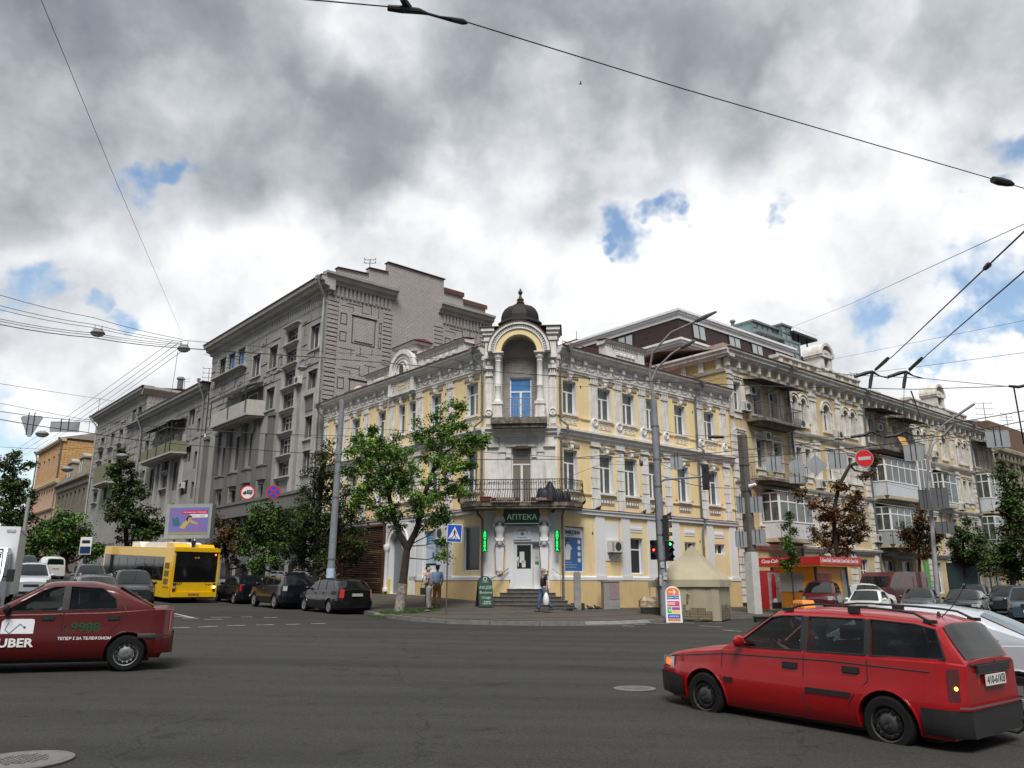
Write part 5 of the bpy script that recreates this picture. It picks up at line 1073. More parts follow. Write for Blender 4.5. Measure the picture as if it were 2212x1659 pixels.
b=MB(); b.extr([(0,13.7),(-.3,13.7),(-.5,14.0),(-.5,14.3),(0,14.6)],58.2,74); b.extr([(0,10.3),(-.2,10.3),(-.35,10.6),(0,10.7)],58.2,74); b.extr([(0,7.0),(-.2,7.0),(-.3,7.2),(0,7.25)],58.2,74); [b.box(58.5+i*1.0,58.8+i*1.0,-.35,0,13.2,13.8) for i in range(15)]; mk('cornice',b,BST,t,TI)
b=MB(); b.box(61,72,2,9,16.9,17.6); b.add([(60,1,16.9),(74,1,16.9),(74,5,18.6),(60,5,18.6)],[(0,1,2,3)]); mk('roof',b,mat('grey_roof',(.26,.27,.28),.7),t,TI)
oo=MB(); oo.box(63.2,64.2,-.8,-.0,12.1,12.2); 
# ---------------------------------------------------------------- cars
BLK=mat('black_plastic',(.018,.018,.019),.55,spec=.3,var=.3,vs=8,c2=(.035,.034,.032)); TYRE=mat('tyre_rubber',(.010,.010,.010),.9,spec=.15); CHR=mat('chrome_trim',(.55,.55,.56),.15,metal=1.)
ALLOY=mat('alloy_rim',(.50,.50,.52),.35,metal=.8,var=.3,vs=9); STEEL=mat('steel_rim',(.15,.165,.165),.55,metal=.3,var=.5,vs=12); DSTEEL=mat('dark_steel_rim',(.05,.05,.05),.5,metal=.4,var=.5,vs=12)
CGL=mat('dark_car_glass',(.006,.008,.009),.04,spec=.42); LAMPW=mat('clear_lamp',(.45,.46,.46),.1,spec=1.,coat=1.,var=.8,vs=14,c2=(.12,.12,.13)); LAMPR=mat('red_lamp',(.35,.012,.010),.15,coat=1.,emit=(.5,.01,.01),es=.15); LAMPD=mat('smoked_red_lamp',(.06,.006,.006),.15,coat=1.)
LAMPO=mat('orange_lamp',(.7,.16,.02),.2,coat=1.,emit=(1,.22,.03),es=.8); PLATE=mat('number_plate',(.62,.62,.58),.5); PTXT=mat('black_lettering',(.02,.02,.02),.6)
def paint(name,c,metal=0.,rough=.32): return mat('paint_'+name,c,rough+.05,metal=metal,coat=.6,spec=.3,var=.25,vs=2.5,c2=(c[0]*.75,c[1]*.75,c[2]*.75))
SEE=seeglass('see_through_glass',(.62,.66,.64),.0); SEED=seeglass('tinted_glass',(.14,.16,.165),.02)
def clean(me):
    bm=bmesh.new(); bm.from_mesh(me); bmesh.ops.remove_doubles(bm,verts=bm.verts,dist=.0008); bmesh.ops.dissolve_degenerate(bm,edges=bm.edges,dist=.0005); bmesh.ops.recalc_face_normals(bm,faces=bm.faces); bm.to_mesh(me); bm.free(); return me
def bool_cut(me,cutters,mats):
    clean(me)
    for cm in cutters:
        clean(cm); ob=bpy.data.objects.new('tmp',me); c=bpy.data.objects.new('cut',cm); col.objects.link(ob); col.objects.link(c)
        md=ob.modifiers.new('b','BOOLEAN'); md.operation='DIFFERENCE'; md.solver='MANIFOLD'; md.object=c
        dg=bpy.context.evaluated_depsgraph_get(); me=bpy.data.meshes.new_from_object(ob.evaluated_get(dg)); bpy.data.objects.remove(ob); bpy.data.objects.remove(c)
    me.materials.clear()
    for m in mats: me.materials.append(m)
    return me
def bodyprof(z,z0,H): # share of half width at height z
    return interp([(z0,.90),(z0+.07,.955),(z0+.2,.985),(z0+.38,1.0),(H*.5,1.0),(H*.6,.975),(H,.93)],z)
class Car:
    """x forward from the rear bumper, y left, z up; belt and roof are (x,z) outlines"""
    def __init__(s,L,W,H,belt,roof,wb,ro,wr,z0=.22,tum=.30,ftap=.30,rtap=.22,fc=.55,rc=.35):
        s.__dict__.update(L=L,W=W,H=H,belt=belt,roof=roof,wb=wb,ro=ro,wr=wr,z0=z0,tum=tum)
        s.plan=[(0,1-rtap),(.06,1-rtap*.62),(rc*.5,1-rtap*.25),(rc,1-rtap*.08),(rc*2.2,1.),(L-fc*1.9,1.),(L-fc,1-ftap*.12),(L-fc*.5,1-ftap*.36),(L-.12,1-ftap*.72),(L,1-ftap)]
        s.bm=min(z for x,z in belt[1:-1]); s.bt=max(z for x,z in belt)
    def w(s,x): return s.W/2*interp(s.plan,x)
    def bz(s,x): return interp(s.belt,x)
    def yside(s,x,z):
        b=s.bz(x)
        if z<=b: return s.w(x)*bodyprof(z,s.z0,max(b,.7))
        return s.w(x)*bodyprof(b,s.z0,max(b,.7))-.02-s.tum*(z-b)-.25*(z-b)**3
    def lower(s,inset=0):
        xs=sorted({round(x,3) for x,_ in s.plan}|{round(x,3) for x,_ in s.belt}|{round(s.L*i/30,3) for i in range(31)}); m=MB(); rows=[]
        for x in xs:
            zb=s.z0+(.10 if x<.15 or x>s.L-.2 else 0); zt=s.bz(x); hz=[zb,zb+.05,zb+.15,.46,.58,.70,zt-.16,zt-.07,zt-.02]; hz=[min(z,zt-.02) for z in hz]; hz=sorted(hz)
            pr=[(0,zb)]+[(s.w(x)*bodyprof(z,s.z0,max(zt,.7)),z) for z in hz]+[(s.w(x)*.86,zt+.012),(s.w(x)*.45,zt+.035),(0,zt+.04)]
            rows.append([(x,y,z) for y,z in pr]+[(x,-y,z) for y,z in pr[-2:0:-1]])
        n=len(rows[0])
        for r in rows: m.v+= [Vector(p) for p in r]
        for i in range(len(rows)-1):
            for j in range(n): m.f.append([i*n+j,i*n+(j+1)%n,(i+1)*n+(j+1)%n,(i+1)*n+j]); m.m.append(0)
        m.f.append(list(range(n))); m.m.append(0); m.f.append([(len(rows)-1)*n+j for j in range(n-1,-1,-1)]); m.m.append(0)
        return m
    def green(s,ins=0.,zlow=None):
        a,b=s.roof[0][0],s.roof[-1][0]; xs=sorted({round(x,3) for x,_ in s.roof}|{round(a+(b-a)*i/26,3) for i in range(27)}); m=MB(); rows=[]
        xs=[x for x in xs if interp(s.roof,x)-s.bz(x)>.004+ins] if ins else xs
        for x in xs:
            zt=max(interp(s.roof,x)-ins,s.bz(x)+.004); bb=s.bz(x)-.08 if zlow is None else zlow; yb=s.yside(x,s.bz(x))-.02-ins; h=zt-s.bz(x)
            ye=lambda z: max(.05,s.yside(x,max(z,s.bz(x)+.001))-.0-ins)
            k=min(1,h/.25); zs=[s.bz(x)+.001,s.bz(x)+h*.35,s.bz(x)+h*.7,zt-.085*k]
            pr=[(0,bb),(yb,bb)]+[(ye(z),z) for z in zs]+[(ye(zt-.03*k)-.035*k,zt-.03*k),(ye(zt)-.11*k,zt-.002),(ye(zt)*.6,zt+.022*k),(0,zt+.03*k)]
            rows.append([(x,y,z) for y,z in pr]+[(x,-y,z) for y,z in pr[-2:0:-1]])
        n=len(rows[0])
        for r in rows: m.v+=[Vector(p) for p in r]
        for i in range(len(rows)-1):
            for j in range(n): m.f.append([i*n+j,i*n+(j+1)%n,(i+1)*n+(j+1)%n,(i+1)*n+j]); m.m.append(1 if ins else 0)
        m.f.append(list(range(n))); m.m.append(1 if ins else 0); m.f.append([(len(rows)-1)*n+j for j in range(n-1,-1,-1)]); m.m.append(1 if ins else 0)
        return m
    def panel(s,poly,sd,off=.006,sub=6):
        "a sheet over the side surface; poly of (x,z)"
        zmin=min(z for _,z in poly); zmax=max(z for _,z in poly); bm=bmesh.new(); vs=[bm.verts.new((x,0,z)) for x,z in poly]; bm.faces.new(vs)
        for i in range(1,sub):
            z=zmin+(zmax-zmin)*i/sub; bmesh.ops.bisect_plane(bm,geom=bm.verts[:]+bm.edges[:]+bm.faces[:],plane_co=(0,0,z),plane_no=(0,0,1))
        xmin=min(x for x,_ in poly); xmax=max(x for x,_ in poly); k=max(1,int((xmax-xmin)/.2))
        for i in range(1,k): bmesh.ops.bisect_plane(bm,geom=bm.verts[:]+bm.edges[:]+bm.faces[:],plane_co=(xmin+(xmax-xmin)*i/k,0,0),plane_no=(1,0,0))
        m=MB(); ix={}
        for v in bm.verts: ix[v]=len(m.v); m.v.append(Vector((v.co.x,sd*(s.yside(v.co.x,v.co.z)+off),v.co.z)))
        for f in bm.faces: m.f.append([ix[v] for v in f.verts]); m.m.append(0)
        bm.free(); return m
    def screen(s,front,z0f=.06,z1f=.94,off=.012,edge=.09):
        R=s.roof
        if front: (xa,za),(xb,zb)=R[-1],R[-2]
        else: (xa,za),(xb,zb)=R[0],R[1]
        m=MB(); nx,nz=(zb-za),-(xb-xa)
        if nz<0: nx,nz=-nx,-nz
        l=math.hypot(nx,nz); nx/=l; nz/=l; rows=[]
        for i in range(7):
            t=lerp(z0f,z1f,i/6); x=lerp(xa,xb,t); z=lerp(za,zb,t); h=z-s.bz(x); k=min(1,h/.25); row=[]
            Y=s.yside(x,max(z,s.bz(x)+.001)); 
            for j in range(-6,7):
                f=j/6; y=f*(Y-edge-.02*k); cr=.03*k if abs(f)<.6 else .03*k*(1-(abs(f)-.6)/.4)*1.
                row.append((x+nx*off,y,z+nz*off+cr+.0))
            rows.append(row)
        n=13
        for r in rows: m.v+=[Vector(p) for p in r]
        for i in range(6):
            for j in range(n-1): m.f.append([i*n+j,i*n+j+1,(i+1)*n+j+1,(i+1)*n+j]); m.m.append(0)
        return m
    def outline(s,z,off=.008):
        "plan outline of the right/left skin: rear centre -> side -> front centre, as (x,y)"
        P=[(0,0),(0,s.w(0)*.5*bodyprof(z,s.z0,s.bz(0)))]
        for x in sorted({round(x,3) for x,_ in s.plan}|{round(s.L*i/60,3) for i in range(61)}): P.append((x,s.w(x)*bodyprof(z,s.z0,max(s.bz(x),.7))))
        P+=[(s.L,s.w(s.L)*.5),(s.L,0)]; out=[]
        for i,(x,y) in enumerate(P):
            a=P[max(i-1,0)]; b=P[min(i+1,len(P)-1)]; dx,dy=b[0]-a[0],b[1]-a[1]; l=math.hypot(dx,dy) or 1
            nx,ny=-dy/l,dx/l
            if i in (0,len(P)-1): nx,ny=(-1 if i==0 else 1),0
            out.append((x+nx*off,y+ny*off))
        return out
    def wrap(s,zs,sel,sd,off=.008,m=None):
        "strip of skin between heights zs, for outline points chosen by sel(x,y)"
        m=m or MB(); rows=[]
        for z in zs:
            P=s.outline(z,off); rows.append([(x,sd*y,z) for x,y in P])
        idx=[i for i,(x,y,_) in enumerate(rows[0]) if sel(x,abs(y))]
        b=len(m.v); n=len(idx)
        for r in rows: m.v+=[Vector(r[i]) for i in idx]
        for i in range(len(zs)-1):
            for j in range(n-1): m.f.append([b+i*n+j,b+i*n+j+1,b+(i+1)*n+j+1,b+(i+1)*n+j]); m.m.append(0)
        return m
WHC={}
def wheel_meshes(r,kind):
    k=(round(r,3),kind)
    if k in WHC: return WHC[k]
    t=MB(); w=.19; ri=r*.66
    t.lathe([(ri,-.0),(ri+.01,.0),(r-.03,.0),(r-.01,.02),(r,.05),(r,w-.04),(r-.02,w-.005),(ri,w)],(0,0,0),28,'y',cap=False); ty=mesh('tyre',t,TYRE,1)
    m=MB(); mt={'alloy':ALLOY,'steel':STEEL,'dark':DSTEEL,'cap':ALLOY}[kind]
    m.lathe([(ri,0),(ri,.012),(ri*.93,.02),(ri*.90,.07 if kind!='cap' else .03)],(0,-.004,0),28,'y',cap=False); m.lathe([(ri*1.0,.10),(0,.10)],(0,0,0),20,'y',mi=1)
    if kind=='alloy':
        m.lathe([(ri*.9,.10),(0,.10)],(0,0,0),20,'y',mi=1)
        for i in range(7):
            T=Matrix.Rotation(i*2*PI/7,4,'Y'); m.T=T; m.prism([(-.028,ri*.12),(.028,ri*.12),(.04,ri*.93),(-.04,ri*.93)],.004,.04)
        m.T=None; m.lathe([(0,-.004),(ri*.16,0),(ri*.2,.02),(ri*.2,.05)],(0,0,0),14,'y')
    elif kind=='cap':
        m.lathe([(ri*.93,.015),(ri*.75,-.002),(ri*.3,.006),(ri*.2,-.004),(0,-.004)],(0,0,0),24,'y')
        for i in range(9):
            a=i*2*PI/9; m.T=Matrix.Rotation(a,4,'Y'); m.prism([(-.016,ri*.42),(.016,ri*.42),(.024,ri*.8),(-.024,ri*.8)],-.006,.0,1)
        m.T=None
    else:
        m.lathe([(ri*.90,.06),(ri*.78,.02),(ri*.62,.035),(ri*.42,.005),(ri*.3,.0),(0,.0)],(0,0,0),28,'y',cap=False)
        for i in range(12): a=i*PI/6; m.T=Matrix.Rotation(a,4,'Y'); m.box(-.024,.024,.004,.03,ri*.66,ri*.80,1)
        for i in range(4): a=i*PI/2+.4; m.T=Matrix.Rotation(a,4,'Y'); m.lathe([(.02,-.012),(.02,.01)],(0,0,ri*.2),8,'y',mi=0)
        m.T=None
    rm=mesh('rim',m,[mt,TYRE],1); WHC[k]=(ty,rm); return ty,rm
def build_car(name,label,cat,loc,head,P,color,opt=None,group=None):
    """head: compass angle of the nose, degrees clockwise from +Y"""
    o=dict(rim='alloy',glass=CGL,bump=None,sides=(-1,1),tail='std',plate=None,hollow=False,rails=None,mirror=None,head='std'); o.update(opt or {})
    t=thing(name,label,cat,loc,0,group); a=rad(90-head); slope=Vector((cos(a),sin(a),0))
    mid=Vector(loc); dz=(road_z(mid.x+slope.x,mid.y+slope.y)-road_z(mid.x-slope.x,mid.y-slope.y))/2
    t.rotation_euler=(0,-math.atan(dz),a)
    c=P; X0=-(c.ro+c.wb/2); OFF=Matrix.Translation((X0,0,0)); wr=c.wr; axr=c.ro; axf=c.ro+c.wb
    bumpm=o['bump'] or color
    def M(mb,nm,mats,sm=1,par=None): return mk(nm,mb,mats,par or t,OFF if par is None else None,sm)
    # body: lower shell with real wheel arches, cabin shell
    low=mesh('low',c.lower(),[color,BLK]); cuts=[]
    for ax in (axr,axf):
        for sd in (-1,1):
            m=MB(); m.lathe([(wr+.055,-.17),(wr+.055,.17)],(ax,sd*(c.W/2-.09),wr*1.0),28,'y',mi=1); cm=mesh('c',m,[color,BLK]); cuts.append(cm)
    gr=mesh('gr',c.green(),[color,BLK])
    wins=o['wins']; gcuts=[]
    if o['hollow']:
        inn=mesh('i',c.green(.045,zlow=.42),[color,BLK]); gcuts.append(inn)
        for poly in wins:
            m=MB(); m.prism(poly[::1],-1.2,1.2,1); gcuts.append(mesh('w',m,[color,BLK]))
        for fr in (True,False):
            R=c.roof; (xa,za),(xb,zb)=(R[-1],R[-2]) if fr else (R[0],R[1])
            A=(lerp(xa,xb,.10),lerp(za,zb,.10)); B=(lerp(xa,xb,.90),lerp(za,zb,.90)); m=MB(); sg=1 if fr else -1
            vs=[]
            for (x,z),w_ in ((A,c.yside(A[0],A[1]+.02)-.12),(B,c.yside(B[0],B[1])-.13)):
                for y in (-w_,w_):
                    for d in (-.25,.25): vs.append((x+sg*d*.8,y,z+d*.6))
            m.add(vs,[(0,1,3,2),(4,6,7,5),(0,4,5,1),(2,3,7,6),(0,2,6,4),(1,5,7,3)],1); gcuts.append(mesh('w',m,[color,BLK]))
        R=c.roof; m=MB(); m.prism([(R[0][0]+.22,.42),(R[-1][0]-.12,.42),(R[-1][0]-.12,1.3),(R[0][0]+.22,1.3)],-(c.W/2-.13),c.W/2-.13,1); cuts.append(mesh('i2',m,[color,BLK]))
    low=bool_cut(low,cuts,[color,BLK])
    if gcuts: gr=bool_cut(gr,gcuts,[color,BLK])
    bm=bmesh.new(); bm.from_mesh(low); bm.from_mesh(gr); me=bpy.data.meshes.new('body'); bm.to_mesh(me); bm.free()
    for m_ in (color,BLK): me.materials.append(m_)
    me.polygons.foreach_set('use_smooth',[True]*len(me.polygons)); me.set_sharp_from_angle(angle=rad(32)); body=link('body',me,t,OFF)
    # wheel arch lips
    m=MB()
    for ax in (axr,axf):
        for sd in (-1,1):
            pts=[]
            for i in range(15):
                th=rad(-12+204*i/14); x=ax+(wr+.06)*cos(th); z=wr+(wr+.06)*sin(th)
                if z>c.z0: pts.append((x,sd*(c.yside(x,z)+.0),z))
            m.tube(pts,.016,6)
    M(m,'arch_lip',color)
    # glass
    gm=o['glass']
    def trim(poly,g): 
        cx_=sum(x for x,_ in poly)/len(poly); cz_=sum(z for _,z in poly)/len(poly); return [(cx_+(x-cx_)*g,cz_+(z-cz_)*g) for x,z in poly]
    for sd in o['sides']:
        for k,poly in enumerate(wins):
            if not o['hollow']: M(c.panel(poly,sd,.004),'window_seal',BLK)
            else:
                m=MB(); pp=poly+[poly[0]]; m.tube([(x,sd*(c.yside(x,z)+.0),z) for x,z in pp],.012,5,caps=False); M(m,'window_seal',BLK)
            M(c.panel(trim(poly,.955),sd,.010 if not o['hollow'] else -.012),'side_window',(SEE if k==o.get('open',-1) else SEED) if o['hollow'] else gm)
    M(c.screen(True),'windscreen',SEED if o['hollow'] else gm); 
    if o.get('rearwin',True): M(c.screen(False,*o.get('rw',(.08,.93))),'rear_window',SEED if o['hollow'] else gm)
    for sd in o['sides']:
        for i in range(len(wins)-1):
            A=wins[i]; B2=wins[i+1]; M(c.panel([B2[1],A[0],A[-1],B2[2]],sd,.003,4),'pillar_trim',BLK)
    # door gaps, handles, side moulding
    for sd in o['sides']:
        m=MB()
        for ln in o.get('gaps',[]):
            pts=[]
            for (xa,za),(xb,zb) in zip(ln,ln[1:]):
                for i in range(6): x=lerp(xa,xb,i/6); z=lerp(za,zb,i/6); pts.append((x,sd*(c.yside(x,z)+.0015),z))
            x,z=ln[-1]; pts.append((x,sd*(c.yside(x,z)+.0015),z)); m.tube(pts,.0065,4)
        if m.v: M(m,'door_gap',BLK)
        for hx,hz in o.get('handles',[]):
            m=MB(); y=sd*c.yside(hx,hz); m.box(hx-.09,hx+.09,y-.02,y+.02,hz-.028,hz+.028); m.box(hx-.11,hx+.11,y-.004*1,y+.004,hz-.04,hz+.04); M(m,'door_handle',o.get('hm',color))
        for (xa,xb,za,zb) in o.get('strips',[]):
            M(c.panel([(xa,za),(xb,za),(xb,zb),(xa,zb)],sd,.012,2),'side_moulding',BLK)
        if o['mirror']:
            mx,mz=o['mirror']; y=c.yside(mx,mz); m=MB(); m.ball((mx,sd*(y+.12),mz),.1,10,sc=(.55,1.1,.75)); m.tube([(mx,sd*(y-.02),mz-.03),(mx,sd*(y+.1),mz-.02)],.025,6); M(m,'mirror',o.get('mm',color))
    # bumpers wrap both ends
    z0=c.z0; zb0=o.get('bz',(z0+.08,.56))
    for sd in (-1,1): pass
    for nm,cond in (('rear_bumper',lambda x,y:x<c.ro-c.wr-.075),('front_bumper',lambda x,y:x>c.L-(c.L-c.ro-c.wb-c.wr-.075))):
        m=MB(); zs=[zb0[0],zb0[0]+.03,lerp(*zb0,.5),zb0[1]-.03,zb0[1]]
        for sd in (-1,1): c.wrap(zs,cond,sd,.028,m)
        M(m,nm,bumpm,1)
    # lamps
    for sd in (-1,1):
        if o['head']!='none':
            za,zb,fx,fy=o.get('hl',(.60,.76,.5,.42))
            M(c.wrap([za,(za+zb)/2,zb],lambda x,y:x>c.L-fx and (y>c.W/2*fy),sd,.014),'headlight',LAMPW)
        za,zb,fx,fy=o.get('tl',(.72,.98,.22,.62))
        if o['tail']!='none': M(c.wrap([za,(za+zb)/2,zb],lambda x,y:x<fx and y>c.W/2*fy,sd,.014),'tail_light',o.get('tm',LAMPR))
    m=MB(); za,zb=o.get('gz',(.56,.70))
    for sd in (-1,1): c.wrap([za,zb],lambda x,y:x>c.L-.3 and y<c.W/2*.45,sd,.02,m)
    M(m,'grille',BLK)
    if o.get('grillebar'): m=MB(); [c.wrap([zb-.02,zb+.015],lambda x,y:x>c.L-.3 and y<c.W/2*.5,sd,.03,m) for sd in (-1,1)]; M(m,'chrome_bar',CHR)
    for front,txt,pz in o.get('plates',[]):
        x=c.L+.035 if front else -.035; m=MB(); m.box(x-.006,x+.006,-.26,.26,pz-.057,pz+.057); pl=M(m,'number_plate',PLATE,0)
        if txt: text('lettering',txt,.115,pl,Matrix.Translation((x+(.008 if front else -.008),0,pz))@Matrix.Rotation(PI/2 if front else -PI/2,4,'Z'),PTXT,.002)
    # wheels
    ty,rm=wheel_meshes(wr,o['rim'])
    for ax in (axr,axf):
        for sd in (-1,1):
            w=link('wheel',None,t,OFF@Matrix.Translation((ax,sd*(c.W/2-.015),wr))@(Matrix.Rotation(PI,4,'Z') if sd>0 else Matrix.Identity(4)))
            link('tyre',ty,w); link('rim',rm,w)
    m=MB(); m.box(.35,c.L-.35,-c.W*.36,c.W*.36,z0-.06,z0+.12); M(m,'underbody',BLK,0)
    if o['rails']:
        xa,xb,h,mm_=o['rails']
        for sd in (-1,1):
            m=MB(); f=lambda x:(x,sd*(c.yside(x,interp(c.roof,x))-.06),interp(c.roof,x)+.01)
            n=10; pts=[]
            for i in range(n+1):
                x=lerp(xa,xb,i/n); p=f(x); k=min(1,min(i,n-i)/1.2); pts.append((p[0],p[1],p[2]+h*k))
            m.tube(pts,.015,6)
            for i in (0,n//2,n): p=f(lerp(xa,xb,i/n)); m.box(p[0]-.07,p[0]+.07,p[1]-.022,p[1]+.022,p[2]-.02,p[2]+(h if i==n//2 else .02))
            M(m,'roof_rail',mm_)
    return t,body,OFF,M
# -- shapes
def gapset(xs,zl,zt): return [[(x,zt),(x,zl)] for x in xs]
ESTATE=Car(4.28,1.69,1.47,[(0,.98),(.15,1.0),(1.2,.985),(2.6,.945),(3.02,.925),(3.5,.87),(3.95,.79),(4.18,.72),(4.28,.64)],[(.02,.99),(.26,1.37),(.5,1.43),(1.0,1.46),(1.7,1.475),(2.2,1.45),(2.32,1.43),(3.05,.92)],2.52,.82,.295,.20,.26,.34,.20,.55,.30)
SEDAN=Car(4.25,1.74,1.52,[(0,1.03),(.12,1.06),(.36,1.055),(1.1,1.0),(2.6,.965),(2.95,.95),(3.8,.86),(4.12,.78),(4.25,.70)],[(.33,1.06),(.98,1.42),(1.4,1.505),(2.0,1.49),(2.12,1.465),(2.95,.955)],2.63,.72,.305,.22,.24,.32,.26)
SALOON=Car(4.75,1.82,1.46,[(0,1.0),(.12,1.04),(.75,1.03),(1.5,.985),(3.1,.94),(3.5,.93),(4.4,.82),(4.67,.74),(4.75,.66)],[(.72,1.03),(1.5,1.38),(2.1,1.455),(2.65,1.44),(2.85,1.41),(3.62,.925)],2.75,1.02,.32,.18,.30,.34,.28)
WAGON=Car(4.56,1.73,1.50,[(0,1.0),(.1,1.02),(1.0,1.0),(2.9,.95),(3.45,.93),(4.15,.83),(4.48,.75),(4.56,.68)],[(.10,1.01),(.5,1.38),(.95,1.47),(1.9,1.50),(2.55,1.475),(2.7,1.45),(3.5,.93)],2.60,.98,.31,.20,.26,.34,.24)
SUV=Car(4.65,1.83,1.70,[(0,1.10),(.1,1.12),(1.0,1.10),(3.0,1.06),(3.5,1.05),(4.3,.98),(4.57,.88),(4.65,.80)],[(.08,1.12),(.42,1.56),(.9,1.68),(1.9,1.70),(2.6,1.68),(2.78,1.655),(3.55,1.05)],2.68,1.0,.36,.28,.24,.26,.20)
HATCH=Car(3.87,1.69,1.55,[(0,1.0),(.1,1.02),(1.0,1.0),(2.5,.98),(2.9,.97),(3.5,.86),(3.80,.74),(3.87,.66)],[(.05,1.02),(.4,1.40),(.8,1.52),(1.5,1.55),(2.05,1.51),(2.2,1.48),(3.1,.95)],2.50,.62,.295,.20,.26,.36,.22)
def std_wins(c,pts): return pts
W_EST=[[(1.88,.985),(2.86,.965),(2.33,1.355),(2.20,1.38),(1.90,1.395)],[(1.05,1.0),(1.79,.985),(1.80,1.39),(1.08,1.395)],[(.17,1.02),(.98,1.0),(1.01,1.395),(.5,1.37),(.27,1.325)]]
W_SED=[[(1.80,1.025),(2.66,1.01),(2.15,1.355),(1.98,1.42),(1.82,1.43)],[(.94,1.05),(1.70,1.03),(1.72,1.43),(1.22,1.405),(.98,1.22)]]
W_SAL=[[(2.25,1.0),(3.2,.985),(2.78,1.33),(2.3,1.385)],[(1.3,1.03),(2.17,1.0),(2.2,1.385),(1.75,1.355)]]
W_WAG=[[(2.36,1.0),(3.15,.985),(2.72,1.36),(2.38,1.41)],[(1.50,1.03),(2.28,1.0),(2.3,1.41),(1.60,1.425)],[(.62,1.05),(1.42,1.03),(1.52,1.425),(.98,1.40)]]
W_SUV=[[(2.40,1.12),(3.18,1.105),(2.78,1.53),(2.42,1.6)],[(1.50,1.14),(2.32,1.12),(2.34,1.6),(1.56,1.61)],[(.55,1.17),(1.42,1.145),(1.48,1.61),(.85,1.57)]]
W_HAT=[[(1.85,1.04),(2.65,1.02),(2.12,1.42),(1.88,1.46)],[(1.05,1.06),(1.77,1.04),(1.8,1.46),(1.15,1.46)],[(.5,1.09),(.97,1.065),(1.06,1.45),(.72,1.38)]]
RED=paint('red',(.27,.003,.005)); DRED=paint('dark_red',(.075,.004,.004),.1); MAR=paint('maroon',(.060,.004,.008)); BLACK=paint('black',(.006,.006,.007),0,.2); NAVY=paint('blue_black',(.006,.007,.012),0,.2); WHITE=paint('white',(.60,.61,.60)); SILV=paint('silver_white',(.50,.53,.57),.4); GREYP=paint('grey',(.085,.09,.095),.5); GRAPH=paint('graphite',(.03,.033,.038),.4); YELP=paint('bus_yellow',(.72,.43,.006)); BLUEG=paint('blue_grey',(.05,.08,.11),.4)
# -- red estate in the right foreground
gw_=[[(3.04,.91),(3.06,.55),(2.98,.26)],[(1.83,1.0),(1.84,.6),(1.80,.24)],[(1.02,1.0),(1.02,.72),(1.18,.56),(1.26,.45)]]
fw=Vector((2.62,11.45,0)); rw_=Vector((4.22,9.45,0)); hd=(fw-rw_).normalized(); rt=Vector((hd.y,-hd.x,0)); mid=(fw+rw_)/2+rt*.80; hdg=math.degrees(math.atan2(hd.x,hd.y)); mid.z=-.05
E,body,OFF,M=build_car('estate_car','red estate car with black roof rails and an orange taxi light, in the right foreground','car',mid,hdg,ESTATE,RED,dict(hollow=True,wins=W_EST,rim='dark',bump=BLK,gaps=gw_+[[(.1,.88),(1.5,.90),(3.0,.86),(4.0,.75)]],handles=[(2.02,.80),(1.22,.82)],hm=BLK,strips=[(1.22,1.80,.52,.575),(2.86,3.0,.52,.575)],mirror=(2.72,1.04),bz=(.24,.52),br=.75,bf=.50,tl=(.60,.93,.20,.80),tm=LAMPD,hl=(.60,.74,.42,.45),rails=(.35,2.15,.055,BLK),open=0,plates=[(False,'410-61КВ',.80)],rw=(.06,.95)))
m=MB(); [m.box(-.01,.03,y0,y1,.955,.975) for y0,y1 in ((-.55,.55),)]; m.tube([(-.0,-.1,.98),(.13,-.45,1.12)],.012,5); M(m,'rear_wiper',BLK)
m=MB(); m.box(-.035,-.01,-.42,.42,.88,.96); M(m,'tailgate_handle',BLK)
# interior: seats, driver's wheel, taxi roof lamp, aerial, tow hook, turn signals
SEATM=mat('car_seat_cloth',(.045,.045,.05),.95)
for y in (-.36,.36):
    for x in (1.62,.85):
        m=MB(); m.box(x,x+.5,y-.24,y+.24,.42,.62); m.prism([(x-.02,.60),(x+.12,.60),(x-.10,1.12),(x-.20,1.12)],y-.23,y+.23); m.box(x-.22,x-.12,y-.12,y+.12,1.14,1.30); M(m,'seat',SEATM)
m=MB(); m.box(2.55,2.9,-.68,.68,.5,.88); M(m,'dashboard',BLK)
m=MB(); T=Matrix.Translation((2.42,.36,.95))@Matrix.Rotation(rad(-62),4,'Y'); m.T=T; m.tube([(.18*cos(2*PI*i/20),.18*sin(2*PI*i/20),0) for i in range(21)],.014,6); m.box(-.17,.17,-.02,.02,-.01,.01); M(m,'steering_wheel',BLK)
m=MB(); m.box(2.10,2.30,-.05,.25,1.46,1.475); m.prism([(2.10,1.475),(2.30,1.475),(2.26,1.57),(2.14,1.57)],-.04,.24)
TAXIO=mat('orange_taxi_plastic',(.72,.27,.04),.45)
rl=M(m,'taxi_light',TAXIO,0)
m=MB()
for i in range(6):
    for j in range(2): x=2.54+.0*j; m.box(2.145+i*.024,2.157+i*.024,.242,.246,1.49+((i+j)%2)*.022,1.51+((i+j)%2)*.022)
mk('checker',m,PTXT,rl,None)
m=MB(); m.tube([(.45,0.1,1.42),(.30,.1,1.56),(.0,.1,1.98)],.007,5,r2=.003); m.lathe([(.03,0),(.022,.05),(.012,.08)],(.46,.1,1.42),8); M(m,'aerial',BLK)
m=MB(); m.tube([(.15,-.2,.26),(-.12,-.2,.24),(-.20,-.2,.30),(-.20,-.2,.36)],.02,6); m.ball((-.20,-.2,.38),.026,8); M(m,'tow_hook',BLK)
M(ESTATE.wrap([.62,.66,.71],lambda x,y:x>ESTATE.L-.33 and y>.60,1,.022),'indicator',LAMPO)
m=MB(); m.ball((.08,.745,.735),.022,8,sc=(1,.6,1.)); M(m,'indicator',mat('lit_orange_bulb',(1,.25,.03),.3,emit=(1,.30,.04),es=6))
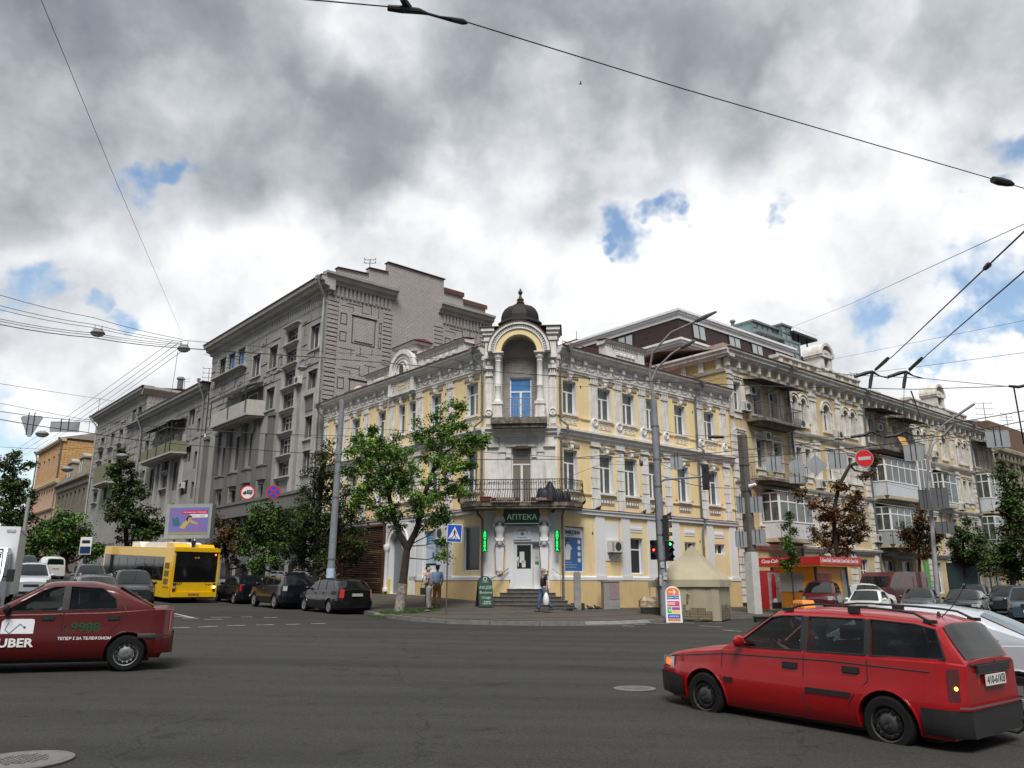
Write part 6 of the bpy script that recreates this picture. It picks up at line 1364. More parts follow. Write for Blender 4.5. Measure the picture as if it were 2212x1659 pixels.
m=MB(); [ESTATE.wrap([.54,.56],lambda x,y:x<.1,sd,.05,m) for sd in (-1,1)]; M(m,'bumper_edge',mat('scuffed_grey_rubber',(.10,.10,.10),.7,var=.6,vs=9))
# dark red taxi in the left foreground
a0=Vector((-6.76,14.5,0)); h=rad(247); hv=Vector((sin(h),cos(h),0)); lv=Vector((-hv.y,hv.x,0))
mid=a0+hv*1.315-lv*.85; mid.z=road_z(mid.x,mid.y)-.02
w_=SEDAN
T_,body,OFF,M=build_car('taxi','dark red saloon taxi with white lettering on its doors, cut by the left edge','car',mid,247,SEDAN,DRED,dict(hollow=True,wins=W_SED,rim='steel',bump=None,gaps=[[(1.76,1.02),(1.77,.62),(1.76,.26)],[(2.72,.97),(2.76,.60),(2.70,.27)],[(.90,1.28),(.80,1.02),(.86,.84),(1.06,.62)],[(1.12,.66),(2.9,.66)]],handles=[(.98,.90),(1.99,.90)],hm=BLK,mirror=(2.62,1.06),mm=BLK,bz=(.30,.64),br=.42,bf=.5,tl=(.68,1.0,.10,.78),hl=(.62,.80,.5,.5),rw=(.06,.95),open=0))
yL=lambda x,z:SEDAN.yside(x,z)+.012
WL=mat('white_lettering',(.68,.68,.68),.5); GLT=mat('dark_green_lettering',(.012,.05,.018),.5)
# lettering stands on the side that faces the viewer (car's left)
def sidetext(s,x,z,size,m_,sx=1.,bold=0.,shear=0.,name='lettering'):
    y=SEDAN.yside(x,z)+.007; return text(name,s,size,T_,OFF@Matrix.Translation((x,y,z))@Matrix.Rotation(PI,4,'Z'),m_,.002,bold=bold,shear=shear,sx=sx)
sidetext('UBER',2.42,.50,.19,WL,1.15,.006)
sidetext('9988',1.40,.745,.20,GLT,1.15,.008); sidetext('ТЕПЕР І ЗА ТЕЛЕФОНОМ',1.39,.565,.064,WL,1.05,.0015)
m=MB(); y=SEDAN.yside(2.6,.75)+.007
P=[(x-.27,z) for x,z in [(2.45,.62),(2.93,.62),(2.93,.84),(2.90,.88),(2.86,.89),(2.50,.89),(2.46,.88),(2.45,.84)]]
dc=M(SEDAN.panel(P,1,.008,3),'door_decal',mat('decal_white',(.62,.62,.66),.5))
m=MB(); pp=[(2.56,.83),(2.60,.72),(2.53,.66),(2.39,.81),(2.33,.76)]
for (xa,za),(xb,zb) in zip(pp,pp[1:]): m.tube([(xa,SEDAN.yside(xa,za)+.012,za),(xb,SEDAN.yside(xb,zb)+.012,zb)],.006,4)
mk('route_line',m,mat('teal_ink',(.04,.22,.25),.5),dc,None)
m=MB(); m.lathe([(.018,0),(.018,.003)],(2.32,SEDAN.yside(2.32,.75)+.012,.755),12,'y'); mk('route_dot',m,mat('navy_ink',(.02,.05,.15),.5),dc,None)
m=MB(); m.tube([(1.72,y,.80),(1.74,y,.74),(1.70,y,.69),(1.66,y,.68)],.011,5); M(m,'phone_symbol',GLT)
M(SEDAN.wrap([.56,.60,.64],lambda x,y:x<.62,1,.018),'bumper_band',BLK)
for y in (-.36,.36):
    for x in (1.55,.9):
        m=MB(); m.box(x,x+.5,y-.24,y+.24,.42,.64); m.prism([(x-.02,.62),(x+.12,.62),(x-.10,1.16),(x-.20,1.16)],y-.23,y+.23); m.box(x-.22,x-.12,y-.12,y+.12,1.18,1.32); M(m,'seat',SEATM)
m=MB(); m.ball((1.82,yL(1.82,.94),.97),.015,8); M(m,'lock_button',CHR)
# white saloon passing behind the estate
p=Vector((6.1,12.4,0)); p.z=road_z(p.x,p.y)-.05
build_car('white_saloon','pearl white saloon behind the red estate car, running out of the frame','car',p,311,SALOON,SILV,dict(wins=[[(2.25,1.0),(3.3,.985),(2.78,1.31),(2.3,1.365)],[(1.2,1.05),(2.17,1.0),(2.2,1.365),(1.75,1.34)]],rim='alloy',mirror=(3.1,1.0),gaps=[[(2.2,1.0),(2.2,.4)]],handles=[(2.35,.85)],tl=(.8,.98,.3,.5)))
def cargo(name,label,px,Y,head,P,color,group='cars queuing in the side streets',dx=0,dz=0,**k):
    p=gp(px,None,Y); p.z=road_z(p.x,p.y)+dz; return build_car(name,label,'car',p,head,P,color,k,group)
HL=-41.; HRt=50.+180
LG='dark cars parked on the left street'
std=dict(handles=[],mirror=None)
cargo('black_estate','black estate car with red tail lamps, the nearest of the parked cars by the kerb',722,37.2,-41+3,WAGON,BLACK,LG,wins=W_WAG,rim='alloy',gaps=[[(2.33,1.0),(2.33,.3)],[(1.47,1.0),(1.4,.5)]],handles=[(2.5,.84),(1.65,.86)],mirror=(3.15,1.05),hm=CHR,tl=(.70,1.04,.16,.66),plates=[(False,'ВК 7915 АТ',.82)])
cargo('black_suv','black sport utility car with silver roof rails between two parked dark cars',609,41.0,-41+3,SUV,NAVY,LG,wins=W_SUV,rim='alloy',handles=[(2.55,.95)],mirror=(3.2,1.15),rails=(.6,2.6,.06,ALLOY),tl=(.86,1.08,.2,.60),tm=LAMPW,plates=[])
cargo('black_saloon','blue-black saloon parked right beside the yellow bus',520,46.0,-41+2,SEDAN,NAVY,LG,wins=W_SED,rim='alloy',mirror=(2.62,1.06),tl=(.72,1.02,.14,.72),plates=[(False,'АХ 3101',.50)])
cargo('grey_crossover','graphite crossover with a chrome winged grille badge, facing us in front of the bus',283,39.0,150,SUV,GRAPH,wins=W_SUV,rim='alloy',handles=[],mirror=(3.2,1.12),grillebar=True,gz=(.66,.84),hl=(.74,.92,.55,.55),plates=[(True,'',.5)])
cargo('grey_hatchback','small grey hatchback showing only its roof above the red taxi',206,30.5,148,HATCH,GREYP,wins=W_HAT,rim='alloy',mirror=(2.7,1.05),rails=(.5,1.8,.05,ALLOY),dz=-.05)
cargo('old_offroader','dark off-road car with silver roof rails behind the graphite crossover',190,47.,149,SUV,GREYP,wins=W_SUV,rim='alloy',mirror=(3.2,1.12),rails=(.6,2.4,.07,ALLOY),dz=.1)
cargo('white_minivan','small white delivery minivan driving away on the far left',102,71.,-40,Car(4.4,1.8,1.85,[(0,1.1),(1,1.1),(3.1,1.08),(3.6,1.05),(4.2,.9),(4.4,.7)],[(.04,1.1),(.2,1.75),(.6,1.83),(2.2,1.84),(2.7,1.75),(3.6,1.05)],2.68,.85,.32,.2,.12,.3,.12),WHITE,wins=[[(2.3,1.15),(3.1,1.13),(2.7,1.6),(2.35,1.65)]],rim='steel',rw=(.15,.85),tl=(.8,1.1,.1,.8),plates=[(False,'',.95)])
cargo('silver_suv','silver sport utility car half hidden by the white box truck',66,43.,149,SUV,SILV,wins=W_SUV,rim='alloy',mirror=(3.2,1.12),hl=(.74,.92,.55,.55),dz=.15)
cargo('dark_hatchback','dark hatchback roof between the white minivan and the silver car',50,66.,149,HATCH,GRAPH,wins=W_HAT,dz=.4)
# right street
cargo('red_hatchback','dark red small hatchback facing us beside the orange kiosk',1774,41.3,208,HATCH,MAR,wins=W_HAT,rim='cap',handles=[(1.95,.9)],mirror=(2.72,1.06),mm=BLK,hl=(.66,.82,.55,.45),gz=(.55,.66),plates=[(True,'ВХ 9917',.42)],dz=.2)
cargo('white_hatchback','boxy white taxi hatchback facing us right of the dark red one',1872,39.2,214,Car(3.85,1.63,1.42,[(0,.95),(.3,.97),(2.6,.93),(3.3,.88),(3.75,.82),(3.85,.74)],[(.1,.96),(.75,1.36),(1.2,1.42),(1.95,1.41),(2.1,1.39),(2.8,.91)],2.45,.6,.28,.2,.26,.14,.2,.3),WHITE,wins=[[(1.62,.98),(2.38,.96),(1.95,1.32),(1.65,1.35)],[(.8,1.0),(1.54,.98),(1.57,1.35),(1.0,1.33)]],rim='steel',mirror=(2.4,1.0),hl=(.62,.74,.3,.45),gz=(.62,.74),dz=-.05,bump=BLK)
cargo('white_estate','white car with a thick rear pillar parked under the brown chestnut',1862,48.5,60,WAGON,WHITE,wins=W_WAG,dz=.15)
cargo('grey_saloon','dark grey-green saloon with pale roof between the maroon van and the black saloon',1985,46.5,212,SALOON,GREYP,wins=W_SAL,mirror=(3.1,1.0),hl=(.6,.74,.5,.45),dz=.0)
cargo('dark_saloon','glossy black saloon facing us, right of the centre of the right street queue',2082,43.5,217,SALOON,BLACK,wins=W_SAL,mirror=(3.1,1.0),handles=[(2.4,.86)],hl=(.6,.74,.5,.45),dz=.0)
cargo('blue_grey_estate','blue-grey estate car with silver roof rails behind the black saloon',2102,55.,214,SUV,BLUEG,wins=W_SUV,rails=(.5,2.6,.06,ALLOY),dz=0)
cargo('grey_suv','dark grey crossover near the right edge behind the front row',2172,49.5,214,SUV,GRAPH,wins=W_SUV,rails=(.5,2.6,.06,ALLOY),mirror=(3.2,1.12),dz=0)
cargo('blue_crossover','blue-grey crossover with a dark grille cut by the right edge','' and 0 or 2216,39.,212,SUV,BLUEG,wins=W_SUV,mirror=(3.2,1.12),hl=(.78,.94,.6,.5),gz=(.78,.95),grillebar=True,plates=[(True,'АА 1250',.62)],dz=-.05)
# ---------------------------------------------------------------- bus, lorry, van
def slab(m,pts,th,mi=0): pass
p=gp(418,None,44.0); p.z=road_z(p.x,p.y); h=rad(-43); hv=Vector((sin(h),cos(h),0)); mid=p+hv*6; mid.z=road_z(mid.x,mid.y)
B=thing('bus','yellow low-floor city bus number 8637 seen from behind with its rear window dark','bus',mid); B.rotation_euler=(0,-math.atan((road_z(*(mid+hv*5)[:2])-road_z(*(mid-hv*5)[:2]))/10),rad(90)-h)
BG=mat('bus_black_glass',(.006,.006,.007),.08,spec=.5)
bl,bw,bh=12.0,2.5,2.9
m=MB(); P=[(-6,.32),(-5.2,.28),(5.6,.28),(6,.4),(6,2.65),(5.9,bh),(-5.88,bh),(-6,2.75)]
m.prism(P,-bw/2,bw/2); me=mesh('body',m,[YELP,BLK]); cs=[]
for x in (-3.3,3.3):
    c=MB(); c.lathe([(.56,-1.5),(.56,1.5)],(x,0,.48),24,'y',mi=1); cs.append(mesh('c',c,[YELP,BLK]))
me=bool_cut(me,cs,[YELP,BLK]); link('body',me,B)
def bpart(nm,mt,fn,par=None,sm=0): m=MB(); fn(m); return mk(nm,m,mt,par or B,None,sm)
bpart('side_window',BG,lambda m:[m.box(x0,x1,sd*bw/2-.012,sd*bw/2+.012,1.15,2.4) for sd in (-1,1) for x0,x1 in ((-4.7,5.7),)])
bpart('side_window_post',BLK,lambda m:[m.box(x,x+.05,sd*bw/2-.018,sd*bw/2+.018,1.15,2.25) for sd in (-1,1) for x in (-3.2,-1.7,-.2,1.3,2.8,4.3)])
bpart('engine_grille',[YELP,mat('dark_mesh',(.12,.09,.02),.8)],lambda m:(m.box(-5.75,-4.85,bw/2,bw/2+.03,.85,2.2),[m.box(-5.62,-4.98,bw/2+.03,bw/2+.04,.98+i*.41,1.28+i*.41,1) for i in range(3)]))
bpart('rear_window',BG,lambda m:m.prism([(-6.012,1.12),(-5.98,1.12),(-5.9,2.72),(-6.012,2.72)],-1.16,1.14))
bpart('rear_frame',YELP,lambda m:(m.box(-6.05,-5.97,-1.25,-1.16,.35,2.6),m.box(-6.05,-5.97,1.15,1.25,.35,2.6),m.box(-6.05,-5.9,-1.25,1.25,2.72,2.92),m.box(-6.07,-5.98,-1.25,1.25,.34,.60)))
for y,z,mt in ((1.08,1.0,'b'),(1.08,.86,'w'),(1.08,.72,'r'),(-1.08,1.0,'r'),(-1.08,.86,'lit'),(-1.08,.72,'r')):
    mt2={'b':BLK,'w':LAMPW,'r':mat('bus_red_lamp',(.10,.008,.006),.3,coat=1.),'lit':mat('lit_yellow_lamp',(1,.6,.15),.3,emit=(1,.6,.2),es=3)}[mt]
    bpart('rear_lamp',mt2,lambda m:m.lathe([(.075,-.09),(.075,-.03),(.06,0)],(-6.0,y,z-.0),14,'x'))
bpart('brake_lamp',mat('lit_red_lamp',(1,.1,.05),.3,emit=(1,.10,.04),es=5),lambda m:m.ball((-6.03,-1.02,2.58),.045,8))
RB=Matrix.Translation((-6.075,0,0))@Matrix.Rotation(-PI/2,4,'Z')
pl=bpart('number_plate',mat('orange_plate',(.50,.25,.05),.6),lambda m:m.box(-6.085,-6.07,-.3,.3,.42,.55)); text('lettering','КА 2462 КА',.11,pl,Matrix.Translation((-6.09,0,.485))@Matrix.Rotation(-PI/2,4,'Z'),PTXT,.002)
text('fleet_number','8637',.19,B,Matrix.Translation((-6.005,.86,1.02))@Matrix.Rotation(-PI/2,4,'Z'),mat('dark_green_number',(.05,.06,.02),.6),.002,bold=.004,shear=.2)
text('route_display','5 г 64',.10,B,Matrix.Translation((-6.03,0,2.40))@Matrix.Rotation(-PI/2,4,'Z'),mat('amber_led',(.6,.3,.08),.5,emit=(.8,.35,.08),es=.5),.002)
def wings(m):
    for s in (-1,1):
        for k in range(3): m.add([(-6.004,-.78-s*.04,1.0-k*.025),(-6.004,-.78-s*.22+s*k*.03,1.04-k*.03),(-6.004,-.78-s*.20+s*k*.03,1.02-k*.03),(-6.004,-.78-s*.04,.985-k*.025)],[(0,1,2,3)])
    m.lathe([(.035,0),(.035,.006)],(-6.01,-.78,.99),12,'x')
bpart('winged_badge',mat('grey_badge',(.12,.11,.07),.5),wings); text('maker_name','CITY BUS',.06,B,Matrix.Translation((-6.005,-.78,.90))@Matrix.Rotation(-PI/2,4,'Z'),mat('grey_badge',(.12,.11,.07)),.002) if False else None
bpart('roof_unit',mat('white_roof_unit',(.66,.67,.66),.5,var=.2,vs=2),lambda m:(m.prism([(-4.6,bh),(-.2,bh),(-.5,bh+.22),(-1.2,bh+.3),(-4.0,bh+.32),(-4.5,bh+.2)],-.85,.9)),sm=0)
bpart('roof_vent',mat('white_roof_unit',(.66,.67,.66)),lambda m:(m.prism([(1.6,bh),(3.2,bh),(3.2,bh+.3),(1.9,bh+.32)],-.5,.5)))
bpart('roof_pod',YELP,lambda m:(m.prism([(-5.9,bh),(-4.62,bh),(-4.62,bh+.28),(-5.6,bh+.24)],.35,1.2),m.prism([(-5.9,bh),(-4.9,bh),(-5.0,bh+.22),(-5.6,bh+.22)],-1.0,-.1),m.box(-5.95,-4.9,-1.15,1.15,bh,bh+.05)))
bpart('exhaust_cap',BLK,lambda m:m.lathe([(.09,0),(.08,.2),(.12,.22),(.12,.4),(.0,.44)],(-5.4,.05,bh),10))
bpart('rear_bumper_shadow_gap',BLK,lambda m:m.box(-6.03,-5.7,-1.15,1.15,.26,.34))
ty,rm=wheel_meshes(.48,'steel')
for x in (-3.3,3.3):
    for sd in (-1,1):
        w=link('wheel',None,B,Matrix.Translation((x,sd*1.235,.48))@(Matrix.Rotation(PI,4,'Z') if sd>0 else Matrix.Identity(4))); link('tyre',ty,w); link('rim',rm,w)
# white box lorry entering on the left
p=gp(-85,None,24)-2.5*Vector((sin(rad(152)),cos(rad(152)),0)); p.z=road_z(p.x,p.y)
Lr=thing('box_lorry','white box lorry with a woman driver, cut by the left edge','lorry',p,rad(90-152))
WL2=mat('lorry_white',(.62,.65,.70),.45,coat=.4)
def lp(nm,mt,fn,par=None,sm=0): m=MB(); fn(m); return mk(nm,m,mt,par or Lr,None,sm)
def cab(m): m.prism([(0,.45),(2.35,.45),(2.62,.6),(2.6,1.25),(2.2,1.38),(1.72,2.22),(1.5,2.3),(0,2.3)],-.98,.98)
m=MB(); cab(m); me=mesh('cab',m,[WL2,BLK]); c1=MB(); c1.prism([(.3,.8),(1.9,.8),(2.0,1.32),(1.62,2.16),(.3,2.16)],-.90,.90,1); c2=MB(); c2.prism([(.55,1.28),(1.95,1.28),(1.58,2.08),(.55,2.08)],-1.2,1.2,1); c3=MB(); c3.prism([(1.7,1.42),(2.6,1.42),(2.1,2.16),(1.3,2.16)],-.84,.84,1)
wc=MB(); wc.lathe([(.42,-1.2),(.42,-.7)],(1.75,0,.38),24,'y',mi=1); wd=MB(); wd.lathe([(.42,.7),(.42,1.2)],(1.75,0,.38),24,'y',mi=1)
me=bool_cut(me,[mesh('a',c,[WL2,BLK]) for c in (c1,c2,c3,wc,wd)],[WL2,BLK]); link('cab',me,Lr)
lp('windscreen',SEE,lambda m:m.add([(2.19,-.86,1.42),(2.19,.86,1.42),(1.73,.80,2.18),(1.73,-.80,2.18)],[(0,1,2,3)]))
lp('screen_frame',BLK,lambda m:[m.tube([(2.20,-.92,1.40),(2.20,.92,1.40),(1.72,.86,2.22),(1.72,-.86,2.22),(2.20,-.92,1.40)],.03,6)])
lp('side_window',SEED,lambda m:[m.add([(.6,s*.985,1.3),(1.9,s*.985,1.3),(1.55,s*.985,2.06),(.6,s*.985,2.06)],[(0,1,2,3)]) for s in (-1,1)])
lp('cargo_box',mat('box_white',(.60,.62,.63),.5,var=.2,vs=1.5,c2=(.5,.51,.52)),lambda m:(m.box(-4.2,-.1,-1.1,1.1,.85,3.02),m.box(-.12,-.06,-1.13,1.13,.85,3.05),m.box(-4.2,-.1,1.08,1.13,2.95,3.05),m.box(-4.2,-.1,-1.13,-1.08,2.95,3.05)))
lp('marker_lamp',LAMPW,lambda m:(m.box(-.06,-.03,.75,1.0,2.88,2.95),m.box(-.06,-.03,-1.0,-.75,2.88,2.95)))
lp('bonnet_slot',mat('blue_black_trim',(.01,.02,.08),.4),lambda m:m.box(2.55,2.64,-.5,.5,1.10,1.16))
lp('grille',BLK,lambda m:m.box(2.5,2.64,-.9,.9,.45,.7)); lp('headlight',LAMPW,lambda m:(m.box(2.4,2.64,.62,.95,.78,1.0),m.box(2.4,2.64,-.95,-.62,.78,1.0)))
for s in (-1,1): lp('mirror',BLK,lambda m:(m.box(1.95,2.05,s*1.18-.1,s*1.18+.1,1.25,1.62),m.tube([(1.9,s*.98,1.4),(2.0,s*1.15,1.42)],.025,6)))
ty,rm=wheel_meshes(.38,'steel')
for x in (1.75,-3.0):
    for sd in (-1,1):
        w=link('wheel',None,Lr,Matrix.Translation((x,sd*.99,.38))@(Matrix.Rotation(PI,4,'Z') if sd>0 else Matrix.Identity(4))); link('tyre',ty,w); link('rim',rm,w)
lp('chassis',BLK,lambda m:m.box(-4.1,2.3,-.7,.7,.4,.86)); lp('cab_lining',BLK,lambda m:(m.box(.31,.35,-.89,.89,.8,2.15),m.box(.31,1.95,-.89,-.86,.8,1.27),m.box(.31,1.95,.86,.89,.8,1.27),m.box(.31,1.6,-.88,.88,2.12,2.15),m.box(.31,1.95,-.88,.88,.80,.83),m.box(1.85,2.1,-.86,.86,.83,1.24)))
lp('seat',SEATM,lambda m:[(m.box(.6,1.1,y-.25,y+.25,.9,1.1),m.box(.5,.65,y-.25,y+.25,1.1,1.75)) for y in (-.5,.5)])
# long maroon van, seen side-on behind the parked row
p=gp(1925,None,51.5); p.z=road_z(p.x,p.y)+.12
V=thing('maroon_van','long maroon high-roof van parked side-on in front of the shops','van',p,rad(40))
m=MB(); m.prism([(-3.1,.35),(2.5,.35),(2.9,.5),(2.95,1.05),(2.3,1.35),(1.75,2.0),(1.3,2.25),(-2.9,2.3),(-3.1,2.1)],-.98,.98); m.T=None
mk('body',m,MAR,V,Matrix.Rotation(PI,4,'Z'))
m=MB()
for x0,x1 in ((-2.9,-1.1),(-1.0,.9)): 
    for s in (-1,1): rect_line(m,x0,x1,.6,1.95,.03,s*1.0-.01,0)
V2=Matrix.Rotation(PI,4,'Z'); m=MB()
for x0,x1 in ((-2.95,-1.15),(-1.0,.7)):
    for y in (-1.0,.985): m.box(x0,x1,y,y+.015,1.25,1.3); m.box(x0,x1,y,y+.015,1.95,1.98); m.box(x0,x0+.02,y,y+.015,.5,1.98)
mk('side_pressing',m,paint('deep_maroon',(.07,.006,.01)),V,V2)
m=MB(); m.add([(2.32,-.85,1.38),(2.32,.85,1.38),(1.80,.8,1.98),(1.80,-.8,1.98)],[(0,1,2,3)]); m.prism([(1.0,1.3),(2.1,1.3),(1.62,1.9),(1.0,1.9)],-1.0,1.0); mk('cab_glass',m,CGL,V,V2)
m=MB(); m.box(-3.15,2.95,-1.0,1.0,.3,.5); mk('sill',m,BLK,V,V2)
ty,rm=wheel_meshes(.34,'steel')
for x in (-2.2,1.9):
    for sd in (-1,1):
        w=link('wheel',None,V,V2@Matrix.Translation((x,sd*.985,.34))@(Matrix.Rotation(PI,4,'Z') if sd>0 else Matrix.Identity(4))); link('tyre',ty,w); link('rim',rm,w)
# ---------------------------------------------------------------- poles, lamps, signals
POLE=mat('grey_painted_pole',(.20,.22,.25),.6,var=.6,vs=4,c2=(.12,.13,.145),bump=.3,bs=12); CONC=mat('rough_concrete_pole',(.085,.08,.07),.95,var=.7,vs=3,c2=(.14,.13,.12),bump=.6,bs=10); SIGB=mat('grey_sign_back',(.30,.32,.34),.55,metal=.2,var=.3,vs=3)
def P_(o,loc): o.location=loc; return o
def spole(name,label,px,Y,pytop,r0,r1,m_,lean=0.,group=None,bands=(2.2,5.2,7.0)):
    b=gp(px,None,Y); z=b.z; H=at(px,pytop,Y).z-z; t=thing(name,label,'pole',b,0,group)
    m=MB(); m.tube([(0,0,-.1),(lean*.5,0,H/2),(lean,0,H)],r0,16,r2=r1); mk('shaft',m,m_,t,None,1)
    m=MB()
    for zz in bands: m.lathe([(lerp(r0,r1,zz/H)+.015,-.04),(lerp(r0,r1,zz/H)+.015,.04)],(lean*zz/H,0,zz),16)
    mk('clamp_band',m,PIPE,t); return t,H
tL,H=spole('tram_pole','tall grey tapered pole leaning slightly, behind the black estate car',712,39.5,863,.20,.13,POLE,.12)
m=MB(); m.lathe([(.205,1.2),(.205,1.75)],(.01,0,0),16); mk('bill_poster',m,mat('pale_blue_bill',(.45,.55,.65),.7,var=.9,vs=9,c2=(.2,.35,.55)),tL)
m=MB(); m.tube([(-.1+.13*cos(t*.6),-.17,8.1+.13*sin(t*.6)) for t in range(30)],.012,5); mk('cable_coil',m,BLKI,tL)
tR,H=spole('lamp_pole','grey lamp pole at the crossing carrying two curved arms, signals and stickers',1433,34.8,865,.195,.15,POLE,-.05,bands=(2.3,3.4,5.5,6.7,8.2))
LPB=tR.location.copy()
def loc_of(px,py,Y): return at(px,py,Y)-LPB
ARM=mat('weathered_arm',(.17,.165,.16),.6,var=.6,vs=3,c2=(.35,.34,.33))
for pts,tip in (([(1411,868,34.8),(1403,800,34.8),(1410,760,34.6),(1450,718,34.2),(1500,695,33.8)],(1548,673,33.3)),([(1413,868,34.8),(1408,820,34.8),(1420,795,34.7),(1450,765,34.4),(1470,752,34.2)],(1502,735,33.8))):
    m=MB(); m.tube([loc_of(*q) for q in pts],.06,8,r2=.04); a=mk('lamp_arm',m,ARM,tR,None,1)
    q0=loc_of(*pts[-1]); q1=loc_of(*tip); m=MB(); m.tube([q0,q0.lerp(q1,.1),q0.lerp(q1,.5),q1],[.05,.10,.11,.05],8); mk('lamp_head',m,mat('lamp_head_grey',(.12,.12,.125),.5,metal=.2),a,None,1)
m=MB(); m.box(-.19,-.10,-.23,-.19,1.25,1.7); m.box(-.02,.14,-.225,-.19,1.5,1.8); m.box(-.12,.05,-.22,-.19,2.0,2.25); mk('sticker',m,mat('torn_white_sticker',(.5,.5,.5),.7,var=1.,vs=12,c2=(.12,.12,.12)),tR)
m=MB(); m.lathe([(.16,-.06),(.19,-.05),(.19,.05),(.16,.06)],(0,0,0),18,'x'); mk('loudspeaker',m,PIPE,tR,Matrix.Translation(loc_of(1388+2,999-1,34.6)+Vector((-.1,0,0))))
m=MB(); m.tube([(-.2,-.1,.0),(-.21,-.1,5.0)],.02,5); m.tube([(.06,-.19,5.2),(.1,-.2,8.2)],.012,4); mk('cable',m,BLKI,tR)
m=MB(); a_=loc_of(1428,1040,34.7); m.tube([a_,loc_of(1436,1036,34.6),loc_of(1516,1030,34.0)],.045,8); mk('signal_arm',m,POLE,tR,None,1)
SH=mat('signal_black',(.012,.012,.012),.5); RLIT=mat('lit_red_man',(1,.05,.02),.4,emit=(1,.06,.03),es=4); GLIT=mat('lit_green_arrow',(.05,1,.3),.4,emit=(.05,1,.30),es=4)
def signal(label,px,py0,py1,Y,yaw,n=3,lit=None,lm=None,side=False):
    top=at(px,py0,Y); bot=at(px,py1,Y); h=top.z-bot.z; t=thing('traffic_light',label,'traffic light',bot,rad(yaw),'traffic lights on the crossing pole')
    m=MB(); m.box(-.15,.15,-.08,.10,0,h); m.box(-.13,.13,.1,.13,.03,h-.03); mk('housing',m,SH,t)
    for i in range(n):
        z=h*(i+.5)/n; r=h/n*.36
        m=MB(); m.lathe([(r*(.5 if lit==i else 1),0),(0,.0)],(0,-.085,z),16,'y'); o=mk('lens',m,(lm if lit==i else mat('dead_lens',(.02,.02,.02),.2)),t)
        m=MB(); m.lathe([(r+.02,-.22),(r+.02,-.08)],(0,0,z),14,'y',a0=0,a1=PI); mk('hood',m,SH,t)
    m=MB(); m.box(-.02,.02,.1,.25,h*.2,h*.24); m.box(-.02,.02,.1,.25,h*.8,h*.84); mk('bracket',m,SH,t); return t
signal('black traffic light hanging at the end of the horizontal arm, facing away',1526,1004,1058,33.9,165)
signal('tall black traffic light fixed sideways high on the right of the lamp pole',1441,1113,1166,34.55,70)
signal('pedestrian light with a small red figure lit, left of the lamp pole',1414,1167,1209,34.3,-25,3,1,RLIT)
signal('traffic light with a green arrow lit at its top, right of the lamp pole',1447,1168,1212,34.4,25,3,2,GLIT)
# concrete pole with whitewashed foot and sign backs
b=gp(1627,None,39.6); H=at(1598,940,39.6).z-b.z; t=thing('concrete_pole','dark square concrete pole with a whitewashed foot, in front of the cream house corner','pole',b)
m=MB(); T=Matrix.Rotation(rad(30),4,'Z'); m.T=T; m.prismz([(-.19,-.19),(.19,-.19),(.19,.19),(-.19,.19)],2.9,5.8); m.prismz([(-.17,-.17),(.17,-.17),(.17,.17),(-.17,.17)],5.8,H); mk('shaft',m,CONC,t,Matrix.Translation((0,0,0)))
m=MB(); m.T=T; m.prismz([(-.24,-.24),(.24,-.24),(.24,.24),(-.24,.24)],-.1,2.9); m.box(-.05,.05,-.25,-.24,.5,1.3); mk('whitewashed_foot',m,mat('whitewash',(.50,.51,.50),.9,var=.4,vs=3,c2=(.3,.29,.27)),t)
m=MB()
for z in (4.6,5.9,7.2): m.T=T; m.box(-.2,.2,-.2,.2,z,z+.05)
mk('clamp_band',m,PIPE,t)
m=MB(); m.tube([(.1,-.28,6.1),(.35,-.5,6.18)],.10,8,r2=.07); mk('street_lamp_head',m,mat('bright_lamp_cover',(.75,.76,.78),.4),t,None,1)
def plate(name,label,px,py,Y,w,h,kind='rect',yaw=0,m_=None,group='backs of road signs hanging over the street',drop=True,cat='road sign',bars=2):
    c=at(px,py,Y); t=thing(name,label,cat,c,rad(yaw),group); m=MB(); r=w/2
    if kind=='rect': m.box(-w/2,w/2,-.012,.012,-h/2,h/2); rect_line(m,-w/2,w/2,-h/2,h/2,.02,-.02,0)
    elif kind=='circle': m.lathe([(r,-.012),(r,.012)],(0,0,0),36,'y')
    elif kind=='diamond': m.prism([(0,-r),(r,0),(0,r),(-r,0)],-.012,.012)
    elif kind=='tri': m.prism([(-.06,-h/2),(.06,-h/2),(w/2,h/2-.08),(w/2-.08,h/2),(-w/2+.08,h/2),(-w/2,h/2-.08)],-.012,.012)
    mk('plate',m,m_ or SIGB,t)
    m=MB(); xs=[-w*.13,w*.13] if bars==2 else [0]
    for x in xs: m.box(x-.014,x+.014,-.04,-.015,-h*.42,h/2+.14)
    mk('hanger',m,BLKI if kind in('tri','rect') else SIGB,t); return t
plate('road_sign_back','grey back of a triangular road sign hanging from cables at the far left',66,921,31.,.9,.85,'tri',0)
plate('road_sign_back','grey back of a long rectangular sign hanging beside the triangular one',140,922,31.,1.12,.42,'rect',4)
plate('road_sign_back','small square grey sign back hanging just right of the lamp pole',1461,1000,33.5,.5,.55,'rect',-6)
plate('road_sign_back','square grey sign back hanging left of the round sign back',1671,1002,33.,.62,.66,'rect',-6)
plate('road_sign_back','round grey sign back hanging between two square-edged ones',1721,1010,33.,.66,.66,'circle',-5,bars=2)
plate('road_sign_back','narrow grey plate hanging right under the round sign back',1722,1036,33.,.66,.30,'rect',-5)
plate('road_sign_back','grey diamond-shaped sign back hanging left of the no entry sign',1763,1005,32.5,.90,.90,'diamond',-4,bars=1)
plate('road_sign_back','square grey sign back directly left of the red no entry sign',1809,996,32.,.68,.66,'rect',-8)
plate('road_sign_back','square grey sign back over the right street in front of balconies',1973,978,31.,.72,.66,'rect',-8)
